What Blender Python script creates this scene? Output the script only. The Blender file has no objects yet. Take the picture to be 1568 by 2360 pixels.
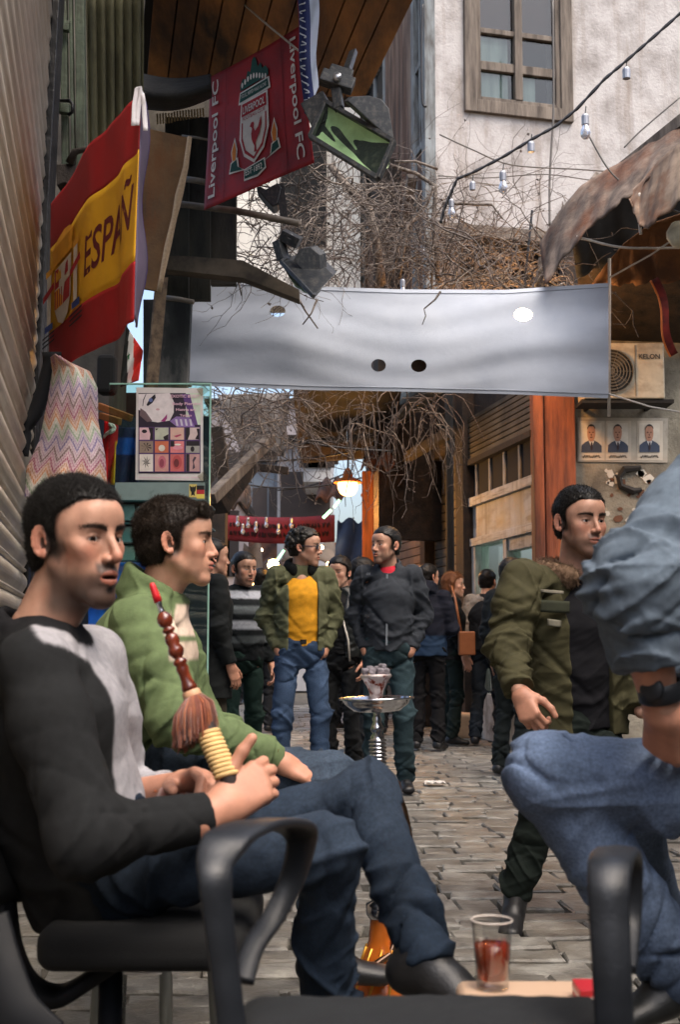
import bpy, math, random
import numpy as np
from mathutils import Vector, Matrix

random.seed(7)
rng = np.random.default_rng(11)
scene = bpy.context.scene
COL = scene.collection

# ------------------------------------------------------------------ camera
FPX, HC, HOR = 2900.0, 1.0, 290.0          # focal length in a 1568x2360 frame, eye height, horizon offset
PITCH = math.atan(HOR / FPX)
cam_d = bpy.data.cameras.new('camera')
cam = bpy.data.objects.new('camera', cam_d)
COL.objects.link(cam)
cam.location = (0, 0, HC)
cam.rotation_euler = (math.pi / 2 + PITCH, 0, 0)
cam_d.sensor_fit = 'VERTICAL'
cam_d.sensor_height = 36
cam_d.lens = 36 * FPX / 2360
cam_d.clip_start = 0.05
cam_d.clip_end = 500
cam_d.dof.use_dof = True
cam_d.dof.focus_distance = 5.2
cam_d.dof.aperture_fstop = 6.5
cam_d.dof.aperture_blades = 7
scene.camera = cam

# ------------------------------------------------------------------ light
SUN_EL, SUN_AZ = math.radians(62), math.radians(140)   # azimuth from +Y towards +X
world = bpy.data.worlds.new('World')
scene.world = world
world.use_nodes = True
wn = world.node_tree.nodes
wl = world.node_tree.links
sky = wn.new('ShaderNodeTexSky')
sky.sky_type = 'NISHITA'
sky.sun_disc = False
sky.sun_elevation = SUN_EL
sky.sun_rotation = SUN_AZ
sky.air_density = 1.0
sky.dust_density = 6.0
sky.ozone_density = 1.0
wl.new(sky.outputs[0], wn['Background'].inputs[0])
wn['Background'].inputs[1].default_value = 0.15
sun_d = bpy.data.lights.new('sun', 'SUN')
sun_d.energy = 0.95
sun_d.angle = math.radians(60)
sun_d.color = (1.0, 0.95, 0.88)
sun = bpy.data.objects.new('sun', sun_d)
COL.objects.link(sun)
_sd = Vector((math.sin(SUN_AZ) * math.cos(SUN_EL), math.cos(SUN_AZ) * math.cos(SUN_EL), math.sin(SUN_EL)))
sun.rotation_euler = _sd.to_track_quat('Z', 'Y').to_euler()
scene.view_settings.view_transform = 'Standard'
scene.view_settings.look = 'None'
scene.view_settings.gamma = 1
scene.view_settings.exposure = 1.45
scene.render.engine = 'CYCLES'
scene.cycles.use_denoising = True
scene.cycles.max_bounces = 8
scene.cycles.transparent_max_bounces = 12
scene.cycles.sample_clamp_indirect = 4.0

# ------------------------------------------------------------------ helpers
CT, ST = math.cos(PITCH), math.sin(PITCH)
def A(*v):
    return np.array(v, float)
def P(x, y, Y):
    """point on the ray through (x, y) of the 1568x2360 frame at distance Y"""
    u = (x - 784) / FPX; v = (1180 - y) / FPX
    d = A(u, CT - v * ST, ST + v * CT)
    return A(0, 0, HC) + d * (Y / d[1])
def PX(x, Y):
    return P(x, 1470, Y)[0]
def PZ(y, Y):
    return P(784, y, Y)[2]
def nrm(v):
    v = np.asarray(v, float); n = np.linalg.norm(v)
    return v / n if n > 1e-9 else v
def lin(r, g, b):
    f = lambda c: (c / 12.92 if c <= .04045 else ((c + .055) / 1.055) ** 2.4)
    return (f(r / 255), f(g / 255), f(b / 255))

def tag(o, label=None, cat=None, group=None, kind=None):
    if label: o['label'] = label
    if cat: o['category'] = cat
    if group: o['group'] = group
    if kind: o['kind'] = kind
    return o
def empty(name, loc=(0, 0, 0), label=None, cat=None, group=None, parent=None, kind=None):
    o = bpy.data.objects.new(name, None)
    COL.objects.link(o)
    o.location = Vector([float(c) for c in loc])
    o.empty_display_size = .05
    if parent: o.parent = parent
    return tag(o, label, cat, group, kind)

def mesh_np(name, V, Fc, smooth=True, col=None):
    """numpy verts + list of face arrays (same size rows)"""
    V = np.asarray(V, np.float32)
    if not isinstance(Fc, (list, tuple)): Fc = [Fc]
    me = bpy.data.meshes.new(name)
    me.vertices.add(len(V)); me.vertices.foreach_set('co', V.ravel())
    idx = np.concatenate([np.asarray(f, np.int32).ravel() for f in Fc])
    starts = []; s0 = 0
    for f in Fc:
        f = np.asarray(f); k = f.shape[1]
        starts.append(s0 + np.arange(len(f)) * k); s0 += f.size
    starts = np.concatenate(starts).astype(np.int32)
    me.loops.add(len(idx)); me.loops.foreach_set('vertex_index', idx)
    me.polygons.add(len(starts)); me.polygons.foreach_set('loop_start', starts)
    me.polygons.foreach_set('use_smooth', np.full(len(starts), bool(smooth)))
    me.update(calc_edges=True)
    if col is not None:
        c = np.ones((len(V), 4), np.float32); c[:, :3] = col
        at = me.color_attributes.new('Col', 'FLOAT_COLOR', 'POINT')
        at.data.foreach_set('color', c.ravel())
    return me
def obj(name, me, mat, parent=None, label=None, cat=None, group=None, kind=None):
    o = bpy.data.objects.new(name, me)
    COL.objects.link(o)
    if mat is not None:
        me.materials.clear(); me.materials.append(mat)
    if parent is not None:
        o.parent = parent
        o.matrix_parent_inverse = Matrix.Translation(-parent.location) if parent.parent is None else (Matrix.Translation(-parent.location) @ Matrix.Identity(4))
    return tag(o, label, cat, group, kind)

class MB:
    """collects simple shapes into one mesh (all coordinates are world coordinates)"""
    def __init__(s):
        s.v = []; s.f = []; s.n = 0
    def add(s, V, Fc):
        s.v.extend([tuple(map(float, p)) for p in V])
        s.f.extend([tuple(i + s.n for i in f) for f in Fc]); s.n += len(V)
        return s
    def box(s, c, x, y, z):
        """centre and three half-vectors"""
        c, x, y, z = map(lambda q: np.asarray(q, float), (c, x, y, z))
        V = [c + a * x + b * y + d * z for d in (-1, 1) for b in (-1, 1) for a in (-1, 1)]
        return s.add(V, [(0, 2, 3, 1), (4, 5, 7, 6), (0, 1, 5, 4), (2, 6, 7, 3), (0, 4, 6, 2), (1, 3, 7, 5)])
    def abox(s, lo, hi):
        lo, hi = np.asarray(lo, float), np.asarray(hi, float); c = (lo + hi) / 2; h = (hi - lo) / 2
        return s.box(c, (h[0], 0, 0), (0, h[1], 0), (0, 0, h[2]))
    def bar(s, a, b, w, t, up=(0, 0, 1)):
        a, b = np.asarray(a, float), np.asarray(b, float); d = b - a
        x = nrm(np.cross(d, up)); z = nrm(np.cross(x, d))
        return s.box((a + b) / 2, d / 2, x * w / 2, z * t / 2)
    def tube(s, pts, r, n=8, cap=True):
        pts = [np.asarray(p, float) for p in pts]
        rs = r if hasattr(r, '__len__') else [r] * len(pts)
        u = None; V = []; m = len(pts)
        for i, p in enumerate(pts):
            d = nrm(pts[min(i + 1, m - 1)] - pts[max(i - 1, 0)])
            if u is None:
                u = nrm(np.cross(d, (0.3, 0.1, 1) if abs(d[2]) < .9 else (1, 0.1, 0)))
            u = nrm(u - d * np.dot(u, d)); w = np.cross(d, u)
            for k in range(n):
                a = 2 * math.pi * k / n
                V.append(p + rs[i] * (math.cos(a) * u + math.sin(a) * w))
        Fc = [(i * n + k, i * n + (k + 1) % n, (i + 1) * n + (k + 1) % n, (i + 1) * n + k) for i in range(m - 1) for k in range(n)]
        if cap:
            Fc += [tuple(range(n - 1, -1, -1)), tuple((m - 1) * n + k for k in range(n))]
        return s.add(V, Fc)
    def lathe(s, prof, o, axis=(0, 0, 1), n=24, close=True):
        """profile of (radius, height) along axis from o"""
        o = np.asarray(o, float); d = nrm(axis)
        u = nrm(np.cross(d, (1, 0, 0) if abs(d[0]) < .9 else (0, 1, 0))); w = np.cross(d, u)
        V = [o + d * h + r * (math.cos(2 * math.pi * k / n) * u + math.sin(2 * math.pi * k / n) * w) for r, h in prof for k in range(n)]
        m = len(prof)
        Fc = [(i * n + k, i * n + (k + 1) % n, (i + 1) * n + (k + 1) % n, (i + 1) * n + k) for i in range(m - 1) for k in range(n)]
        if close:
            Fc += [tuple(range(n - 1, -1, -1)), tuple((m - 1) * n + k for k in range(n))]
        return s.add(V, Fc)
    def grid(s, fn, nu, nv, thick=0):
        """fn(u, v) -> point, u, v in 0..1; thick > 0 gives it a back"""
        V = np.array([[fn(i / nu, j / nv) for i in range(nu + 1)] for j in range(nv + 1)])
        base = V.reshape(-1, 3); W = nu + 1
        Fc = [(j * W + i, j * W + i + 1, (j + 1) * W + i + 1, (j + 1) * W + i) for j in range(nv) for i in range(nu)]
        if not thick:
            return s.add(base, Fc)
        du = np.gradient(V, axis=1); dv = np.gradient(V, axis=0)
        N = np.cross(du, dv); N /= np.maximum(np.linalg.norm(N, axis=2, keepdims=True), 1e-9)
        b2 = (V - N * thick).reshape(-1, 3); n = len(base)
        F2 = [tuple(n + k for k in f[::-1]) for f in Fc]
        rim = [j * W for j in range(nv + 1)]
        loop = list(range(nu + 1)) + [j * W + nu for j in range(1, nv + 1)] + [nv * W + i for i in range(nu - 1, -1, -1)] + [j * W for j in range(nv - 1, 0, -1)]
        F3 = [(loop[k], n + loop[k], n + loop[(k + 1) % len(loop)], loop[(k + 1) % len(loop)]) for k in range(len(loop))]
        return s.add(list(base) + list(b2), Fc + F2 + F3)
    def prism(s, pts, d):
        """flat polygon of 3-D points extruded by vector d"""
        pts = [np.asarray(p, float) for p in pts]; d = np.asarray(d, float); n = len(pts)
        V = pts + [p + d for p in pts]
        return s.add(V, [tuple(range(n - 1, -1, -1)), tuple(range(n, 2 * n))] + [(i, (i + 1) % n, n + (i + 1) % n, n + i) for i in range(n)])
    def mesh(s, name, smooth=False, bevel=0):
        me = bpy.data.meshes.new(name)
        me.from_pydata(s.v, [], s.f); me.update()
        if smooth:
            me.polygons.foreach_set('use_smooth', [True] * len(me.polygons))
        return me
    def build(s, name, mat, parent=None, label=None, cat=None, group=None, kind=None, smooth=False, bevel=0, auto=0):
        o = obj(name, s.mesh(name, smooth), mat, parent, label, cat, group, kind)
        if bevel:
            m = o.modifiers.new('bevel', 'BEVEL'); m.width = bevel; m.segments = 2; m.limit_method = 'ANGLE'
            m.angle_limit = math.radians(40)
        return o

# ------------------------------------------------------------------ materials
MATS = {}
def material(name, col=(.5, .5, .5), rough=.8, metal=0, var=.15, scale=8, bump=.0, bscale=60, spec=.5, col2=None,
             attr=False, stretch=None, detail=6, bdist=.01, sheen=0, coat=0, emit=None, estr=0, trans=0, ior=1.45,
             dirt=None, dscale=3, rand=0, streak=None, worldco=False, weave=0, sss=0, wave=None, alpha=1, lo=.35, hi=.65):
    """procedural principled material: two-colour noise, optional dirt patches, bump, weave"""
    if name in MATS: return MATS[name]
    m = bpy.data.materials.new(name); m.use_nodes = True
    nt = m.node_tree; N = nt.nodes; L = nt.links
    b = N['Principled BSDF']
    tc = N.new('ShaderNodeTexCoord'); mp = N.new('ShaderNodeMapping')
    if worldco:
        gp = N.new('ShaderNodeNewGeometry'); L.new(gp.outputs['Position'], mp.inputs[0])
    else: L.new(tc.outputs['Object'], mp.inputs[0])
    if stretch: mp.inputs['Scale'].default_value = stretch
    def noise(sc, det=6, src=mp):
        n = N.new('ShaderNodeTexNoise'); n.inputs['Scale'].default_value = sc; n.inputs['Detail'].default_value = det
        n.inputs['Roughness'].default_value = .62
        L.new(src.outputs[0], n.inputs['Vector']); return n
    def mix(t, fac, a, bb):
        x = N.new('ShaderNodeMix'); x.data_type = 'RGBA'; x.blend_type = t
        for i, v in ((0, fac), (6, a), (7, bb)):
            if hasattr(v, 'links') or hasattr(v, 'is_linked'): L.new(v, x.inputs[i])
            elif i == 0: x.inputs[0].default_value = v
            else: x.inputs[i].default_value = (*v[:3], 1)
        return x.outputs[2]
    def ramp(sock, lo, hi, c0=(0, 0, 0), c1=(1, 1, 1)):
        r = N.new('ShaderNodeValToRGB'); L.new(sock, r.inputs[0])
        r.color_ramp.elements[0].position = lo; r.color_ramp.elements[1].position = hi
        r.color_ramp.elements[0].color = (*c0, 1); r.color_ramp.elements[1].color = (*c1, 1)
        return r.outputs[0]
    n1 = noise(scale, detail)
    if attr:
        at = N.new('ShaderNodeAttribute'); at.attribute_name = 'Col'; base = at.outputs[0]
        f = ramp(n1.outputs[0], .3, .7, (1 - var,) * 3, (1 + var * .6,) * 3)
        base = mix('MULTIPLY', 1.0, base, f)
    else:
        c2 = col2 if col2 else tuple(c * (1 - var) for c in col)
        c1 = col if col2 else tuple(min(1, c * (1 + var * .6)) for c in col)
        base = ramp(n1.outputs[0], lo, hi, c2, c1)
    if rand:
        oi = N.new('ShaderNodeObjectInfo'); ge = N.new('ShaderNodeNewGeometry')
        ad = N.new('ShaderNodeMath'); ad.operation = 'ADD'; L.new(oi.outputs['Random'], ad.inputs[0]); L.new(ge.outputs['Random Per Island'], ad.inputs[1])
        fr = N.new('ShaderNodeMath'); fr.operation = 'FRACT'; L.new(ad.outputs[0], fr.inputs[0])
        base = mix('MULTIPLY', 1.0, base, ramp(fr.outputs[0], 0, 1, (1 - rand,) * 3, (1 + rand * .5,) * 3))
    if dirt:
        n2 = noise(dscale, 8, tc if not (stretch or worldco) else mp)
        base = mix('MIX', ramp(n2.outputs[0], .48, .68), base, dirt)
    if streak:    # vertical run-off stains
        m2 = N.new('ShaderNodeMapping'); L.new(tc.outputs['Object'], m2.inputs[0]); m2.inputs['Scale'].default_value = (2.6, 2.6, .22)
        n4 = noise(2.2, 9, m2); base = mix('MIX', ramp(n4.outputs[0], .5, .74), base, streak)
    if wave:      # (scale, colour, direction)
        w = N.new('ShaderNodeTexWave'); w.inputs['Scale'].default_value = wave[0]; w.bands_direction = wave[2]
        w.inputs['Distortion'].default_value = 3; w.inputs['Detail'].default_value = 3
        L.new(tc.outputs['Object'], w.inputs[0])
        base = mix('MIX', ramp(w.outputs[1], .45, .9), base, wave[1])
    L.new(base, b.inputs['Base Color'])
    b.inputs['Metallic'].default_value = metal
    rr = N.new('ShaderNodeMapRange'); L.new(n1.outputs[0], rr.inputs[0])
    rr.inputs[3].default_value = max(.02, rough - .12); rr.inputs[4].default_value = min(1, rough + .12)
    L.new(rr.outputs[0], b.inputs['Roughness'])
    b.inputs['Specular IOR Level'].default_value = spec
    b.inputs['IOR'].default_value = ior
    if sheen: b.inputs['Sheen Weight'].default_value = sheen
    if coat: b.inputs['Coat Weight'].default_value = coat; b.inputs['Coat Roughness'].default_value = .1
    if trans: b.inputs['Transmission Weight'].default_value = trans
    if sss:
        b.inputs['Subsurface Weight'].default_value = sss; b.inputs['Subsurface Radius'].default_value = (.012, .005, .003)
        b.inputs['Subsurface Scale'].default_value = 1
    if emit:
        b.inputs['Emission Color'].default_value = (*emit, 1); b.inputs['Emission Strength'].default_value = estr
    if alpha < 1: b.inputs['Alpha'].default_value = alpha
    if bump or weave:
        n3 = noise(bscale, 5); hgt = n3.outputs[0]; st = bump
        bp = N.new('ShaderNodeBump'); bp.inputs['Strength'].default_value = max(st, .001); bp.inputs['Distance'].default_value = bdist
        L.new(hgt, bp.inputs['Height']); last = bp
        if weave:
            w = N.new('ShaderNodeTexWave'); w.inputs['Scale'].default_value = weave; w.bands_direction = 'DIAGONAL'
            L.new(tc.outputs['Object'], w.inputs[0])
            b2 = N.new('ShaderNodeBump'); b2.inputs['Strength'].default_value = .25; b2.inputs['Distance'].default_value = .002
            L.new(w.outputs[1], b2.inputs['Height']); L.new(bp.outputs[0], b2.inputs['Normal']); last = b2
        L.new(last.outputs[0], b.inputs['Normal'])
    MATS[name] = m
    return m
def flat(name, rgb255, rough=.8, **k):
    return material(name, lin(*rgb255), rough, **k)
def glow(name, col, strength):
    if name in MATS: return MATS[name]
    m = bpy.data.materials.new(name); m.use_nodes = True
    b = m.node_tree.nodes['Principled BSDF']
    b.inputs['Base Color'].default_value = (*col, 1); b.inputs['Emission Color'].default_value = (*col, 1)
    b.inputs['Emission Strength'].default_value = strength
    MATS[name] = m; return m
def glass(name, col=(1, 1, 1), rough=.02, alpha=None, tint=.9, base=.05, power=4):
    """thin pane / vessel: mostly transparent with a glossy skin"""
    if name in MATS: return MATS[name]
    m = bpy.data.materials.new(name); m.use_nodes = True
    N = m.node_tree.nodes; L = m.node_tree.links
    N.remove(N['Principled BSDF'])
    t = N.new('ShaderNodeBsdfTransparent'); t.inputs[0].default_value = (*[c * tint for c in col], 1)
    g = N.new('ShaderNodeBsdfGlossy'); g.inputs['Roughness'].default_value = rough
    lw = N.new('ShaderNodeLayerWeight'); pw = N.new('ShaderNodeMath'); pw.operation = 'POWER'; L.new(lw.outputs['Facing'], pw.inputs[0]); pw.inputs[1].default_value = power
    fr = N.new('ShaderNodeMath'); fr.operation = 'MULTIPLY_ADD'; L.new(pw.outputs[0], fr.inputs[0]); fr.inputs[1].default_value = .55; fr.inputs[2].default_value = base
    mx = N.new('ShaderNodeMixShader'); L.new(fr.outputs[0], mx.inputs[0]); L.new(t.outputs[0], mx.inputs[1]); L.new(g.outputs[0], mx.inputs[2])
    L.new(mx.outputs[0], N['Material Output'].inputs[0])
    MATS[name] = m; return m

def text_mesh(txt, size=1, font=None, shear=0, bold=0):
    """(verts Nx2, faces) of a line of lettering, centred"""
    cu = bpy.data.curves.new('lettering', 'FONT'); cu.body = txt; cu.size = size; cu.align_x = 'CENTER'; cu.align_y = 'CENTER'
    cu.shear = shear; cu.offset = bold; cu.resolution_u = 3
    o = bpy.data.objects.new('lettering', cu); COL.objects.link(o)
    dg = bpy.context.evaluated_depsgraph_get(); dg.update()
    me = o.evaluated_get(dg).to_mesh()
    V = np.array([v.co[:2] for v in me.vertices]) if len(me.vertices) else np.zeros((0, 2))
    Fc = [tuple(p.vertices) for p in me.polygons]
    o.to_mesh_clear(); bpy.data.objects.remove(o); bpy.data.curves.remove(cu)
    return V, Fc
def decal(mapf, V2, Fc, mb):
    """flat print: 2-D verts through mapf(u, v) -> point, added to mb"""
    if len(V2): mb.add([mapf(u, v) for u, v in V2], Fc)
def ell2(cx, cy, rx, ry, n=20, a0=0, a1=2 * math.pi):
    return [(cx + rx * math.cos(a0 + (a1 - a0) * k / n), cy + ry * math.sin(a0 + (a1 - a0) * k / n)) for k in range(n)]
# ------------------------------------------------------------------ bodies from distance fields
class Field:
    def __init__(s, lo, hi, h):
        s.h = h; s.o = np.asarray(lo, float)
        s.n = np.ceil((np.asarray(hi, float) - s.o) / h).astype(int) + 1
        s.V = np.full(s.n, .5, np.float32)
        s.ax = [(s.o[i] + h * np.arange(s.n[i])).astype(np.float32) for i in range(3)]
    def sl(s, lo, hi, m):
        a = np.maximum(np.floor((np.asarray(lo) - m - s.o) / s.h).astype(int), 0)
        b = np.minimum(np.ceil((np.asarray(hi) + m - s.o) / s.h).astype(int) + 1, s.n)
        if np.any(b <= a): return None
        return a, b
    def put(s, pr, k=.01, mode='u', pad=None):
        f, lo, hi = pr
        r = s.sl(lo, hi, (pad if pad else k + 3 * s.h))
        if r is None: return
        a, b = r
        x = s.ax[0][a[0]:b[0], None, None]; y = s.ax[1][None, a[1]:b[1], None]; z = s.ax[2][None, None, a[2]:b[2]]
        d = f(x, y, z).astype(np.float32)
        v = s.V[a[0]:b[0], a[1]:b[1], a[2]:b[2]]
        if mode == 'u':
            hh = np.maximum(k - np.abs(v - d), 0) / k
            v[...] = np.minimum(v, d) - hh * hh * k * .25
        elif mode == 's':
            d = -d; hh = np.maximum(k - np.abs(v - d), 0) / k
            v[...] = np.maximum(v, d) + hh * hh * k * .25
        elif mode == 'add':
            v += d
    def mesh(s):
        V = s.V; S = V < 0
        c = np.zeros(np.array(S.shape) - 1, np.int8)
        for i in (0, 1):
            for j in (0, 1):
                for k in (0, 1):
                    c += S[i:S.shape[0] - 1 + i, j:S.shape[1] - 1 + j, k:S.shape[2] - 1 + k]
        m = (c > 0) & (c < 8)
        ijk = np.argwhere(m)
        idx = np.full(m.shape, -1, np.int32); idx[m] = np.arange(len(ijk))
        pos = np.zeros((len(ijk), 3)); cnt = np.zeros(len(ijk))
        for ax in range(3):
            e = np.zeros(3, int); e[ax] = 1
            o1, o2 = [i for i in range(3) if i != ax]
            for p in (0, 1):
                for q in (0, 1):
                    ca = np.zeros(3, int); ca[o1] = p; ca[o2] = q
                    a = V[tuple((ijk + ca).T)]; b = V[tuple((ijk + ca + e).T)]
                    cr = (a < 0) != (b < 0)
                    t = np.where(cr, a / np.where(cr, a - b, 1), 0)
                    pt = ca[None, :] + t[:, None] * e[None, :]
                    pos += np.where(cr[:, None], pt, 0); cnt += cr
        verts = (ijk + pos / np.maximum(cnt, 1)[:, None]) * s.h + s.o
        faces = []
        for ax in range(3):
            o1, o2 = (ax + 1) % 3, (ax + 2) % 3
            sa = [slice(None)] * 3; sb = [slice(None)] * 3
            sa[ax] = slice(0, -1); sb[ax] = slice(1, None)
            df = S[tuple(sa)] != S[tuple(sb)]
            ed = np.argwhere(df)
            ed = ed[(ed[:, o1] > 0) & (ed[:, o2] > 0) & (ed[:, o1] < S.shape[o1] - 1) & (ed[:, o2] < S.shape[o2] - 1)]
            if not len(ed): continue
            ins = S[tuple(ed.T)]
            e1 = np.zeros(3, int); e1[o1] = 1; e2 = np.zeros(3, int); e2[o2] = 1
            q = np.stack([idx[tuple((ed - e1 - e2).T)], idx[tuple((ed - e2).T)], idx[tuple(ed.T)], idx[tuple((ed - e1).T)]], 1)
            q[~ins] = q[~ins][:, ::-1]
            faces.append(q)
        return verts, (np.concatenate(faces) if faces else np.zeros((0, 4), int))

def cone(a, b, r1, r2, cut=None):
    a = np.asarray(a, float); b = np.asarray(b, float); ba = b - a; L2 = max(float(ba @ ba), 1e-9); r = max(r1, r2)
    def f(x, y, z):
        t = np.clip(((x - a[0]) * ba[0] + (y - a[1]) * ba[1] + (z - a[2]) * ba[2]) / L2, 0, 1)
        d = np.sqrt((x - a[0] - t * ba[0]) ** 2 + (y - a[1] - t * ba[1]) ** 2 + (z - a[2] - t * ba[2]) ** 2) - (r1 + (r2 - r1) * t)
        return cutd(d, x, y, z, cut)
    return f, np.minimum(a, b) - r, np.maximum(a, b) + r
def cutd(d, x, y, z, cut):
    for c, n in (cut or ()):
        d = np.maximum(d, (x - c[0]) * n[0] + (y - c[1]) * n[1] + (z - c[2]) * n[2])
    return d
def ell(c, r, R=None, cut=None):
    c = np.asarray(c, float); r = np.asarray(r, float); R = np.eye(3) if R is None else np.asarray(R, float)   # columns = axes
    ext = np.sqrt(((R * r[None, :]) ** 2).sum(1))
    def f(x, y, z):
        X, Y, Z = x - c[0], y - c[1], z - c[2]
        q = [(R[0, i] * X + R[1, i] * Y + R[2, i] * Z) / r[i] for i in range(3)]
        k0 = np.sqrt(q[0] ** 2 + q[1] ** 2 + q[2] ** 2)
        k1 = np.sqrt((q[0] / r[0]) ** 2 + (q[1] / r[1]) ** 2 + (q[2] / r[2]) ** 2) + 1e-6
        return cutd(k0 * (k0 - 1) / k1, x, y, z, cut)
    return f, c - ext, c + ext
def etube(a, b, side, ra, rb, cut=None):
    """tapered tube of elliptic section: ra, rb = (half width along side, half depth) at a and b"""
    a = np.asarray(a, float); b = np.asarray(b, float); w = b - a; L = np.linalg.norm(w); w = w / L
    u = nrm(np.asarray(side) - w * np.dot(side, w)); v = np.cross(w, u); r = max(*ra, *rb)
    def f(x, y, z):
        X, Y, Z = x - a[0], y - a[1], z - a[2]
        W = X * w[0] + Y * w[1] + Z * w[2]; t = np.clip(W / L, 0, 1)
        A_ = ra[0] + (rb[0] - ra[0]) * t; B_ = ra[1] + (rb[1] - ra[1]) * t; C_ = np.minimum(A_, B_)
        du = (X * u[0] + Y * u[1] + Z * u[2]) / A_; dv = (X * v[0] + Y * v[1] + Z * v[2]) / B_; dw = (W - t * L) / C_
        k0 = np.sqrt(du ** 2 + dv ** 2 + dw ** 2)
        k1 = np.sqrt((du / A_) ** 2 + (dv / B_) ** 2 + (dw / C_) ** 2) + 1e-6
        return cutd(k0 * (k0 - 1) / k1, x, y, z, cut)
    return f, np.minimum(a, b) - r, np.maximum(a, b) + r
def obox(c, R, hs, rnd=.01):
    c = np.asarray(c, float); R = np.asarray(R, float); hs = np.asarray(hs, float)
    ext = (np.abs(R) * hs[None, :]).sum(1) + rnd
    def f(x, y, z):
        X, Y, Z = x - c[0], y - c[1], z - c[2]
        q = [np.abs(R[0, i] * X + R[1, i] * Y + R[2, i] * Z) - hs[i] for i in range(3)]
        o = np.sqrt(np.maximum(q[0], 0) ** 2 + np.maximum(q[1], 0) ** 2 + np.maximum(q[2], 0) ** 2)
        return o + np.minimum(np.maximum(np.maximum(q[0], q[1]), q[2]), 0) - rnd
    return f, c - ext, c + ext
def fold(c, axis, R, amp, wl, seed=0):
    """irregular creases round a joint: short ridges across the axis, each on its own side of the limb"""
    c = np.asarray(c, float); r = np.random.default_rng(seed * 7 + 1); a = nrm(axis); p = nrm(np.cross(a, r.normal(size=3))); q = np.cross(a, p)
    n = max(6, int(5 * R / wl)); cr = []; mid = wl * .27
    for i in range(n):
        e = r.uniform(0, 2 * math.pi)
        cr.append((r.uniform(-1, 1) * R, r.uniform(-.9, .9), r.uniform(-.9, .9), math.cos(e), math.sin(e), r.uniform(.5, 1.2) * (1 if r.random() < .6 else -1), wl * r.uniform(.16, .36)))
    def f(x, y, z):
        X, Y, Z = x - c[0], y - c[1], z - c[2]
        g = np.exp(-(X * X + Y * Y + Z * Z) / (R * R) * .8)
        t = X * a[0] + Y * a[1] + Z * a[2]; w = X * p[0] + Y * p[1] + Z * p[2]; v = X * q[0] + Y * q[1] + Z * q[2]
        rr = np.sqrt(w * w + v * v) + 1e-5; d = 0
        for t0, s1, s2, ce, se, am, sg in cr:
            ang = np.exp(((w * ce + v * se) / rr - 1) * 1.4)
            q_ = np.abs(t - t0 - s1 * w - s2 * v) / sg; d = d - am * ang * np.exp(-q_ * (1.15 if sg < mid else q_))
        return g * amp * 1.7 * d
    return f, c - 1.8 * R, c + 1.8 * R
def rough(lo, hi, amp, sc, seed=0):
    r = np.random.default_rng(seed); K = r.normal(size=(5, 3)) * sc; ph = r.uniform(0, 6, 5)
    def f(x, y, z):
        d = 0
        for k, p_ in zip(K, ph):
            d = d + np.sin(k[0] * x + k[1] * y + k[2] * z + p_ + .7 * np.sin(k[1] * x * .6 - k[0] * z * .5))
        return d * (amp / 3)
    return f, np.asarray(lo, float), np.asarray(hi, float)

def bounds(prs, pad=.03):
    return np.min([p[1] for p in prs], 0) - pad, np.max([p[2] for p in prs], 0) + pad
def sdf_mesh(prs, h, k=.02, mods=(), subs=(), post=None):
    """prims with own k allowed as (prim, k)"""
    P1 = [(p if isinstance(p[0], tuple) else (p, k)) for p in prs]
    lo, hi = bounds([p for p, _ in P1])
    F = Field(lo, hi, h)
    for p, kk in P1: F.put(p, kk)
    for p in mods: F.put(p, 0.01, 'add', pad=.001)
    for p in subs: F.put(p, .008, 's')
    return F.mesh()

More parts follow.
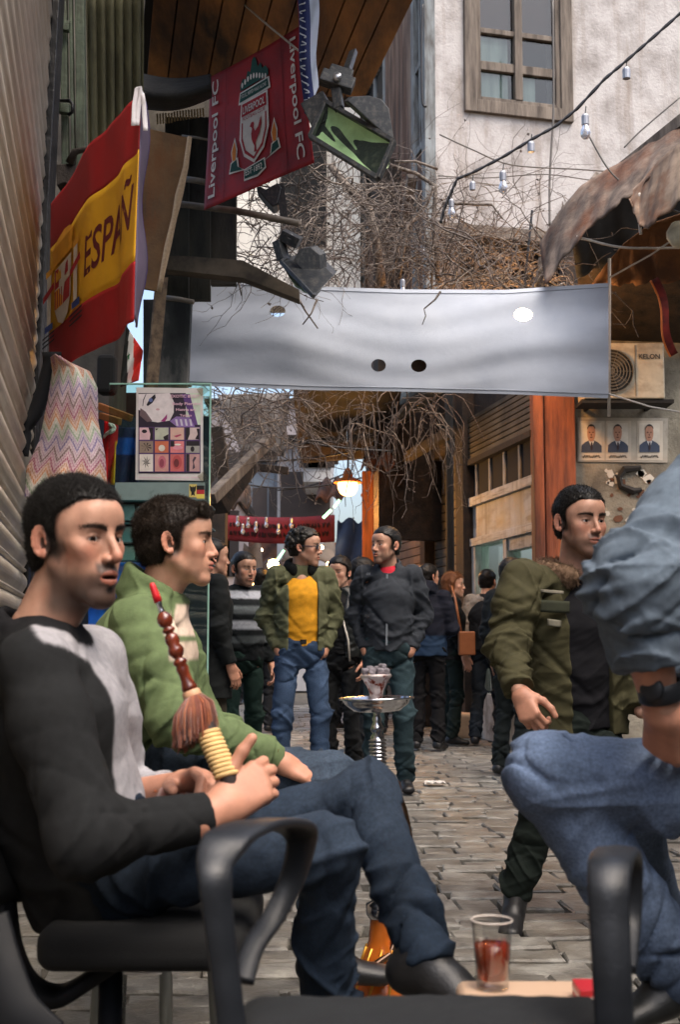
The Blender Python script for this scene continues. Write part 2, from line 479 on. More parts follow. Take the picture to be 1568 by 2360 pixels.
# ---- head, in a frame with x to the person's right... the face looks along +y, z up, origin between the ears
def head_field(h, neck, o):
    s = o
    F = Field((-.105, -.135, -.20), (.105, .155, .145), h)
    jaw = s.get('jaw', 1.0); nose = s.get('nose', 1.0)
    F.put(ell((0, -.014, .034), (.076, .097, .087)), .01)
    F.put(ell((0, .026, .028), (.067, .068, .07)), .03)
    F.put(ell((0, .026, -.036), (.055 * jaw, .060, .076)), .03)
    for sx in (-1, 1):
        F.put(cone((sx * .054 * jaw, -.002, -.052), (sx * .016, .068, -.103), .0155, .0185), .022)
        F.put(ell((sx * .043, .062, -.026), (.022, .020, .020)), .025)
        F.put(ell((sx * .036, .054, -.06), (.018, .020, .03)), .025)
    F.put(ell((0, .079, -.104), (.021, .018, .018)), .018)
    F.put(cone((-.036, .076, .017), (.036, .076, .017), .0125, .0125), .016)
    F.put(ell((0, .079, .045), (.045, .022, .03)), .02)
    F.put(ell((0, .079, -.068), (.03, .022, .026)), .016)
    F.put(cone(neck[0], neck[1], .052, .058), .025)
    F.put(cone((0, .008, -.085), neck[1] + A(0, .012, 0), .034, .048), .025)
    if s.get('gaunt'):
        for sx in (-1, 1): F.put(ell((sx * .068, .046, -.062), (.014, .028, .026)), .03, 's')
    for sx in (-1, 1):
        F.put(ell((sx * .0325, .101, -.003), (.019, .019, .0125)), .012, 's')
        F.put(ell((sx * .032, .0745, -.004), (.0155, .0155, .0148)), .004)
        F.put(ell((sx * .0325, .092, -.0052), (.0150, .016, .0042 * s.get('lid', 1))), .003, 's')
    F.put(cone((0, .088, .012), (0, .111 + .014 * (nose - 1), -.034), .008, .0088), .012)
    F.put(cone((0, .078, .0), (0, .092, -.038), .010, .012), .008)
    F.put(ell((0, .1125 + .012 * (nose - 1), -.038), (.0085, .0095, .008)), .008)
    for sx in (-1, 1):
        F.put(ell((sx * .0115, .100, -.0415), (.0072, .0105, .007)), .006)
        F.put(ell((sx * .0055, .1045, -.0478), (.0026, .004, .0028)), .003, 's')
    op = s.get('mouth', 0.0)
    F.put(cone((-.019, .0925, -.066), (0, .1005, -.0645), .0048, .0062), .006)
    F.put(cone((.019, .0925, -.066), (0, .1005, -.0645), .0048, .0062), .006)
    F.put(cone((-.017, .091, -.0755 - op), (0, .098, -.0765 - op), .005, .0068), .006)
    F.put(cone((.017, .091, -.0755 - op), (0, .098, -.0765 - op), .005, .0068), .006)
    F.put(ell((0, .101, -.0705 - op / 2), (.0225, .014, .0012 + op * .6)), .003, 's')
    for sx in (-1, 1):     # ears: disc, hollow, rim, inner fold, tragus, lobe
        ca, sa = math.cos(.38), math.sin(.38)
        n = A(sx * ca, sa, 0); tz = nrm(A(0, -.20, 1)); ty = nrm(A(0, 1, .2) - n * np.dot(A(0, 1, .2), n))
        R = np.stack([n, ty, tz], 1); c = A(sx * .080, -.014, -.008)
        F.put(ell(c, (.0065, .0185, .031), R), .005)
        F.put(ell(c - n * .006 + ty * .006, (.012, .014, .022), R), .008)
        pts = [c + n * .004 + ty * (.0165 * math.cos(a_) * (1 if math.cos(a_) < 0 else .8)) + tz * (.029 * math.sin(a_)) for a_ in np.linspace(.35, 4.3, 9)]
        F.put(ell(c + n * .007 - ty * .0 - tz * .003, (.0075, .0105, .0185), R), .003, 's')
        for a_, b_ in zip(pts[:-1], pts[1:]): F.put(cone(a_, b_, .0036, .0036), .003)
        F.put(cone(c + n * .004 - ty * .007 + tz * .014, c + n * .004 - ty * .008 - tz * .012, .003, .0035), .003)
        F.put(ell(c + n * .003 + ty * .0125 - tz * .006, (.004, .004, .006), R), .003)
        F.put(ell(c + n * .002 - tz * .0265 + ty * .003, (.005, .008, .008), R), .005)
    return F
def head_color(v, s):
    skin = np.array(s['skin']); C = np.tile(skin, (len(v), 1))
    x, y, z = v.T; ax = np.abs(x)
    def blend(w, c):
        w = np.clip(w, 0, 1)[:, None]; C[:] = C * (1 - w) + np.array(c) * w
    sm = lambda e0, e1, t: np.clip((t - e0) / (e1 - e0), 0, 1) ** 2 * (3 - 2 * np.clip((t - e0) / (e1 - e0), 0, 1))
    red = skin * np.array((1.12, .78, .74))
    blend(.5 * np.exp(-((ax - .045) / .022) ** 2 - ((z + .03) / .022) ** 2) * (y > .03), red)
    blend(.55 * np.exp(-(x / .014) ** 2 - ((z + .038) / .016) ** 2) * (y > .1), red)
    blend(.65 * sm(.072, .082, ax) * (y < .03) * (z > -.06), red)
    st = s.get('stubble', 0)
    if st:
        op = s.get('mouth', 0)
        w = sm(-.045, -.075, z - .012 * (y < .03)) * sm(-.035, .0, y) * sm(-.175, -.12, z)
        w *= 1 - .8 * np.exp(-((ax - .042) / .02) ** 2 - ((z + .045) / .022) ** 2)
        w = np.maximum(w, sm(.016, .004, np.abs(z + .057)) * sm(.034, .024, ax) * (y > .07))
        w = np.maximum(w, sm(.052, .06, ax) * sm(.045, .03, y) * sm(.0, .02, y) * sm(.014, -.02, z) * sm(-.12, -.09, z) * .9)
        blend(st * w, (.024, .020, .018))
        g = np.exp(-(x / .011) ** 2 - ((z + .0905 + op) / .006) ** 2) * (y > .07)
        blend(s.get('goatee', .35) * g * 1.3, (.012, .009, .008))
    op = s.get('mouth', 0)
    lw = ((ax / .0235) ** 2 + ((z + .0705 + op / 2) / (.0115 + op * .5)) ** 2 < 1) & (y > .086)
    blend(.8 * lw, s.get('lip', skin * np.array((.74, .46, .43))))
    inn = ((ax / .019) ** 2 + ((z + .0705 + op / 2) / (.0018 + op * .6)) ** 2 < 1) & (y > .07) & (y < .096)
    blend(.85 * inn, (.02, .006, .005))
    # brows
    t = (ax - .012) / .042
    zc = .0155 + .0075 * np.sin(np.clip(t, 0, 1) * 2.2) - .004 * np.clip(t, 0, 1)
    bw = sm(.0065 * (1 - .45 * np.clip(t, 0, 1)), .0025, np.abs(z - zc)) * (t > -.02) * sm(1.08, .9, t) * (y > .045)
    blend(s.get('brow', .8) * bw, s['hairc'])
    # soft hairline: follicles thin out into the skin
    if s.get('hair'):
        hl = s.get('hline', .073); zz = z - (hl - .07) + .013 * np.clip(1 - (x / .042) ** 2, 0, 1) - .003
        hy = np.interp(zz, [-.12, -.05, -.02, .02, .04, .052, .066, .078, .092, .12], [-.05, .006, .016, .020, .026, .038, .058, .080, .11, .2])
        blend(.92 * sm(.013, -.003, y - hy) * sm(-.06, -.03, z) * (1 - (ax > .081)), np.array(s['hairc']) * 1.5)
    mott = np.zeros(len(v)); rk = np.random.default_rng(9)
    for k_ in rk.normal(size=(7, 3)) * 75: mott += np.sin(v @ k_ + k_[0])
    C *= (1 + .035 * mott[:, None] * np.array((.6, 1.0, 1.1)))
    blend(.28 * np.exp(-((ax - .032) / .016) ** 2 - ((z + .017) / .006) ** 2) * (y > .06), skin * np.array((.62, .5, .5)))
    # dark lash line round the eye
    e = ((ax - .0325) / .0165) ** 2 + ((z + .0045) / .0068) ** 2
    blend(.65 * (e < 1) * (y > .07), skin * .42)
    return C
def hair_mesh(h, s):
    st = s['hair']; th = s.get('hth', .012)
    F = Field((-.13, -.17, -.2), (.13, .15, .19), h)
    F.put(ell((0, -.016, .036), (.077 + th * .8, .098 + th, .087 + th)), .01)
    F.put(ell((0, .026, .036), (.068 + th * .7, .070 + th * .3, .068 + th)), .03)
    if st in ('short', 'curly'):
        F.put(ell((0, -.05, -.035), (.062 + th * .4, .05 + th * .4, .06)), .03)
    if st == 'long':
        F.put(ell((0, -.055, -.05), (.082, .055, .11)), .03)
        for sx in (-1, 1): F.put(cone((sx * .07, .0, .02), (sx * .075, .0, -.13), .03, .022), .03)
    if s.get('fringe'):
        r = np.random.default_rng(8)
        for i in range(34): F.put(ell((r.uniform(-.055, .055), r.uniform(.058, .088), r.uniform(.074, .098)), np.full(3, r.uniform(.008, .014))), .006)
    if st == 'curly':
        r = np.random.default_rng(5)
        for i in range(230):
            d = nrm(r.normal(size=3)); 
            if d[2] < -.55: continue
            c = A(0, -.016, .03) + d * A(.078 + th, .10 + th, .088 + th) * r.uniform(.93, 1.03)
            F.put(ell(c, np.full(3, r.uniform(.010, .017))), .004)
    else:
        F.put(rough((-.13, -.17, -.2), (.13, .15, .19), .0016, 170, 3), .01, 'add', .001)
        F.put(rough((-.13, -.17, -.2), (.13, .15, .19), s.get('tuft', .0015), 60, 4), .01, 'add', .001)
    # leave the face, the ears' surroundings and the neck free
    hl = s.get('hline', .073)
    if s.get('recede'):
        for sx in (-1, 1): F.put(ell((sx * .046, .085, .072), (.02, .04, .026)), .006, 's')
    def hline(x, y, z):
        zz = z - (hl - .07) + .013 * np.clip(1 - (x / .042) ** 2, 0, 1) - .003 + .003 * np.sin(x * 210 + 1) + .002 * np.sin(x * 470)
        hy = np.interp(zz, [-.12, -.05, -.02, .02, .04, .052, .066, .078, .092, .12], [-.05, .006, .016, .020, .026, .038, .058, .080, .11, .2]).astype(np.float32)
        return hy + .012 * (x / .07) ** 4 * 0 - y + .010 * np.sin(x * 90) * (zz > .05) * .3
    F.put((hline, A(-.13, -.17, -.2), A(.13, .15, .19)), .004, 's')
    if s.get('fringe'):
        r = np.random.default_rng(9)
        for i in range(26): F.put(ell((r.uniform(-.05, .05), r.uniform(.07, .092), r.uniform(.066, .085)), np.full(3, r.uniform(.006, .011))), .005)
    if st != 'long':
        for sx in (-1, 1):
            F.put(ell((sx * .088, -.006, -.05), (.03, .040, .055)), .006, 's')
        F.put(obox((0, .02, -.19), np.eye(3), (.15, .2, .115)), .006, 's')
    return F.mesh()
def strands(verts, faces, n, length, flow, w, seed=1, up=.5, jit=.28):
    """short tapering hairs rooted on the hair mesh"""
    r = np.random.default_rng(seed)
    q = faces[r.integers(0, len(faces), n)]; a, b, c = verts[q[:, 0]], verts[q[:, 1]], verts[q[:, 2]]
    p = (a + b + c) / 3 + r.normal(size=(n, 3)) * .0015
    nn = np.cross(b - a, c - a); nn /= np.maximum(np.linalg.norm(nn, axis=1, keepdims=True), 1e-9)
    fl = np.tile(np.asarray(flow, float), (n, 1)); fl -= nn * (fl * nn).sum(1, keepdims=True)
    d = nn * up + fl * .8 + r.normal(size=(n, 3)) * jit; d /= np.linalg.norm(d, axis=1, keepdims=True)
    ln = length * r.uniform(.5, 1.2, (n, 1))
    u = np.cross(d, r.normal(size=(n, 3))); u /= np.maximum(np.linalg.norm(u, axis=1, keepdims=True), 1e-9); v = np.cross(d, u)
    m = p + d * ln * .55; d2 = d + fl * .5 - nn * .25; d2 /= np.linalg.norm(d2, axis=1, keepdims=True); t = m + d2 * ln * .5
    ring = lambda q_, rr: [q_ + u * rr, q_ + (-.5 * u + .87 * v) * rr, q_ + (-.5 * u - .87 * v) * rr]
    V = np.stack(ring(p - nn * .002, w) + ring(m, w * .8) + [t], 1).reshape(-1, 3)
    base = (np.arange(n) * 7)[:, None]
    quads = np.concatenate([base + np.array(f)[None, :] for f in ((0, 1, 4, 3), (1, 2, 5, 4), (2, 0, 3, 5))])
    tris = np.concatenate([base + np.array(f)[None, :] for f in ((3, 4, 6), (4, 5, 6), (5, 3, 6))])
    return V, [quads, tris]

# ---- hand
def hand_prims(w, d, n, thumb, curl=(.35, .45, .3), tcurl=.3, s=1.0, spread=.05, tdir=None, curls=None):
    """w wrist, d towards the fingers, n back of the hand, thumb = side vector of the thumb"""
    d = nrm(d); n = nrm(n - d * np.dot(n, d)); t = nrm(thumb - d * np.dot(thumb, d) - n * np.dot(thumb, n))
    pr = []; w = np.asarray(w, float)
    offs = (.027, .009, -.009, -.0255); base = (.088, .092, .087, .079)
    seg = ((.042, .026, .02), (.046, .029, .021), (.042, .027, .02), (.034, .021, .018)); rad = (.0098, .0102, .0096, .0086)
    for i in range(4):
        b0 = w + (d * base[i] + t * offs[i]) * s
        pr.append((cone(w + (d * .012 + t * offs[i] * .6) * s, b0, .0155 * s, .0122 * s), .012 * s))
        a = 0; p = b0; dd = nrm(d + t * spread * (1.5 - i))
        cu = curls[i] if curls else curl
        for j in range(3):
            a += cu[j]
            v = dd * math.cos(a) - n * math.sin(a)
            q = p + v * seg[i][j] * s
            pr.append((cone(p, q, rad[i] * s * (1 - .07 * j), rad[i] * s * (.93 - .08 * j)), .0035 * s)); p = q
    tb = w + (d * .022 + t * .024 - n * .008) * s
    td = nrm(tdir) if tdir is not None else nrm(d * .68 + t * .62 - n * .38)
    pr.append((cone(w + (d * .01 + t * .012 - n * .004) * s, tb + td * .02 * s, .017 * s, .0165 * s), .014 * s))
    p = tb; v = td
    ax = nrm(np.cross(td, -n * .5 - t * .9 + d * .25))
    for j, (ln, r_) in enumerate(((.044, .0138), (.034, .0118), (.026, .0103))):
        if j: v = nrm(v * math.cos(tcurl) + (d * .55 - t * .75 - n * .1) * math.sin(tcurl))
        q = p + v * ln * s; pr.append((cone(p, q, r_ * s, r_ * .88 * s), .006 * s)); p = q
    pr.append((ell(w + (d * .045 - n * .006) * s, (.034 * s, .016 * s, .05 * s), np.stack([t, n, d], 1)), .012 * s))
    return pr

SKINM = {}
def skin_mat():
    return material('skin', attr=True, rough=.46, var=.16, scale=38, bump=.35, bscale=520, bdist=.002, sss=.05, spec=.42, detail=12)
def hair_mat():
    return material('hair', attr=True, rough=.42, var=.4, scale=200, bump=.3, bscale=500, bdist=.002, spec=.22)
def cloth_mat(kind):
    if kind == 'denim':
        return material('denim', attr=True, rough=.86, var=.34, scale=150, detail=3, bump=.5, bscale=420, bdist=.003, weave=900, spec=.2)
    if kind == 'knit':
        return material('knit', attr=True, rough=.95, var=.22, scale=60, bump=.35, bscale=700, bdist=.003, weave=480, spec=.15)
    if kind == 'leather':
        return material('dark_leather', attr=True, rough=.42, var=.3, scale=40, bump=.3, bscale=200, bdist=.003, spec=.5)
    return material('cloth', attr=True, rough=.85, var=.2, scale=30, bump=.45, bscale=300, bdist=.003, spec=.25)

def frame(f, up=(0, 0, 1)):
    f = nrm(f); x = nrm(np.cross(f, up)); z = np.cross(x, f)
    return np.stack([x, f, z], 1)

def smooth_col(C, f, n):
    for _ in range(n):
        m = C[f].mean(1); a = np.zeros_like(C); k = np.zeros(len(C))
        for i in range(4): np.add.at(a, f[:, i], m); np.add.at(k, f[:, i], 1)
        C = a / np.maximum(k, 1)[:, None]
    return C
def person(label, J, S, group=None):
    """J joints in world coordinates, S style. One body mesh; hair, clothes and shoes are its children's siblings under the thing"""
    fg = S.get('fine', False)
    root = empty('person', tuple(J.get('base', J['pelvis'] * A(1, 1, 0))), label, 'person', group)
    sc = S.get('hs', 1.0)
    Rh = frame(J['face'], J.get('headup', (0, 0, 1))); hc = J['head']
    toL = lambda p: (Rh.T @ (np.asarray(p) - hc)) / sc
    toW = lambda V: (V * sc) @ Rh.T + hc
    side = nrm(J['shL'] - J['shR'])
    # ---------------- body
    nb = toL(J['neck'])
    F = head_field(.0026 if fg else .0042, (A(0, -.022, -.05), nb), S)
    v, f = F.mesh(); hcol = head_color(v, S); hraw = v
    def warp(q):
        w = np.clip((q[:, 1] + .03) / .05, 0, 1); z = np.clip(q[:, 2], -.15, 0) + .02; q = q.copy(); q[:, 2] += np.minimum(z, 0) * S.get('chin', .08) * w; return q
    Vs = [toW(warp(v))]; Fs = [f]; Cs = [hcol]; n = len(v)
    skin = np.array(S['skin'])
    for hd in S.get('hands', ()):
        v, f = sdf_mesh(hd, .0028 if fg else .0055)
        Vs.append(v); Fs.append(f + n); n += len(v)
        Cs.append(np.tile(skin * np.array((1.02, .9, .86)), (len(v), 1)))
    bp = [etube(J['pelvis'], J['chest'], side, (.12, .09), (.135, .095)), cone(J['chest'], J['neck'], .09, .055)]
    for q in 'LR':
        bp += [cone(J['chest'] * .4 + J['neck'] * .6, J['sh' + q], .05, .05), cone(J['sh' + q], J['el' + q], .044, .036), cone(J['el' + q], J['wr' + q], .037, .027)]
        if 'kn' + q in J:
            bp += [cone(J['hip' + q], J['kn' + q], .06, .036), cone(J['kn' + q], J['an' + q], .036, .03), cone(J['an' + q], J['an' + q] * .6 + J['to' + q] * .4 - A(0, 0, .02), .03, .018)]
    v, f = sdf_mesh(bp, .009 if fg else .014, .03)
    Vs.append(v); Fs.append(f + n); Cs.append(np.tile(skin, (len(v), 1)))
    body = obj('body', mesh_np('body', np.concatenate(Vs), np.concatenate(Fs), True, np.concatenate(Cs)), skin_mat(), root)
    if fg:
        v0 = F.mesh(); hv, hf = v0; c = hv[hf].mean(1); t = (np.abs(c[:, 0]) - .010) / .044
        zc = .0155 + .0075 * np.sin(np.clip(t, 0, 1) * 2.2) - .004 * np.clip(t, 0, 1)
        sel = (np.abs(c[:, 2] - zc) < .0058 * (1.05 - .5 * np.clip(t, 0, 1))) & (t > -.02) & (t < 1.05) & (c[:, 1] > .045)
        if sel.sum() > 5:
            for sx in (-1, 1):
                fs = hf[sel & (np.sign(c[:, 0]) == sx)]
                sv, sf = strands(hv, fs, 420, .0075, (sx * 1.0, -.2, .28), .00028, 5, .22, .2)
                obj('eyebrow', mesh_np('eyebrow', toW(sv), sf, True, np.tile(np.array(S['hairc']), (len(sv), 1))), hair_mat(), body)
    # eyes
    for sx in (-1, 1):
        m = MB().lathe([(.0122 * math.sin(a), -.0122 * math.cos(a)) for a in np.linspace(.05, math.pi - .01, 14)], (0, 0, 0), (0, 0, 1), 18)
        V = np.array(m.v); g = nrm(A(*S.get('gaze', (0, 1, 0)))); z = V[:, 2] / .0122
        R = frame(g); R2 = np.stack([R[:, 0], R[:, 2], R[:, 1]], 1)
        col = np.where((z > .885)[:, None], np.array((.012, .007, .005)), np.array((.62, .58, .55)))
        V = V @ R2.T + A(sx * .032, .0752, -.0045)
        me = bpy.data.meshes.new('eye'); me.from_pydata([tuple(q) for q in toW(V)], [], m.f); me.update()
        me.polygons.foreach_set('use_smooth', [True] * len(me.polygons))
        c = np.ones((len(V), 4), np.float32); c[:, :3] = col
        me.color_attributes.new('Col', 'FLOAT_COLOR', 'POINT').data.foreach_set('color', c.ravel())
        obj('eye', me, material('eye', attr=True, rough=.12, var=.02, spec=.6), body)
    # ---------------- hair
    if S.get('hair'):
        v, f = hair_mesh(.003 if fg else .0045, S)
        hcv = np.array(S['hairc'])
        Vh = [v]; Fh = [f]; n = len(v)
        if S.get('strands'):
            ns, ln, fl, w, up = S['strands']
            sv, sf = strands(v, f, ns, ln, fl, w, 3, up, .26)
            quads = np.concatenate([f, sf[0] + n]); tris = sf[1] + n
            me = mesh_np('hair', toW(np.concatenate([v, sv])), [quads, tris], True, np.tile(hcv, (len(v) + len(sv), 1)))
        else:
            me = mesh_np('hair', toW(v), f, True, np.tile(hcv, (len(v), 1)))
        obj('hair', me, hair_mat(), body)
    # ---------------- trousers
    if 'knL' in J:
        tr = S.get('leg', 1.0); hem = S.get('hem', .06); ax = nrm(J['chest'] - J['pelvis'])
        pr = [cone(J['hipR'] * .75 + J['hipL'] * .25, J['hipL'] * .75 + J['hipR'] * .25, .105 * tr, .105 * tr),
              etube(J['pelvis'] - ax * .02, J['pelvis'] + ax * .10, nrm(J['hipL'] - J['hipR']), (.155, .115), (.150, .11), [(J['pelvis'] + ax * .13, ax)])]
        mods = []
        for i, q in enumerate('LR'):
            hp, kn, an = J['hip' + q], J['kn' + q], J['an' + q]; dd = nrm(an - kn)
            pr += [cone(hp, kn, .092 * tr, .070 * tr), cone(kn, an, .069 * tr, hem, [(an + dd * .025, dd)])]
            mods += [fold(kn, an - hp, .13, .008 * S.get('fold', 1), .045, 10 + i), fold(an - dd * .07, dd, .10, .010 * S.get('fold', 1), .04, 20 + i),
                     fold(hp * .8 + kn * .2, kn - hp, .15, .008 * S.get('fold', 1), .05, 30 + i), fold((kn + an) / 2, an - kn, .12, .005 * S.get('fold', 1), .06, 33 + i)]
        lo_, hi_ = bounds([q_[0] if isinstance(q_[0], tuple) else q_ for q_ in pr], .1)
        mods += [rough(lo_, hi_, .0022, 32, 7), rough(lo_, hi_, .0012, 80, 8)]
        v, f = sdf_mesh(pr, .0045 if fg else .009, .03, mods)
        cf = S['legc']; C = cf(v) if callable(cf) else np.tile(np.array(cf), (len(v), 1))
        obj('trousers', mesh_np('trousers', v, f, True, C), cloth_mat(S.get('legm', 'cloth')), root)
        for q in 'LR':
            if S.get('noshoe' + q): continue
            an, to = J['an' + q], J['to' + q]; fd = nrm(to - an); up = J.get('footup' + q, A(0, 0, 1.0)); up = nrm(up - fd * np.dot(up, fd) * .0)
            rt = nrm(np.cross(fd, up)); up = np.cross(rt, fd) if q + 'flat' not in S else up
            heel = an - up * .045 - fd * .035; toe = to - up * .02
            sole = min(0, 0)
            lowp = heel - up * .028
            pr = [(cone(an - up * .01, heel + fd * .02, .042, .040, [(lowp, -up)]), .02), (etube(heel + fd * .02, toe, rt, (.038, .036), (.042, .026), [(lowp, -up)]), .02),
                  (cone(an - up * .02, (heel + toe) / 2 + up * .01, .038, .034, [(lowp, -up)]), .02)]
            v, f = sdf_mesh(pr, .005 if fg else .008, .02)
            dz = (v - lowp) @ up
            C = np.where((dz < .014)[:, None], np.array(S.get('solec', (.02, .02, .02))), np.array(S.get('shoec', (.012, .012, .013))))
            obj('shoe', mesh_np('shoe', v, f, True, C), cloth_mat('leather'), root)
    # ---------------- upper garments
    for G in S.get('tops', ()):
        spine = J.get('spine', [J['pelvis'], J['pelvis'] * .45 + J['chest'] * .55, J['chest'], J['neck'] * .75 + J['chest'] * .25])
        hemd = G.get('hemd', .02); tk = G.get('tk', 1.0); sl = G.get('sleeve', 1.0)
        rad = G.get('rad', [(.165, .122), (.158, .118), (.178, .122), (.085, .072)])
        rad = [(a * tk, b * tk) for a, b in rad]
        ax = nrm(spine[1] - spine[0]); hp = spine[0] - ax * hemd
        pr = []
        hipside = nrm(J.get('hipL', J['shL']) - J.get('hipR', J['shR']))
        for i in range(len(spine) - 1):
            a_, b_ = spine[i], spine[i + 1]
            if i == 0: a_ = hp
            sd = nrm(hipside * (1 - i / 2) + side * (i / 2)) if i < 2 else side
            pr.append((etube(a_, b_, sd, rad[i], rad[i + 1], [(hp, -ax)] if i == 0 else None), .05))
        mods = [fold(spine[1], ax, .17, G.get('fold', .006), .055, 41), fold(hp + ax * .06, ax, .18, G.get('fold', .006) * 1.1, .05, 42)]
        for i, q in enumerate('LR'):
            if q in G.get('nosleeve', ''): continue
            sh, el, wr = J['sh' + q], J['el' + q], J['wr' + q]; dd = nrm(wr - el); cuff = el + (wr - el) * G.get('cuff', .97)
            r = G.get('arm', (.062, .052, .049, .039))
            inn = nrm(J['chest'] - sh)
            pr += [(cone(spine[2] * .35 + J['neck'] * .65, sh, .060 * tk, r[0] * sl * .86), .05), (cone(sh, sh * .65 + el * .35, r[0] * sl * .86, r[0] * sl), .03), (cone(sh * .65 + el * .35, el, r[0] * sl, r[1] * sl), .03),
                   (cone(el, cuff, r[2] * sl, r[3] * sl, [(cuff, dd)]), .03)]
            fa = G.get('afold', .007)
            mods += [fold(el, nrm(wr - sh), .13, fa, .038, 50 + i), fold((el + cuff) / 2, dd, .12, fa * .8, .035, 60 + i),
                     fold((sh + el) / 2, el - sh, .13, fa * .6, .05, 70 + i), fold(sh + inn * .06, inn, .12, fa, .05, 80 + i)]
            if G.get('rib'):
                pr.append((cone(cuff - dd * .005, cuff + dd * .03, r[3] * sl * .86, r[3] * sl * .80, [(cuff + dd * .035, dd)]), .008))
        if G.get('collar'):
            ch, cr, ct = G['collar']     # height, radius, thickness
            upn = nrm(J['head'] - J['neck']); fwd = nrm(np.cross(upn, side)) * -1
            fwd = fwd * np.sign(np.dot(fwd, J['face'] + J.get('bodyf', J['face'])) or 1)
            c0 = J['neck'] - upn * .015 - fwd * .01
            pts = []
            for a in np.linspace(.45 if G.get('vopen') else .0, 2 * math.pi - (.45 if G.get('vopen') else 0), 15):
                pts.append(c0 + (fwd * math.cos(a) * cr * 1.08 + side * math.sin(a) * cr) + upn * (ch * .5) - upn * .018 * (1 + math.cos(a)))
            for a_, b_ in zip(pts[:-1], pts[1:]):
                pr.append((etube(a_ - upn * ch * .5, a_ + upn * ch * .5, nrm(b_ - a_), (max(.03, np.linalg.norm(b_ - a_)), ct), (max(.03, np.linalg.norm(b_ - a_)), ct * .8)), .012))
        subs = []
        if G.get('open'):           # open front: (half width at hem, half width at neck)
            upn = ax; fw = nrm(J['bodyf']); fw = nrm(fw - upn * np.dot(fw, upn)); sd = np.cross(fw, upn)
            lo, hi = hp, J['neck']
            mid = (lo + hi) / 2 + fw * .15 + sd * G.get('openoff', 0)
            R = np.stack([sd, fw, upn], 1)
            subs.append(obox(mid, R, (G['open'], .08, np.linalg.norm(hi - lo) * .75), .01))
        if G.get('neckcut'):
            upn = nrm(J['head'] - J['neck']); fw = nrm(J.get('bodyf', J['face']))
            subs.append(cone(J['neck'] + fw * G['neckcut'][1] - upn * G['neckcut'][2], J['head'] , G['neckcut'][0], G['neckcut'][0]))
        for hx in G.get('subs', ()): subs.append(hx)
        lo_, hi_ = bounds([q_[0] if isinstance(q_[0], tuple) else q_ for q_ in pr], .1)
        mods += [rough(lo_, hi_, G.get('crumple', .0022), 34, 5), rough(lo_, hi_, G.get('crumple', .0022) * .55, 85, 6)]
        v, f = sdf_mesh(pr + list(G.get('extra', ())), .0045 if fg else .008, .03, mods, subs)
        cf = G['col']; C = smooth_col(cf(v), f, 1) if callable(cf) else np.tile(np.array(cf), (len(v), 1))
        obj(G['name'], mesh_np(G['name'], v, f, True, C), cloth_mat(G.get('mat', 'cloth')), root)
    return root
# ------------------------------------------------------------------ the setting
SD = nrm(A(-.19, 1, 0)); SN = A(SD[1], -SD[0], 0)      # along the lane, and to its right
UP = A(0, 0, 1)
def wallpt(o, d, t, z):
    return A(o[0] + d[0] * t, o[1] + d[1] * t, z)

M_DIRT = material('mortar_dirt', lin(84, 78, 68), .9, col2=lin(54, 50, 44), scale=9, bump=.6, bscale=60, bdist=.02, dirt=lin(52, 48, 42), dscale=2)
M_STONE = material('paving_stone', lin(146, 143, 135), .40, col2=lin(88, 85, 80), scale=7, bump=.9, bscale=26, bdist=.012, rand=.38, dirt=lin(104, 98, 88), dscale=5, spec=.5, worldco=True)
M_PLASTER = material('old_plaster', lin(170, 166, 164), .95, col2=lin(122, 116, 112), scale=2.2, bump=.5, bscale=30, bdist=.02, dirt=lin(170, 160, 150), dscale=1.1, lo=.3, hi=.55, detail=10, streak=lin(128, 116, 106))
M_PLASTER2 = material('worn_grey_plaster', lin(150, 144, 128), .95, col2=lin(96, 90, 80), scale=3, bump=.6, bscale=30, bdist=.02, dirt=lin(66, 60, 54), dscale=2.2)
M_GREYWOOD = material('weathered_grey_wood', lin(118, 108, 98), .9, col2=lin(66, 58, 52), scale=12, stretch=(1, 1, .12), bump=.7, bscale=60, bdist=.01)
M_BROWNWOOD = material('brown_boards', lin(98, 68, 52), .88, col2=lin(52, 36, 30), scale=8, stretch=(1, 1, .15), bump=.7, bscale=50, bdist=.01, dirt=lin(120, 104, 92), dscale=4)
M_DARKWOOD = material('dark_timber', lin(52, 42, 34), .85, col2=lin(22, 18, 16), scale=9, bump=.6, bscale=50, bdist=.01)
M_CEIL = material('roof_planks', lin(168, 116, 58), .8, col2=lin(70, 46, 28), scale=3, stretch=(1, .25, 1), bump=.5, bscale=40, bdist=.01, dirt=lin(28, 22, 18), dscale=2.4, rand=.3)
M_ORANGEWOOD = material('red_brown_post', lin(150, 84, 52), .7, col2=lin(84, 40, 26), scale=9, stretch=(1, 1, .12), bump=.8, bscale=40, bdist=.012, dirt=lin(48, 28, 22), dscale=5)
M_SHUT = material('ribbed_shutter', lin(214, 204, 190), .42, col2=lin(180, 168, 152), scale=2.5, metal=.0, var=.2, bump=.06, bscale=30, dirt=lin(160, 144, 126), dscale=2.2)
M_BLACKMET = material('chipped_black_paint', lin(30, 31, 33), .38, col2=lin(16, 16, 17), scale=20, bump=.6, bscale=30, bdist=.01, dirt=lin(62, 60, 58), dscale=14)
M_GREENMET = material('old_green_paint', lin(104, 116, 96), .6, col2=lin(72, 84, 70), scale=9, bump=.3, bscale=30, dirt=lin(58, 52, 42), dscale=6)
M_CORR = material('corrugated_sheet', lin(124, 122, 92), .75, col2=lin(52, 50, 38), scale=3, stretch=(1, 1, .3), bump=.3, bscale=25, dirt=lin(44, 40, 30), dscale=2.6)
M_DKSHUT = material('dark_rolled_shutter', lin(92, 84, 70), .6, col2=lin(48, 44, 38), scale=2.5, bump=.4, bscale=24, dirt=lin(36, 33, 29), dscale=1.6)
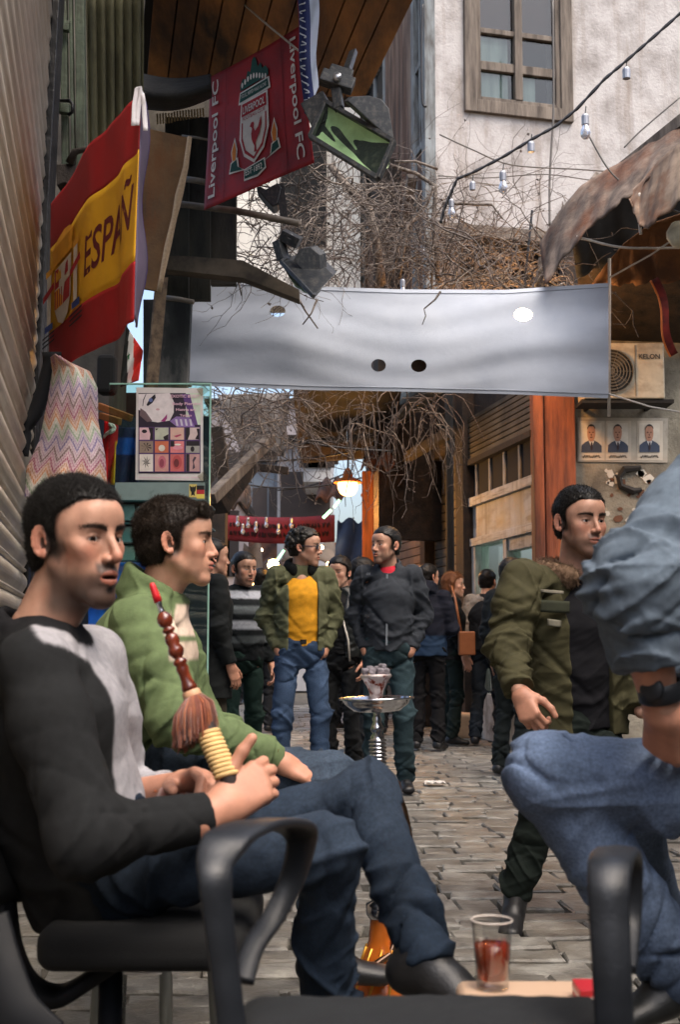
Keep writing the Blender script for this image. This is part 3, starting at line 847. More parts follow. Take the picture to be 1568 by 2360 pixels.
M_DARK = material('plain_dark', lin(34, 33, 31), .9, col2=lin(16, 16, 16), scale=5)  # near-black tone shared by backings, openings and dark parts
M_WHITEPAINT = material('white_shop_paint', lin(184, 182, 176), .6, col2=lin(140, 138, 132), scale=6, bump=.15, bscale=30, dirt=lin(100, 96, 90), dscale=3, streak=lin(90, 86, 80))
M_CANVAS = material('old_canvas', lin(150, 132, 112), .9, col2=lin(84, 70, 58), scale=3.5, bump=.6, bscale=30, bdist=.02, dirt=lin(58, 48, 40), dscale=2.6)
M_OCHRE = material('ochre_canvas', lin(158, 104, 52), .9, col2=lin(104, 64, 34), scale=2.5, bump=.4, bscale=60)
M_VINE = material('vine_bark', lin(140, 130, 120), .95, col2=lin(66, 54, 46), scale=30, bump=.6, bscale=120, rand=.3)
M_VINE2 = material('reddish_twig', lin(104, 94, 88), .95, col2=lin(62, 54, 50), scale=30, rand=.3)
M_BANNER = material('banner_cloth', lin(196, 202, 211), .9, col2=lin(184, 191, 202), scale=2.4, bump=.12, bscale=9, bdist=.02, dirt=lin(170, 177, 188), dscale=.9, weave=700, spec=.2)
M_CABLE = flat('black_cable', (24, 24, 26), .5)
M_ALU = material('dull_aluminium', lin(170, 172, 176), .35, metal=.8, var=.1, scale=30)
M_PANE = glass('window_pane', (.75, .8, .8))
M_CURTAIN = material('pale_curtain', lin(170, 176, 172), .9, col2=lin(120, 130, 128), scale=6, stretch=(1, 1, .1))
M_ROPE = material('pale_rope', lin(196, 188, 176), .9, scale=40)

def ground():
    m = MB(); m.abox((-120, -40, -.3), (120, 160, -.035))
    g = m.build('ground', M_DIRT, kind='structure')
    # irregular paving stones in rows across the lane
    proto = []
    for k in range(14):
        r = random.Random(50 + k); n = 7
        c = [(-.5, -.5), (0, -.5), (.5, -.5), (.5, .5), (.1, .5), (-.5, .5)]
        c = [(x + r.uniform(-.055, .055), y + r.uniform(-.09, .09)) for x, y in c]; n = len(c)
        V = [(x, y, -.05) for x, y in c] + [(x * .985, y * .97, -.006 + r.uniform(-.003, .002)) for x, y in c] + [(x * .93, y * .86, r.uniform(-.002, .004)) for x, y in c] + [(r.uniform(-.1, .1), r.uniform(-.1, .1), r.uniform(-.001, .006))]
        Fc = []
        for lv in (0, 1):
            Fc += [(lv * n + i, lv * n + (i + 1) % n, (lv + 1) * n + (i + 1) % n, (lv + 1) * n + i) for i in range(n)]
        Fc += [(2 * n + i, 2 * n + (i + 1) % n, 3 * n) for i in range(n)]
        me = bpy.data.meshes.new('paving_stone'); me.from_pydata(V, [], Fc); me.update(); me.materials.append(M_STONE)
        proto.append((me, V, Fc))
    spots = []; r = random.Random(4)
    y = 2.35; row = 0
    while y < 19:
        dy = r.uniform(.12, .21); x = -2.2 - .19 * (y - 8) + r.uniform(0, .3); xe = x + 5.6
        while x < xe:
            w = r.uniform(.16, .34) if dy < .17 else r.uniform(.14, .28)
            cx = x + w / 2; bend = .05 * math.sin(cx * 1.7 + y * .35) + .07 * cx * .3
            spots.append((cx, y + dy / 2 + bend, w - .008, dy - .008, r.uniform(-.05, .05) + .05, r.randrange(14), r.uniform(-.012, .004), r.uniform(-.02, .02)))
            x += w
        y += dy; row += 1
    def vis(s):
        u = (s[0] / s[1]) * FPX + 784; v = 1470 + FPX / s[1]
        if not (-40 < u < 1610) or v > 2420: return -1
        if u < 560 and v < 2050: return -1          # hidden behind the seated men
        return s[2] * s[3] / (s[1] ** 3)
    spots.sort(key=vis, reverse=True)
    rest = MB()
    for i, (cx, cy, w, d, a, k, dz, tl) in enumerate(spots):
        if i < 300 and vis((cx, cy, w, d)) > 0:
            o = bpy.data.objects.new('paving_stone', proto[k][0]); COL.objects.link(o)
            o.location = (cx, cy, dz); o.scale = (w, d, 1); o.rotation_euler = (tl, tl * .6, a); o.parent = g
        else:
            ca, sa = math.cos(a), math.sin(a)
            rest.add([(cx + ca * x * w - sa * yy * d, cy + sa * x * w + ca * yy * d, z + dz + tl * yy * d) for x, yy, z in proto[k][1]], proto[k][2])
    rest.build('paving_stones', M_STONE, g, kind='stuff')
ground()

# ---- ribbed roller shutter on the left with its black guide rail
def left_shutter():
    sh = empty('roller_shutter', (-.9, 3.6, 0), 'beige ribbed metal roller shutter rising along the left edge', 'shutter')
    pitch = .098; zt = 4.3
    def far(z):      # far end follows the leaning rail
        Y = 5.0; xr = np.interp(z, [0.1, PZ(1400, 5), PZ(0, 5), 4.4], [PX(24, Y), P(50, 1400, 5)[0], P(112, 0, 5)[0], P(122, -120, 5)[0]])
        return A(xr, Y, z)
    # slat section: broad bulge, groove, small bead
    prof = [(.0, .0)] + [(.018 * math.sin(math.pi * t) ** .7, .008 + .066 * t) for t in np.linspace(0, 1, 9)[1:-1]] + [(.0, .076), (.002, .080), (.0115, .0835), (.014, .0885), (.0115, .0935), (.002, .097), (0, .098)]
    n = int(zt / pitch)
    for i in range(n):
        z0 = i * pitch; m = MB(); V = []
        e = far(z0 + .05); d = A(SD[0], SD[1], 0) * 3.6; jit = random.uniform(-.012, .006)
        e = e + A(SD[0], SD[1], 0) * jit
        for q in (e, e - d):
            for h, z in prof: V.append(q + SN * h + A(0, 0, z0 + z - q[2]))
            V.append(q - SN * .012 + A(0, 0, z0 + .097 - q[2])); V.append(q - SN * .012 + A(0, 0, z0 - q[2]))
        k = len(prof) + 2
        Fc = [(j, (j + 1) % k, k + (j + 1) % k, k + j) for j in range(k)] + [tuple(range(k - 1, -1, -1)), tuple(range(k, 2 * k))]
        m.add(V, Fc); o = m.build('slat', M_SHUT, sh)
    m = MB(); a, b = P(38, 1500, 5.06), P(124, -60, 5.06)
    m.bar(P(26, 1900, 5.06), b, .085, .07, up=(0, 1, 0)); 
    m.bar(P(50, 1500, 5.0), P(134, -60, 5.0), .03, .05, up=(0, 1, 0))
    m.build('guide_rail', M_BLACKMET, sh, bevel=.004)
    # wall above and behind
    w = MB(); q0 = far(2); w.box(q0 - SD * 1.7 - SN * .25 + A(0, 0, .6), SD * 2.2, SN * .2, A(0, 0, 3.4))
    w.build('shop_wall', M_DARK, label='dark wall behind the ribbed shutter', cat='wall')
left_shutter()

def green_gate():
    g = empty('steel_gate', P(160, 1470, 5.35) * A(1, 1, 0), 'old green steel gate bars with hooks beside the black rail', 'gate')
    for x0, x1, w in ((140, 152, 16), (176, 190, 22), (160, 168, 8)):
        m = MB(); m.bar(P(x0 + 14, 640, 5.35), P(x1 - 6, -60, 5.35), w * 5.35 / FPX, .04, up=(0, 1, 0)); m.build('bar', M_GREENMET, g, bevel=.004)
    for y in (60, 250, 455):
        m = MB(); m.bar(P(136, y, 5.3), P(160, y + 2, 5.3), .045, .03, up=(0, 1, 0)); m.build('hinge', M_GREENMET, g, bevel=.004)
    m = MB(); m.tube([P(132, 232, 5.28), P(160, 232, 5.2), P(167, 240, 5.18), P(166, 258, 5.18), P(158, 264, 5.2)], .008, 8); m.build('hook', M_BLACKMET, g, smooth=True)
    # broken lock case
    m = MB(); m.prism([P(128, 378, 5.2), P(172, 376, 5.2), P(186, 448, 5.2), P(168, 450, 5.2), P(150, 420, 5.2), P(130, 428, 5.2)], A(0, .08, 0)); m.build('lock_case', flat('rusty_lock', (62, 54, 48), .7, bump=.5), g, bevel=.004)
    m = MB(); m.tube([P(160, 376, 5.2), P(172, 350, 5.18), P(196, 344, 5.16), P(214, 342, 5.16), P(212, 352, 5.16)], [.02, .016, .012, .012, .008], 8); m.build('latch', flat('rusty_lock', (62, 54, 48)), g, smooth=True)
green_gate()

def sheet(name, c, nu, nv, mat, label, cat, disp=None, thick=.006, parent=None, smooth=True):
    """four corners in order top-left, top-right, bottom-right, bottom-left, with a relief along the normal"""
    c = [np.asarray(q, float) for q in c]; n = nrm(np.cross(c[1] - c[0], c[3] - c[0]))
    def fn(u, v):
        p = (c[0] * (1 - u) + c[1] * u) * (1 - v) + (c[3] * (1 - u) + c[2] * u) * v
        return p + n * disp(u, v) if disp else p
    return MB().grid(fn, nu, nv, thick).build(name, mat, parent, label, cat, smooth=smooth)

def left_upper():
    # corrugated sheet
    sheet('corrugated_sheet', [P(196, -60, 5.5), P(332, -60, 5.6), P(330, 420, 5.9), P(205, 460, 5.8)], 60, 6, M_CORR,
          'stained olive corrugated sheet hanging above the striped football flag', 'sheet', lambda u, v: .022 * math.sin(u * 2 * math.pi * 6.5))
    # plank ceiling running along the lane
    z = 4.62; ce = empty('plank_ceiling', P(520, 100, 6) * A(1, 1, 0), 'stained wooden plank ceiling high over the red flag', 'ceiling')
    x = 332
    Yf = 8.1
    q = P(x, 180, Yf); 
    t = 0
    while t < 1.35:
        w = random.uniform(.115, .15); a = A(P(334, 180, Yf)[0] + t, Yf, z); b = a - SD * 5.4
        m = MB(); m.box((a + b) / 2 + SN * w / 2, SD * 2.7, SN * (w / 2 - .006), A(0, 0, .015)); m.build('plank', M_CEIL, ce)
        t += w
    m = MB(); a = A(P(334, 180, Yf)[0], Yf, z + .03); m.box(a - SD * 2.7 + SN * .68 + UP * .0, SD * 2.7, SN * .72, A(0, 0, .01)); m.build('roof_deck', M_DARK, ce)
    for k, (yy, th) in enumerate(((0.15, .1), (1.6, .09))):
        m = MB(); a = A(P(334, 180, Yf)[0] - .1, Yf, z + .1) - SD * yy; m.bar(a, a + SN * 1.4, .1, .1); m.build('joist', M_DARKWOOD, ce)
    # dark sagging tarpaulin with a fringed valance in front of the ceiling's end
    tp = empty('tarpaulin', P(400, 230, 6.6) * A(1, 1, 0), 'dark sagging tarpaulin with a fringed edge left of the red flag', 'tarpaulin')
    M_TARP = material('dark_tarp', lin(52, 50, 44), .8, col2=lin(24, 23, 21), scale=4, bump=.5, bscale=12, bdist=.03)
    def f(u, v):
        x = 322 + 165 * u; y0 = 172 + 12 * math.sin(u * 3); y1 = 246 + 16 * math.sin(u * math.pi) - 24 * u
        return P(x, y0 + (y1 - y0) * v, 6.75 - .25 * math.sin(v * math.pi) - .1 * v)
    MB().grid(f, 24, 10, .01).build('cloth', M_TARP, tp, smooth=True)
    for k in range(17):
        x = 362 + k * 6.6; yt = 262 - .12 * (x - 362) * (1 if x > 400 else .4); 
        m = MB(); m.bar(P(x, yt, 6.62), P(x + 1, yt + 24 - k * .3, 6.62), .009, .006, up=(0, 1, 0)); m.build('fringe_strip', flat('ochre_strip', (120, 98, 62), .8), tp)
    # brown board with a rope-like pale edge
    bd = empty('brown_board', P(370, 480, 6.2) * A(1, 1, 0), 'tall warped brown board with a pale torn edge behind the striped flag', 'board')
    m = MB(); m.prism([P(322, 292, 6.2), P(436, 318, 6.2), P(424, 400, 6.2), P(404, 490, 6.2), P(378, 600, 6.2), P(366, 670, 6.2), P(318, 662, 6.2)], A(0, .03, 0))
    m.build('panel', material('water_stained_board', lin(134, 102, 68), .85, col2=lin(78, 58, 40), scale=2.4, dirt=lin(120, 72, 32), dscale=1.6, bump=.3), bd)
    pts = [P(437, 316, 6.18), P(428, 385, 6.18), P(412, 452, 6.17), P(402, 500, 6.17), P(386, 570, 6.17), P(372, 640, 6.17), P(366, 672, 6.17)]
    m = MB(); m.tube(pts, [.012, .014, .02, .014, .017, .013, .012], 8); m.build('edging', material('frayed_edge', lin(190, 164, 132), .9, scale=60, bump=.8, bscale=90), bd, smooth=True)
    # perforated post below it
    po = empty('perforated_post', P(358, 780, 6.3) * A(1, 1, 0), 'rusty perforated metal post behind the white banner\'s left end', 'post')
    fa = lambda u, v: P(350 + 26 * u + (1 - v) * 8 - 20 * v, 640 + 300 * v, 6.3 + .05 * u)
    nu, nv = 4, 22; me_h = MB()
    MB().grid(fa, nu, nv, .012).build('strip', material('rusty_strip', lin(128, 108, 84), .8, col2=lin(70, 56, 44), scale=20), po)
    for j in range(20):
        for i in range(2):
            c = fa(.28 + .44 * i, (j + .5) / 20.5); m = MB(); m.lathe([(.0, -.018), (.014, -.018), (.014, .0), (0, .0)], c, (0, -1, 0), 6, close=False)
            m.build('hole_disc', material('pale_hole_light', lin(196, 178, 156), .7), po)  # pale discs stand in for light showing through the post's holes
    # dark shed beyond: boards between the board and the white wall, steel pipe across
    s = empty('dark_shed', P(470, 480, 7.6) * A(1, 1, 0), 'dark boarded shed upstairs behind the red flag', 'shed')
    M_SH = material('black_green_boards', lin(66, 70, 64), .85, col2=lin(30, 32, 30), scale=4, stretch=(1, 1, .3), bump=.5, bscale=30, dirt=lin(70, 62, 52), dscale=2)
    for k, (x0, x1, y0, y1) in enumerate(((380, 436, 270, 690), (436, 486, 270, 690), (486, 546, 300, 655))):
        m = MB(); m.prism([P(x0, y0, 7.6 + .05 * k), P(x1 - 2, y0, 7.6 + .05 * k), P(x1 - 2, y1, 7.6 + .05 * k), P(x0, y1, 7.6 + .05 * k)], A(0, .06, 0)); m.build('board', M_SH, s)
    m = MB(); m.prism([P(430, 590, 7.4), P(560, 600, 7.4), P(690, 668, 7.4), P(690, 690, 7.4), P(560, 640, 7.4), P(380, 620, 7.4), P(378, 590, 7.4)], A(0, .12, 0)); m.build('eave', material('weathered_eave', lin(98, 88, 74), .9, col2=lin(58, 52, 44), scale=6), s)
    for y, x0, x1, r in ((468, 396, 690, .022), (412, 420, 486, .02), (685, 375, 445, .016), (313, 420, 480, .008)):
        m = MB(); m.tube([P(x0, y, 7.4), P((x0 + x1) / 2, y + .06 * (x1 - x0), 7.35), P(x1, y + .16 * (x1 - x0), 7.3)], r, 8)
        m.build('steel_pipe', material('dull_pipe', lin(132, 122, 108), .6, col2=lin(92, 84, 74)), label={468: 'long grey pipe running under the red flag to the twigs', 412: 'short grey pipe behind the left edge of the red flag', 685: 'short pipe at the top left corner of the banner', 313: 'thin wire rod beside the top of the brown board'}[y], cat='pipe', smooth=True)
    # back wall of the stall interior far left, under the flag
    m = MB(); m.prism([P(330, 690, 8.2), P(440, 690, 8.2), P(430, 900, 8.2), P(330, 900, 8.2)], A(0, .1, 0))
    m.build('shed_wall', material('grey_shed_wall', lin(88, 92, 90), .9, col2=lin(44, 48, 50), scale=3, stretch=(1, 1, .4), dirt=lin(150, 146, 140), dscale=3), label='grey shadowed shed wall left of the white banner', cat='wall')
left_upper()

# ---- plastered house, upper right
HC0 = P(1008, 1470, 13.0); HD = nrm(A(1, .26, 0)); HN = nrm(A(.26, -1, 0))
def plaster_house():
    h = empty('plastered_house', tuple(HC0 * A(1, 1, 0)), 'white plastered house with a wooden window above the lane', 'house')
    zb = PZ(528, 13.2); zt = 11.0
    def W(x, y, off=0):     # a picture position on the front wall's plane
        u = (x - 784) / FPX; v = (1180 - y) / FPX; d = A(u, CT - v * ST, ST + v * CT)
        t = ((HC0 - A(0, 0, HC)) @ HN) / (d @ HN); p = A(0, 0, HC) + d * t
        return p + HN * off
    L = 5.2
    # front wall as four pieces round the window opening
    wx0, wx1, wy1 = 1098, 1292, 232
    a0 = W(wx0, wy1); a1 = W(wx1, wy1); ta = (a0 - HC0) @ HD; tb = (a1 - HC0) @ HD; z1 = a0[2]; z2 = zt - .6
    def slab(t0, t1, za, zb_, th=.35):
        m = MB(); c = HC0 + HD * (t0 + t1) / 2 - HN * th / 2; m.box(A(c[0], c[1], (za + zb_) / 2), HD * (t1 - t0) / 2, HN * th / 2, A(0, 0, (zb_ - za) / 2)); return m
    m = MB()
    for q in (slab(0, ta, zb, zt), slab(tb, L, zb, zt), slab(ta, tb, zb, z1), slab(ta, tb, z2, zt)): m.add(q.v, q.f)
    m.build('wall', M_PLASTER, h)
    # window
    T = lambda x: (W(x, 150) - HC0) @ HD
    win = None
    def wood(t0, t1, za, zb_, off, dep, name, mat=M_GREYWOOD):
        c = HC0 + HD * (t0 + t1) / 2 + HN * (off - dep / 2); m = MB()
        m.box(A(c[0], c[1], (za + zb_) / 2), HD * (t1 - t0) / 2, HN * dep / 2, A(0, 0, (zb_ - za) / 2)); return m.build(name, mat, win or h, bevel=.006)
    zz = lambda y: W(1190, y)[2]
    fr = .14
    win = wood(ta - fr, ta, z1 - fr, z2, .05, .14, 'window'); wood(tb, tb + fr, z1 - fr, z2, .05, .14, 'window_frame')
    wood(ta, tb, z1 - fr, z1, .05, .14, 'window_sill')
    wood(ta + .0, ta + .055, z1, z2, .02, .08, 'window_frame'); wood(tb - .055, tb, z1, z2, .02, .08, 'window_frame'); wood(ta + .055, tb - .055, z1, z1 + .05, .02, .08, 'window_frame')
    mid = (ta + tb) / 2
    wood(mid - .045, mid + .045, z1 + .05, z2, .03, .08, 'mullion')
    for y, w in ((160, .1), (80, .06)):
        wood(ta + .055, mid - .045, zz(y) - w / 2, zz(y) + w / 2, .012, .06, 'glazing_bar'); wood(mid + .045, tb - .055, zz(y) - w / 2, zz(y) + w / 2, .012, .06, 'glazing_bar')
    for t0, t1, ya, yb in ((ta + .055, mid - .045, 232, 165), (mid + .045, tb - .055, 232, 165), (ta + .055, mid - .045, 155, 83), (mid + .045, tb - .055, 155, 83), (ta + .055, mid - .045, 77, -200), (mid + .045, tb - .055, 77, -200)):
        wood(t0, t1, zz(ya), zz(yb) if yb > -100 else z2, -.03, .006, 'pane', M_PANE)
    wood(ta + .02, mid - .1, z1, zz(90), -.045, .008, 'curtain', M_CURTAIN); wood(mid + .02, mid + .22, z1, zz(170), -.045, .008, 'curtain', M_CURTAIN)
    wood(ta + .02, tb - .02, zz(85), z2, -.06, .02, 'red_blind', flat('dark_red_blind', (74, 42, 36), .9)); wood(ta - .3, tb + .3, z1 - .2, z2 + .2, -.9, .05, 'room_back', M_DARK)
    # bottom beam and dark soffit
    m = MB(); c = HC0 + HD * (L / 2) - HN * .12; m.box(A(c[0], c[1], zb - .07), HD * L / 2, HN * .2, A(0, 0, .068)); m.build('beam', M_GREYWOOD, h, bevel=.01)
    # side face along the lane: timber frame, boards, two tall windows
    D2 = nrm(A(-.19, 1, 0)); N2 = A(-D2[1], D2[0], 0)
    def S(t0, t1, za, zb_, off, dep, name, mat, bev=.005):
        c = HC0 + D2 * (t0 + t1) / 2 + N2 * (off - dep / 2); m = MB()
        m.box(A(c[0], c[1], (za + zb_) / 2), D2 * (t1 - t0) / 2, N2 * dep / 2, A(0, 0, (zb_ - za) / 2)); return m.build(name, mat, h, bevel=bev)
    S(.02, 9, 4.2, zt, 0, .3, 'side_wall', material('lilac_grey_plaster', lin(150, 138, 130), .95, col2=lin(110, 98, 92), scale=2, bump=.5, bscale=20, dirt=lin(84, 66, 58), dscale=1.4), 0)
    M_BLUE = material('flaking_blue_grey_paint', lin(128, 134, 136), .85, col2=lin(74, 72, 70), scale=14, stretch=(1, 1, .2), bump=.5, bscale=60)
    for t0, t1, mat in ((.0, .16, M_BLUE), (.5, .62, M_BLUE), (.62, 1.9, M_BROWNWOOD), (1.9, 2.05, M_BLUE), (3.3, 3.45, M_BLUE)):
        S(t0, t1, 4.3, zt, .09, .12, 'timber_post', mat)
    for t0, t1 in ((.16, .5), (2.05, 3.3)):
        S(t0, t1, 6.3, zt - .3, .03, .06, 'dark_opening', M_DARK, 0)
        for k in range(5): S(t0, t1, 6.3 + k * .95, 6.38 + k * .95, .07, .05, 'rail', M_BLUE)
        S((t0 + t1) / 2 - .03, (t0 + t1) / 2 + .03, 6.3, zt - .3, .065, .05, 'bar', M_BLUE)
        S(t0, t1, 4.3, 6.28, .05, .06, 'boarding', M_BROWNWOOD)
    # slanting brace
    m = MB(); m.bar(HC0 + D2 * .3 + N2 * .16 + A(0, 0, 6.0 - 1.0), HC0 + D2 * 1.7 + N2 * .16 + A(0, 0, 3.4), .1, .1); m.build('brace', M_GREYWOOD, h)
    # hidden upper backing so that no sky shows below the beam
    m = MB(); c = HC0 + HD * 2.6 - HN * 1.2; m.box(A(c[0], c[1], 4.3), HD * 2.9, HN * .1, A(0, 0, 2.2)); m.build('lower_wall', M_DARKWOOD, h)
    return W
HW = plaster_house()

# ---- right side: shop fronts along the lane, red post, wall facing us
RP0 = A(PX(1244, 11.0), 11.0, 0); RD = nrm(A(-.19, 1, 0)); RN = A(-RD[1], RD[0], 0)
def RW(x, y, off=0):
    u = (x - 784) / FPX; v = (1180 - y) / FPX; d = A(u, CT - v * ST, ST + v * CT)
    t = ((RP0 - A(0, 0, HC)) @ RN) / (d @ RN); return A(0, 0, HC) + d * t + RN * off
def right_shops():
    def S(parent, t0, t1, za, zb_, off, dep, name, mat, bev=.004):
        c = RP0 + RD * (t0 + t1) / 2 + RN * (off - dep / 2); m = MB()
        m.box(A(c[0], c[1], (za + zb_) / 2), RD * (t1 - t0) / 2, RN * dep / 2, A(0, 0, (zb_ - za) / 2)); return m.build(name, mat, parent, bevel=bev)
    T = lambda x: (RW(x, 1470) - RP0) @ RD
    # white shop front
    s = empty('white_shopfront', tuple(RP0 + RD), 'white painted shop front with glass door left of the red post', 'shopfront')
    t1 = T(1094)
    zl = RW(1244, 1092)[2]
    S(s, 0, t1, zl - .09, zl, .05, .3, 'lintel', M_WHITEPAINT); S(s, 0, t1, zl - .42, zl - .09, .0, .2, 'fascia', M_WHITEPAINT); S(s, 0, t1, zl - .5, zl - .42, .04, .2, 'ledge', M_WHITEPAINT)
    for a, b in ((t1 - .12, t1), (t1 * .42, t1 * .42 + .1), (0, .1)): S(s, a, b, 0, zl - .5, .02, .15, 'jamb', M_WHITEPAINT)
    S(s, .1, t1 * .42, zl - .62, zl - .5, .0, .1, 'rail', M_WHITEPAINT); S(s, t1 * .42 + .1, t1 - .12, .0, .45, .0, .1, 'kick_panel', M_WHITEPAINT)
    for a, b in ((.1, t1 * .42), (t1 * .42 + .1, t1 - .12)): S(s, a, b, .0 if a < .2 else .45, zl - .5, -.05, .008, 'pane', M_PANE, 0)
    S(s, -.1, t1, 0, zl - .3, -1.6, .1, 'room_back', material('shop_goods', lin(80, 82, 74), .8, col2=lin(20, 22, 22), scale=9, dirt=lin(150, 150, 140), dscale=7), 0)
    for k in range(9):
        t = .25 + k * (t1 - .4) / 9; S(s, t, t + .06, 1.5, zl - .55, -.5 - .3 * (k % 3), .03, 'hung_goods', material('beads', lin(96, 92, 84), .4, col2=lin(24, 24, 24), scale=60), 0)
    for t, w, z0, z1_ in ((t1 - .3, .05, 1.35, 1.95), (.55, .03, 1.4, 2.0), (t1 - .3, .05, .95, 1.15)): S(s, t, t + w, z0, z1_, -.25, .05, 'neon_tube', glow('shop_tube', (.7, 1, .85), 3.5), 0)
    # transom with dark lights above the lintel, louvred shutter above that
    zt_ = zl + .34
    S(s, 0, t1, zl, zt_, -.02, .05, 'transom_back', M_DARK, 0)
    for k in range(5): S(s, t1 * k / 4.3, t1 * k / 4.3 + .05, zl, zt_, .0, .02, 'transom_bar', M_WHITEPAINT)
    S(s, 0, t1 + .1, zt_, zt_ + .06, .06, .12, 'rail', M_DARKWOOD)
    z = zt_ + .06
    while z < RW(1244, 880)[2]:
        S(s, -.05, t1 + .15, z + .008, z + .05, .04, .05, 'louvre_slat', M_DKSHUT, 0); z += .055
    S(s, -.05, t1 + .15, zt_, 4.02, -.03, .1, 'upper_board', M_DARKWOOD, 0)
    # dark post and pipes
    p = empty('dark_post', tuple(RP0 + RD * (t1 + .25)), 'black timber post and pipe between white shop front and shutters', 'post')
    S(p, t1 + .02, t1 + .3, 0, 4.2, .1, .25, 'post', M_DARKWOOD); m = MB(); q = RP0 + RD * (t1 + .45) + RN * .12; m.tube([q, q + UP * 4], .045, 8); m.build('pipe', M_DARK, p, smooth=True)
    # rolled shutters of two closed shops
    ta, tb, tc = t1 + .55, T(1000), T(946)
    for k, (a, b, lab) in enumerate(((ta, tb, 'dark closed roller shutter with curled loose sheet behind the crowd'), (tb + .25, T(868), 'rust brown closed roller shutter by the hanging lamp'))):
        g = empty('closed_shutter', tuple(RP0 + RD * (a + b) / 2), lab, 'shutter')
        z = 0
        while z < 3.0:
            S(g, a, b, z + .006, z + .094, -.02, .03, 'slat', M_DKSHUT if k == 0 else material('rust_shutter', lin(116, 88, 64), .6, col2=lin(66, 50, 38), scale=2.5, dirt=lin(44, 34, 28), dscale=1.5), 0); z += .1
        S(g, a, b, 0, 4.6, -.06, .1, 'backing', M_DARK, 0)
        S(g, b, b + .22, 0, 3.6, .1, .22, 'pillar', M_DARKWOOD)
        S(g, a - .0, b, 3.0, 3.14, .1, .2, 'lintel', M_DARKWOOD)
        S(g, a, b, 3.14, 4.6, .0, .1, 'upper_panel', M_DKSHUT, 0)
    # rolled-up awning drum over the shutter
    m = MB(); a, b = RW(918, 1012, .35), RW(1092, 905, .35)
    m.lathe([(0, 0), (.13, 0.0), (.15, .03), (.15, 3.6), (0, 3.6)], RP0 + RD * 5.0 + RN * .5 + UP * (RW(918, 1010)[2] - .02) , -RD, 18)
    m.build('awning_drum', material('drum_grey', lin(118, 112, 96), .6, col2=lin(64, 60, 52), scale=5, dirt=lin(50, 46, 40)), label='grey rolled awning drum jutting out above the dark shutter', cat='awning', smooth=False)
    m = MB(); m.bar(RP0 + RD * 4.9 + RN * .4 + UP * 3.02, RP0 + RD * 1.4 + RN * .4 + UP * 3.02, .08, .1); m.build('wooden_beam', M_DARKWOOD, label='dark beam under the awning drum', cat='beam')
    # red-brown post
    po = empty('red_post', tuple(P(1285, 1470, 10.9) * A(1, 1, 0)), 'red brown weathered wooden post lit orange below the banner', 'post')
    for x0, x1, d in ((1238, 1262, 10.85), (1264, 1336, 10.95)):
        m = MB(); q = P((x0 + x1) / 2, 1470, d); w = (x1 - x0) * d / FPX / 2; m.abox((q[0] - w, d, 0), (q[0] + w, d + .2, 4.05)); m.build('plank', M_ORANGEWOOD, po, bevel=.01)
    # wall facing us with posters
    m = MB(); q0 = P(1330, 1470, 11.1); m.abox((q0[0], 11.1, 0), (q0[0] + 5, 11.4, 3.95)); m.build('poster_wall', M_PLASTER2, label='stained grey plaster wall carrying the portrait posters', cat='wall')
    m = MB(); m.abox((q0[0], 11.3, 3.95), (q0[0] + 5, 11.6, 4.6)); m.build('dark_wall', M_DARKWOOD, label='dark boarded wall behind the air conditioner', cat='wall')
    # flaked patches and black scrawl
    for k in range(26):
        x, y = random.uniform(1392, 1520), random.uniform(1085, 1200); c = P(x, y, 11.094); n = 6; r0 = random.uniform(.015, .05)
        m = MB(); m.prism([c + A(r0 * random.uniform(.6, 1.3) * math.cos(a), 0, r0 * random.uniform(.6, 1.3) * math.sin(a)) for a in np.linspace(0, 5.3, n)], A(0, .01, 0))
        m.build('paint_flake', flat('flake_white', (190, 184, 172)) if k % 3 else flat('flake_rust', (96, 62, 42)), bpy.data.objects['poster_wall'])
    m = MB()
    pts = [P(x, y, 11.08) for x, y in ((1478, 1078), (1440, 1082), (1428, 1100), (1432, 1120), (1462, 1132), (1480, 1128))]
    m.tube(pts, [.02, .035, .03, .03, .035, .02], 6); m.build('scrawl', flat('black_paint_mark', (34, 32, 30), .8), bpy.data.objects['poster_wall'])
right_shops()

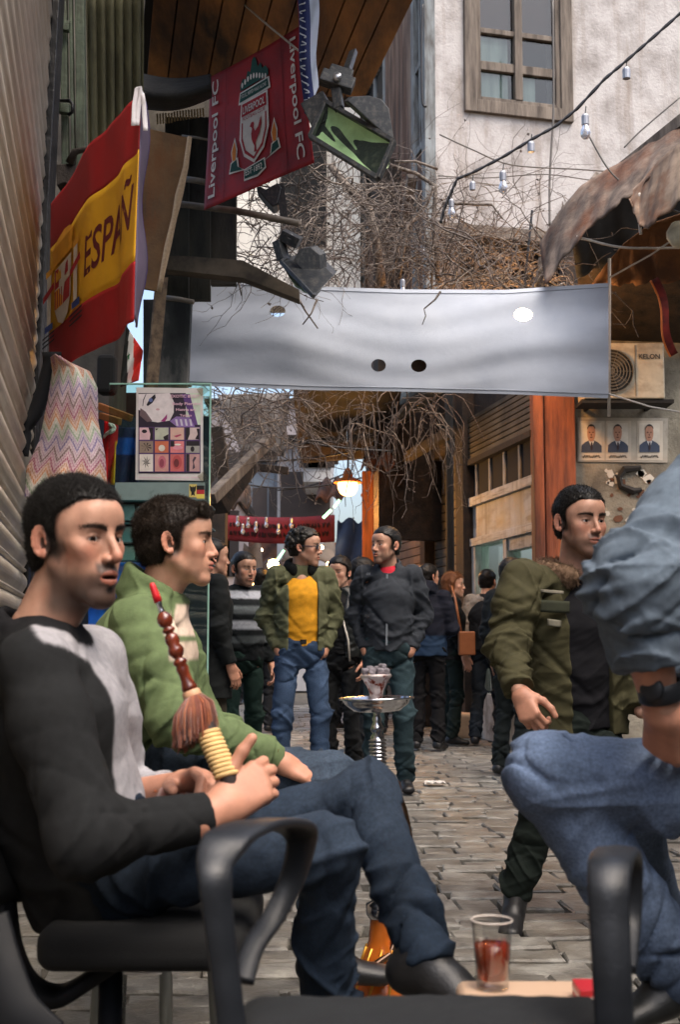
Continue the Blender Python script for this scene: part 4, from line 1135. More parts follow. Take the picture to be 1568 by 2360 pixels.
# ---- far end of the lane
def far_end():
    B = [  # x0, x1, ytop, ybot, Y, colour, label
        (640, 768, 1020, 1480, 24, (168, 168, 172), 'pale grey house with narrow windows far down the lane'),
        (700, 764, 940, 1110, 22, (196, 196, 198), 'white upper storey jutting out far down the lane'),
        (536, 662, 1062, 1480, 27, (108, 118, 130), 'blue grey house far down the lane'),
        (470, 540, 1150, 1500, 19, (188, 172, 166), 'pinkish plaster wall left of the dark red banner'),
        (480, 735, 930, 1480, 36, (138, 132, 134), 'tall lilac grey house closing the lane far away'),
        (505, 585, 1140, 1480, 30, (150, 164, 180), 'hazy blue building at the very end of the lane')]
    for x0, x1, ya, yb, Y, c, lab in B:
        h = empty('far_house', tuple(P((x0 + x1) / 2, 1470, Y) * A(1, 1, 0)), lab, 'house')
        a, b = P(x0, ya, Y), P(x1, ya, Y)
        m = MB(); m.abox((a[0], Y, max(0, PZ(yb, Y)) if yb < 1400 else 0), (b[0], Y + 3, a[2])); m.build('wall', material('far_plaster_%d' % int(x0), lin(*c), .95, scale=1.4, var=.25, stretch=(1, 1, .3), dirt=tuple(q * .6 for q in lin(*c)), dscale=.9), h)
        m = MB(); m.abox((a[0] - .1, Y - .2, a[2]), (b[0] + .1, Y + 3.1, a[2] + .12)); m.build('roof', M_DARKWOOD, h)
        for k in range(3):
            wx = x0 + (x1 - x0) * (.2 + .3 * k); q = P(wx, ya + (yb - ya) * .25 if yb > 1400 else ya + 60, Y); w = .16
            m = MB(); m.abox((q[0] - w, Y - .03, q[2] - .6), (q[0] + w, Y + .05, q[2] + .4)); m.build('window', material('far_window', lin(52, 44, 42), .5), h)
    # dark roof over the lane beyond the banner
    rf = empty('lane_roof', tuple(P(800, 1470, 14.5) * A(1, 1, 0)), 'dark patched roof boards spanning the lane below the banner', 'roof')
    for k in range(10):
        x0 = 676 + k * 25; xb = 690 + k * 22
        m = MB(); m.prism([P(x0, 900, 12.6), P(x0 + 24.6, 900, 12.6), P(xb + 21.7, 1052 - 2 * k, 15.4), P(xb, 1052 - 2 * k, 15.4)], A(0, 0, .04)); m.build('board', M_DARK if k % 3 else M_DARKWOOD, rf)
    for k, (x, y0, y1) in enumerate(((735, 960, 1052), (880, 1000, 1046))):
        m = MB(); m.bar(P(700, y1 - 6 * k, 14.6), P(905, y1 - 14, 14.4), .12, .14); m.build('beam', M_DARKWOOD, rf)
    # leaning beams on the left
    for k, (a, b, w, mat, lab) in enumerate(((P(486, 1150, 10.2), P(625, 1010, 11.2), .09, M_GREYWOOD, 'grey slanting beam above the boy\'s head'), (P(495, 1165, 11.2), P(570, 1060, 11.6), .2, M_DARKWOOD, 'thick dark slanting beam below the grey one'),
                                    (P(540, 1072, 12), P(665, 1085, 12), .07, M_DARKWOOD, 'dark horizontal bar with hanging bulb left of the lamp'), (P(500, 985, 10.8), P(520, 1130, 10.8), .10, M_DARKWOOD, 'dark upright prop behind the glass panel'))):
        m = MB(); m.bar(a, b, w, w); m.build('timber_prop', mat, label=lab, cat='beam', bevel=.006)
    # patched pale hoarding above the props
    sheet('hoarding', [P(500, 910, 12.8), P(668, 905, 12.8), P(655, 1052, 12.8), P(560, 1050, 12.8)], 20, 6, material('ribbed_pale_hoarding', lin(128, 124, 122), .8, col2=lin(62, 60, 58), scale=8, stretch=(1, 1, .12), dirt=lin(44, 40, 38), dscale=3), 'pale ribbed hoarding behind twigs under the banner', 'board', lambda u, v: .008 * math.sin(u * 60))
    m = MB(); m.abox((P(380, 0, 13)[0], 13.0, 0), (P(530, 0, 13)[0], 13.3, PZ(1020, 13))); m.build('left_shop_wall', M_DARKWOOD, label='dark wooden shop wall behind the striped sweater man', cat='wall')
    # dark red banner across the far lane with writing
    r = empty('red_banner', tuple(P(645, 1470, 16) * A(1, 1, 0)), 'dark red banner with lettering across the far lane', 'banner')
    f = lambda u, v: P(518 + 254 * u, 1187 + 6 * math.sin(u * math.pi) + (58 + 4 * u) * v, 16 + .06 * math.sin(u * 9) - .03 * math.sin(v * 5))
    MB().grid(f, 30, 6, .01).build('cloth', material('maroon_cloth', lin(112, 30, 44), .85, col2=lin(78, 18, 30), scale=3), r, smooth=True)
    m = MB(); rr = random.Random(3)
    for row in (.35, .68):
        u = .05
        while u < .95:
            w = rr.uniform(.008, .03); pts = [f(u + w * t, row + .1 * math.sin(t * 7 + u * 40)) - A(0, .02, 0) for t in np.linspace(0, 1, 5)]; m.tube(pts, .009, 4); u += w + rr.uniform(.006, .02)
    m.build('lettering', flat('banner_ink', (40, 14, 20), .9), r)
    # dark blue tarps and stalls under the far roofs
    for x0, x1, y0, y1, Y, c, lab in ((778, 852, 1200, 1300, 17.5, (26, 40, 62), 'dark blue tarpaulin hanging beside the orange pillar'), (528, 600, 1255, 1330, 21, (92, 76, 62), 'brown thatched stall awning far left'),
                                   (655, 770, 1252, 1300, 20, (106, 92, 78), 'beige stall awning behind the crowd'), (600, 660, 1290, 1360, 22, (70, 54, 46), 'low brown stall awning with a yellow lamp'), (826, 858, 1262, 1300, 18, (130, 44, 38), 'small red sign behind the grey jacket man')):
        sheet('stall_awning', [P(x0, y0, Y), P(x1, y0 + 4, Y), P(x1 + 8, y1, Y - .8), P(x0 - 4, y1 - 5, Y - .8)], 14, 6, material('awning_%d' % x0, lin(*c), .9, scale=3, var=.3), lab, 'awning', lambda u, v: .05 * math.sin(u * 12 + v * 3), thick=.02)
    for x0, x1, Y, c, lab in ((520, 640, 26, (60, 44, 40), 'dim stall front at the far left of the lane'), (640, 860, 27, (54, 40, 36), 'dim stall front closing the far lane')):
        m = MB(); a, b = P(x0, 1470, Y), P(x1, 1470, Y); m.abox((a[0], Y, 0), (b[0], Y + .5, PZ(1250, Y))); m.build('market_stall', material('stall_%d' % x0, lin(*c), .9, col2=lin(120, 80, 60), scale=2.5, var=.4), label=lab, cat='stall')
    # green-white tube lights
    for x0, y0, x1, y1, Y in ((745, 1194, 764, 1175, 15.5), (770, 1170, 783, 1152, 15.5), (640, 1290, 655, 1268, 18)):
        m = MB(); m.tube([P(x0, y0, Y), P(x1, y1, Y)], .02, 8); m.build('tube_light', glow('green_tube', (.45, 1, .62), .9), label='short green white tube light ' + ('behind the curly haired man' if x0 < 700 else 'lower one left of the hanging lamp' if x0 < 760 else 'upper one left of the hanging lamp'), cat='lamp', group='tube lights')
    for x, y, Y, rd, c, st, lab in ((630, 1302, 18, .085, (1, .72, .3), 9, 'wide yellow lamp between striped man and parka man'), (578, 1341, 17, .05, (1, .45, .15), 9, 'small orange lamp beside the striped man'), (571, 1322, 20, .035, (1, .35, .2), 4, 'tiny red lamp above the small orange lamp'), (762, 1238, 17, .06, (1, .8, .5), 4, 'warm lamp under the end of the dark red banner'), (598, 1330, 20, .03, (.6, 1, .8), 4, 'tiny green lamp between the far stalls')):
        m = MB(); m.lathe([(.0, -rd), (rd * .7, -rd * .8), (rd, 0), (rd * .7, rd * .8), (0, rd)], P(x, y, Y), (0, 0, 1), 12, close=False); m.build('stall_lamp', glow('lamp_%d' % x, c, st), label=lab, cat='lamp', group='stall lamps far down the lane', smooth=True)
far_end()

def pillar():
    g = empty('lit_pillar', tuple(P(848, 1470, 15.2) * A(1, 1, 0)), 'carved wooden pillar glowing orange beside the hanging lamp', 'pillar')
    q = P(849, 1470, 15.2); zt = PZ(1085, 15.2)
    m = MB(); m.abox((q[0] - .07, 15.2, 0), (q[0] + .07, 15.35, zt)); m.build('post', M_ORANGEWOOD, g, bevel=.01)
    m = MB(); m.prism([P(x, y, 15.18) for x, y in ((838, 1090), (858, 1082), (858, 1120), (850, 1132), (836, 1146), (832, 1140), (842, 1122))], A(0, .12, 0)); m.build('bracket', M_ORANGEWOOD, g)
pillar()

# hanging lamp, lit
def hanging_lamp():
    g = empty('hanging_lamp', tuple(P(802, 1470, 14.0) * A(1, 1, 0)), 'lit orange street lamp hanging over the lane', 'lamp')
    c = P(802, 1112, 14.0)
    m = MB(); m.lathe([(.02, .16), (.05, .12), (.06, .06), (.15, .02), (.165, 0), (.16, -.005), (.0, .0)], c, (0, 0, 1), 24, close=False); m.build('shade', material('lamp_shade', lin(190, 110, 40), .5, var=.1), g, smooth=True)
    m = MB(); m.lathe([(0, -.15), (.05, -.145), (.085, -.12), (.11, -.07), (.115, -.006), (0, -.006)], c, (0, 0, 1), 24, close=False); m.build('bowl', glow('lamp_bowl', (1, .55, .18), 3.4), g, smooth=True)
    m = MB(); m.tube([c + A(0, 0, .16), c + A(.05, .1, 1.2)], .012, 6); m.build('rod', M_DARK, g)
    l = bpy.data.lights.new('lamp_light', 'POINT'); l.energy = 42; l.color = (1, .46, .11); l.shadow_soft_size = .12
    o = bpy.data.objects.new('lamp_light', l); COL.objects.link(o); o.parent = g; o.location = tuple(c - A(0, .0, .3) - np.array(g.location))
hanging_lamp()

# ---- unseen house fronts round the camera, added to cut the frontal sky light
def behind():
    for lo, hi, lab in (((2.75, -16, 0), (3.4, 8.6, 5.0), 'tall plain house front on the right beside the camera'), ((-3.4, -16, 0), (-2.1, 1.2, 5.0), 'tall plain house front on the left behind the camera'), ((-2.1, -17, 0), (2.75, -16, 5.5), 'house closing the lane behind the camera')):
        m = MB(); m.abox(lo, hi); m.build('sky_block_house', M_PLASTER2, label=lab, cat='house')
behind()
def lane_clutter():
    for k, (x0, y0, x1, y1, Y, sag, lab) in enumerate(((500, 1060, 900, 1020, 13.5, 18, 'sagging cable across the far lane above the lamp'), (520, 1110, 860, 1095, 16.5, 22, 'lower sagging cable across the far lane'), (560, 985, 905, 1040, 12.5, 12, 'slanting cable below the banner'), (640, 1130, 800, 1090, 18, 8, 'short cable beside the pale far house'))):
        m = MB(); m.tube([P(x0 + (x1 - x0) * t, y0 + (y1 - y0) * t + sag * math.sin(math.pi * t), Y) for t in np.linspace(0, 1, 14)], .012, 5); m.build('wire', M_CABLE, label=lab, cat='wire', smooth=True)
    for k, (x, y, Y, r_, c, st) in enumerate(((545, 1268, 19, .03, (1, .75, .45), 5), (602, 1268, 21, .03, (1, .8, .5), 5), (668, 1278, 20, .028, (1, .6, .3), 6), (742, 1262, 18, .03, (1, .7, .35), 6), (756, 1300, 19, .03, (1, .45, .2), 5), (820, 1268, 17.5, .028, (1, .65, .3), 6), (862, 1250, 16, .03, (1, .55, .2), 6))):
        m = MB(); m.lathe([(0, -r_), (r_ * .8, -r_ * .6), (r_, 0), (r_ * .6, r_), (0, r_ * 1.3)], P(x, y, Y), (0, 0, 1), 10, close=False)
        m.build('stall_bulb', glow('stall_bulb_%d' % k, c, st), label=('leftmost tiny warm bulb over the far stalls', 'tiny warm bulb under the left part of the dark red banner', 'tiny amber bulb left of the curly haired man', 'tiny warm bulb right of the curly haired man', 'tiny red bulb beside the curly haired man', 'tiny warm bulb over the red sign', 'tiny orange bulb on the lit pillar')[k], cat='light bulb', group='tiny bulbs over the far stalls', smooth=True)
    for k, (x0, x1, y0, y1, Y, c, lab) in enumerate(((735, 790, 1110, 1150, 18, (96, 60, 40), 'rust brown awning under the pale far house'), (520, 575, 1120, 1165, 15, (64, 50, 44), 'dark brown awning left of the dark red banner'), (840, 905, 1040, 1080, 14.2, (110, 64, 38), 'rust awning above the lit pillar'))):
        sheet('far_awning', [P(x0, y0, Y), P(x1, y0 - 3, Y), P(x1 + 6, y1, Y - .9), P(x0 - 6, y1 + 4, Y - .9)], 12, 5, material('far_awning_%d' % k, lin(*c), .9, scale=3, var=.35, dirt=lin(40, 34, 30)), lab, 'awning', lambda u, v: .05 * math.sin(u * 14 + v * 3), thick=.02)
lane_clutter()
# ------------------------------------------------------------------ banner, flags, lamps, wires, vines
def banner():
    g = empty('white_banner', tuple(P(920, 1470, 9.0) * A(1, 1, 0)), 'wide blank white cloth banner strung across the lane', 'banner')
    holes = [(640, 717, 18, 13), (1207, 725, 21, 15), (873, 842, 17, 14.5), (966, 843, 18, 14.5)]
    nu, nv = 300, 84
    U, V = np.meshgrid(np.linspace(0, 1, nu + 1), np.linspace(0, 1, nv + 1))
    top = np.interp(U, [0, .12, .3, .5, .75, 1], [634, 648, 660, 667, 668, 652]); bot = np.interp(U, [0, .05, .3, .5, .75, .9, 1], [888, 890, 899, 902, 908, 914, 918])
    X = 446 + 958 * U - 10 * V * (1 - U) ; Yp = top + (bot - top) * V
    # slide the vertices next to a hole onto its rim
    keep = np.ones((nv, nu), bool)
    xc = (X[:-1, :-1] + X[1:, 1:]) / 2; yc = (Yp[:-1, :-1] + Yp[1:, 1:]) / 2
    for hx, hy, rx, ry in holes:
        keep &= ((xc - hx) / rx) ** 2 + ((yc - hy) / ry) ** 2 > 1
    pad = np.pad(keep, 1, constant_values=True)
    rem = (~pad[:-1, :-1]) | (~pad[1:, :-1]) | (~pad[:-1, 1:]) | (~pad[1:, 1:])
    kp = pad[:-1, :-1] | pad[1:, :-1] | pad[:-1, 1:] | pad[1:, 1:]
    rimv = rem & kp
    for hx, hy, rx, ry in holes:
        d = np.sqrt(((X - hx) / rx) ** 2 + ((Yp - hy) / ry) ** 2); s = rimv & (d < 1.6)
        X[s] = hx + (X[s] - hx) / d[s]; Yp[s] = hy + (Yp[s] - hy) / d[s]
    dep = 9.1 - .25 * U + .025 * np.sin(U * 5 + 1) * np.sin(V * 3.1) - .03 * np.sin(V * math.pi) + .010 * np.sin((V + .35 * U) * 14) * np.exp(-((1 - U) / .3) ** 2) + .009 * np.sin(V * 11 - U * 6) * np.exp(-(U / .2) ** 2) + .006 * np.sin(U * 23 + V * 4) + .0016 * np.sin(V * 27 + 3 * np.sin(U * 9))
    dep += -.05 * np.exp(-((U - .27) / .1) ** 2 - ((V - .55) / .3) ** 2)
    ux = (X - 784) / FPX; vy = (1180 - Yp) / FPX
    dy = CT - vy * ST; dz = ST + vy * CT; t = dep / dy
    W = np.stack([ux * t, dep, HC + dz * t], -1).reshape(-1, 3)
    idx = np.arange((nu + 1) * (nv + 1)).reshape(nv + 1, nu + 1)
    q = np.stack([idx[:-1, :-1], idx[:-1, 1:], idx[1:, 1:], idx[1:, :-1]], -1)[keep]
    back = W + A(0, .003, 0)
    n = len(W)
    obj('cloth', mesh_np('cloth', np.concatenate([W, back]), np.concatenate([q, q[:, ::-1] + n])), M_BANNER, g)
    Wg = W.reshape(nv + 1, nu + 1, 3)
    for k_, (i0, nm) in enumerate(((3, 'top_seam'), (nv - 3, 'bottom_seam'))):
        m = MB(); m.tube([Wg[i0, j] - A(0, .002, 0) for j in range(0, nu + 1, 3)], .003, 4); m.build(nm, flat('seam_thread', (150, 156, 166), .9), g)
    for x0, y0, x1, y1, Y in ((452, 590, 438, 892, 9.12), (1406, 596, 1405, 960, 8.86)):
        m = MB(); m.tube([P(x0, y0, Y), P(x1, y1, Y)], .012, 8); m.build('pole', material('pale_stick', lin(198, 186, 170), .8, scale=20), g, smooth=True)
    for a, b in (((1406, 640, 8.85), (1600, 520, 8.4)), ((1405, 908, 8.85), (1600, 955, 8.3)), ((446, 636, 9.1), (372, 580, 8.2))):
        m = MB(); m.tube([P(*a), (P(*a) + P(*b)) / 2 - A(0, 0, .02), P(*b)], .006, 6); m.build('cord', M_ROPE, g, smooth=True)
banner()

def flag_map(tl, tr, br, bl, wob):
    tl, tr, br, bl = map(lambda q: np.asarray(q, float), (tl, tr, br, bl)); n = nrm(np.cross(tr - tl, bl - tl))
    def f(u, v, off=0):
        p = (tl * (1 - u) + tr * u) * (1 - v) + (bl * (1 - u) + br * u) * v
        return p + n * (wob(u, v) + off)
    f.n = n; return f
def spain_flag():
    g = empty('striped_flag', tuple(P(220, 1470, 4.4) * A(1, 1, 0)), 'red and yellow striped flag with a crest and lettering on the left', 'flag')
    wob = lambda u, v: .017 * math.sin(u * 9 + v * 1.4) * min(1, u * 1.6) + .016 * math.sin(u * 21 - v * 2) * max(0, u - .4) + .006 * math.sin(u * 40 + v * 4) * max(0, u - .4)
    f = flag_map(P(118, 470, 4.85), P(312, 205, 3.8), P(318, 742, 3.78), P(113, 872, 4.85), wob)
    # crest is near the hoist, far end
    sg = -1 if f.n[1] > 0 else 1
    def band(v0, v1, mat, nm='stripe'):
        nu, nv = 60, 14
        MB().grid(lambda u, v: f(u, v0 + (v1 - v0) * v), nu, nv, .003).build(nm, mat, g, smooth=True)
    M_R = material('flag_red', lin(158, 16, 20), .72, var=.12, scale=5, weave=800); M_Y = material('flag_yellow', lin(222, 166, 20), .72, var=.1, scale=5, weave=800)
    band(0, .262, M_R); band(.262, .745, M_Y); band(.745, 1, M_R)
    # lettering, rising along the stripe
    ink = material('flag_ink', lin(96, 20, 24), .8, var=.1); m = MB()
    V2, Fc = text_mesh('ESPAÑ', .3, shear=.25, bold=.004)
    if len(V2):
        w = V2[:, 0].max() - V2[:, 0].min(); h = V2[:, 1].max() - V2[:, 1].min()
        U = .71 + (V2[:, 0]) / w * .46; Vv = .53 - V2[:, 1] / h * .24 - (U - .6) * .12
        decal(lambda a, b: f(a, b, sg * .004), np.stack([U, Vv], 1), Fc, m)
    m.build('lettering', ink, g)
    # crest: crown, quartered shield, pillars, ribbons
    def shape(pts, mat, off, nm='crest_piece'):
        m = MB(); m.add([f(a, b, sg * off * 3) for a, b in pts], [tuple(range(len(pts)))]); m.build(nm, mat, g)
    C = {k: flat('crest_' + k, c, .75) for k, c in dict(gold=(226, 160, 30), red=(168, 26, 30), blue=(42, 66, 132), white=(214, 206, 190), dark=(30, 24, 30)).items()}
    cu, cv = .215, .55
    sh0 = shape
    def shape(pts, mat, off, nm='crest_piece'): sh0([(cu + (a - cu) * 1.45, cv + (b - cv) * 1.2) for a, b in pts], mat, off, nm)
    shape([(cu - .085, cv - .1), (cu + .085, cv - .1), (cu + .085, cv + .08), (cu + .05, cv + .15), (cu, cv + .175), (cu - .05, cv + .15), (cu - .085, cv + .08)], C['white'], .0035)
    for a, b, c in ((-.08, -.095, 'red'), (.0, -.095, 'white'), (-.08, .0, 'gold'), (.0, .0, 'red')):
        shape([(cu + a + .002, cv + b), (cu + a + .078, cv + b), (cu + a + .078, cv + b + .088), (cu + a + .002, cv + b + .088)], C[c], .0042)
    for k in range(4): shape([(cu - .075 + k * .02, cv + .005), (cu - .066 + k * .02, cv + .005), (cu - .066 + k * .02, cv + .085), (cu - .075 + k * .02, cv + .085)], C['red'], .0048)
    shape([(cu - .065, cv - .035), (cu - .065, cv - .085), (cu - .05, cv - .07), (cu - .04, cv - .088), (cu - .03, cv - .07), (cu - .016, cv - .085), (cu - .016, cv - .035)], C['gold'], .0048)
    shape([(cu + .02, cv - .03), (cu + .03, cv - .08), (cu + .055, cv - .085), (cu + .062, cv - .03)], C['red'], .0048)
    # crown
    shape([(cu - .09, cv - .115), (cu - .11, cv - .2), (cu - .06, cv - .235), (cu, cv - .25), (cu + .06, cv - .235), (cu + .11, cv - .2), (cu + .09, cv - .115)], C['gold'], .0038)
    shape([(cu - .06, cv - .125), (cu - .07, cv - .19), (cu - .02, cv - .2), (cu - .015, cv - .125)], C['red'], .0044); shape([(cu + .015, cv - .125), (cu + .02, cv - .2), (cu + .07, cv - .19), (cu + .06, cv - .125)], C['red'], .0044)
    for sx in (-1, 1):
        x = cu + sx * .135
        shape([(x - .02, cv - .1), (x + .02, cv - .1), (x + .016, cv + .13), (x - .016, cv + .13)], C['white'], .0036)
        shape([(x - .03, cv - .13), (x + .03, cv - .13), (x + .03, cv - .1), (x - .03, cv - .1)], C['gold'], .0036); shape([(x - .035, cv + .13), (x + .035, cv + .13), (x + .035, cv + .16), (x - .035, cv + .16)], C['blue'], .0036)
        shape([(x - .05, cv - .02), (x + .05, cv - .05), (x + .05, cv - .02), (x - .05, cv + .012)], C['red'], .0046)
        for k in range(3): shape([(x - .055, cv + .178 + k * .02), (x + .055, cv + .172 + k * .02), (x + .055, cv + .18 + k * .02), (x - .055, cv + .186 + k * .02)], C['dark'], .004)
    # doubled-back hem seen edge on and its ribbons
    def hem(u, v):
        a = f(1, v * .98 + .01); return a + A(.002, .07, 0) * u * (1 + .8 * math.sin(v * 2.6)) + A(.012 * math.sin(v * 11) * u, 0, 0)
    MB().grid(hem, 6, 40, .003).build('folded_hem', material('hem_violet', lin(92, 80, 100), .8, var=.3, scale=4), g, smooth=True)
    m = MB(); m.tube([hem(1, v) for v in np.linspace(0, 1, 20)], .004, 6); m.build('hem_cord', flat('violet_cord', (60, 40, 120), .7), g, smooth=True)
    for pts in (((302, 290), (304, 240), (310, 205), (316, 200), (318, 215), (313, 250), (310, 288)), ((313, 202), (322, 215), (326, 240), (330, 300))):
        P3 = [P(x, y, 3.78) for x, y in pts]; fn = lambda u, v: P3[min(int(u * (len(P3) - 1)), len(P3) - 2)] * (1 - (u * (len(P3) - 1) - min(int(u * (len(P3) - 1)), len(P3) - 2))) + P3[min(int(u * (len(P3) - 1)), len(P3) - 2) + 1] * (u * (len(P3) - 1) - min(int(u * (len(P3) - 1)), len(P3) - 2)) + A(.014, .006 * math.sin(u * 9), 0) * v
        MB().grid(fn, 24, 2, .002).build('ribbon', flat('white_ribbon', (226, 222, 224), .8), g, smooth=True)
spain_flag()

def red_flag():
    g = empty('red_flag', tuple(P(600, 1470, 7.0) * A(1, 1, 0)), 'red football club flag with a shield crest hanging over the lane', 'flag')
    wob = lambda u, v: .010 * math.sin(u * 3.3 + v * 1.5) + .004 * math.sin(v * 5 + u * 2)
    f = flag_map(P(484, 178, 7.25), P(694, 58, 6.55), P(727, 376, 6.5), P(469, 484, 7.25), wob)
    sg = 1 if f.n[1] < 0 else -1
    M_R = material('club_red', lin(172, 26, 30), .6, var=.22, scale=4, weave=700, col2=lin(126, 14, 20))
    MB().grid(lambda u, v: f(u, v), 40, 30, .003).build('cloth', M_R, g, smooth=True)
    W_ = flat('club_white', (226, 216, 204), .75); G_ = flat('club_green', (22, 72, 62), .75); R_ = flat('club_print_red', (170, 30, 36), .75); Y_ = flat('club_amber', (222, 130, 40), .75)
    def words(txt, cu, cv, ln, hh, mat, vert=0, off=.006, nm='lettering', bold=0):
        V2, Fc = text_mesh(txt, .3, bold=bold)
        if not len(V2): return
        a = V2[:, 0] / (V2[:, 0].max() - V2[:, 0].min()) * ln; b = V2[:, 1] / (V2[:, 1].max() - V2[:, 1].min()) * hh
        if vert == 1: U, Vv = cu - b, cv - a          # reads upwards
        elif vert == 2: U, Vv = cu + b, cv + a          # reads downwards
        else: U, Vv = cu + a, cv - b
        m = MB(); decal(lambda p, q: f(p, q, sg * off * 2.3), np.stack([U, Vv], 1), Fc, m); m.build(nm, mat, g)
    def shape(pts, mat, off, nm='crest_piece'):
        off = off * 2.2; m = MB(); m.add([f(a, b, sg * off) for a, b in pts], [tuple(range(len(pts)))]); m.build(nm, mat, g)
    words('Liverpool FC', .085, .5, .88, .085, W_, 1, bold=.004); words('Liverpool FC', .915, .5, .88, .085, W_, 2, bold=.004)
    for a, b in (((.20, .0), (.205, 1)), ((.79, .0), (.795, 1))): shape([a, (b[0], a[1]), b, (a[0], b[1])], flat('seam_red', (120, 16, 22)), .005, 'seam')
    # crest outline, shield, bird, banners, flames
    shape([(.36, .33), (.64, .33), (.65, .6), (.6, .74), (.5, .82), (.4, .74), (.35, .6)], W_, .005)
    shape([(.373, .345), (.627, .345), (.63, .44), (.37, .44)], R_, .006); words('LIVERPOOL', .5, .40, .23, .055, W_, 0, .0072, bold=.004); words('FOOTBALL CLUB', .5, .462, .23, .026, R_, 0, .0066)
    shape([(.373, .485), (.385, .485), (.385, .6), (.42, .7), (.5, .775), (.5, .795), (.41, .72), (.373, .61)], R_, .006); shape([(.627, .485), (.615, .485), (.615, .6), (.58, .7), (.5, .775), (.5, .795), (.59, .72), (.627, .61)], R_, .006)
    bird = [(.46, .54), (.475, .515), (.495, .515), (.505, .53), (.5, .56), (.515, .59), (.545, .57), (.575, .50), (.58, .56), (.56, .62), (.535, .655), (.52, .68), (.525, .73), (.535, .745), (.505, .745), (.51, .70), (.495, .675), (.48, .64), (.475, .60), (.485, .565), (.475, .55)]
    shape(bird, R_, .0066, 'crest_bird')
    shape([(.345, .245), (.655, .235), (.67, .325), (.33, .335)], W_, .0046); shape([(.355, .258), (.645, .248), (.655, .312), (.345, .322)], G_, .006); words("YOU'LL NEVER WALK ALONE", .5, .286, .27, .03, W_, 0, .0072)
    gate = [(.35, .235), (.35, .19), (.38, .15), (.41, .17), (.43, .11), (.46, .13), (.48, .05), (.5, .03), (.52, .05), (.54, .12), (.57, .1), (.59, .15), (.62, .14), (.65, .18), (.65, .225)]
    shape(gate, G_, .0055); 
    for k in range(9): shape(ell2(.375 + k * .031, .2 - .03 * math.sin(k * .5), .010, .022, 8), W_, .0064)
    shape([(.40, .835), (.6, .815), (.61, .895), (.53, .93), (.40, .92)], W_, .0046); shape([(.408, .845), (.592, .827), (.6, .885), (.53, .916), (.408, .908)], G_, .006); words('EST·1892', .5, .872, .16, .045, W_, 0, .0072, bold=.003)
    for sx in (-1, 1):
        x = .5 + sx * .2
        shape([(x - .035, .74), (x + .035, .72), (x + .05, .8), (x - sx * .11, .84), (x - .05, .82)], W_, .0046); shape([(x - .025, .752), (x + .025, .735), (x + .038, .792), (x - sx * .09, .83), (x - .038, .81)], G_, .0056)
        shape([(x - .02, .74), (x - .035, .66), (x, .56), (x + .03, .66), (x + .02, .74)], W_, .0046); shape([(x - .014, .735), (x - .024, .665), (x, .59), (x + .02, .665), (x + .014, .735)], Y_, .0056)
    # light wire the flag hangs from
    m = MB(); m.tube([P(560, 8, 6.9), P(602, 45, 6.8), P(690, 118, 6.5)], .006, 6); m.build('hanging_wire', M_ROPE, g, smooth=True)
red_flag()

def white_scarf_flag():
    g = empty('white_flag', tuple(P(712, 1470, 5.8) * A(1, 1, 0)), 'white and navy club flag seen almost edge on above the floodlight', 'flag')
    f = lambda u, v: P(706 + 26 * u + 3 * math.sin(v * 7), -30 + (290 - 60 * u) * v, 5.8 + .12 * u + .03 * math.sin(v * 9 + u * 3))
    MB().grid(f, 14, 40, .003).build('cloth', flat('flag_white', (206, 214, 226), .8, var=.08), g, smooth=True)
    f2 = lambda u, v: P(684 + 24 * u + 16 * v + 2.5 * math.sin(v * 8), -30 + (300 - 8 * (1 - u)) * v, 5.74 - .03 * math.sin(u * 3) + .02 * math.sin(v * 9))
    MB().grid(f2, 10, 44, .004).build('navy_edge', flat('flag_navy', (32, 44, 96), .8, var=.15), g, smooth=True)
    m = MB(); m.tube([f2(0, v) for v in np.linspace(0, 1, 30)], .005, 6); m.build('red_piping', flat('piping_red', (176, 44, 40)), g, smooth=True)
    for k in range(15):
        v = .06 + k * .062; pts = [f2(.35 + .3 * math.sin(t * 4 + k), v + .03 * t) - A(0, .006, 0) for t in np.linspace(0, 1, 6)]; m = MB(); m.tube(pts, .0035, 5); m.build('script_stroke', flat('flag_white', (206, 214, 226)), g)
    for txt, v in (('eal', .43), ('mad', .58)):
        V2, Fc = text_mesh(txt, .06); m = MB()
        if len(V2): decal(lambda a, b: f(.55 + a * 6, v - b * 1.5) - A(0, .006, 0), V2, Fc, m); m.build('lettering', flat('flag_blue_text', (70, 110, 160)), g)
white_scarf_flag()

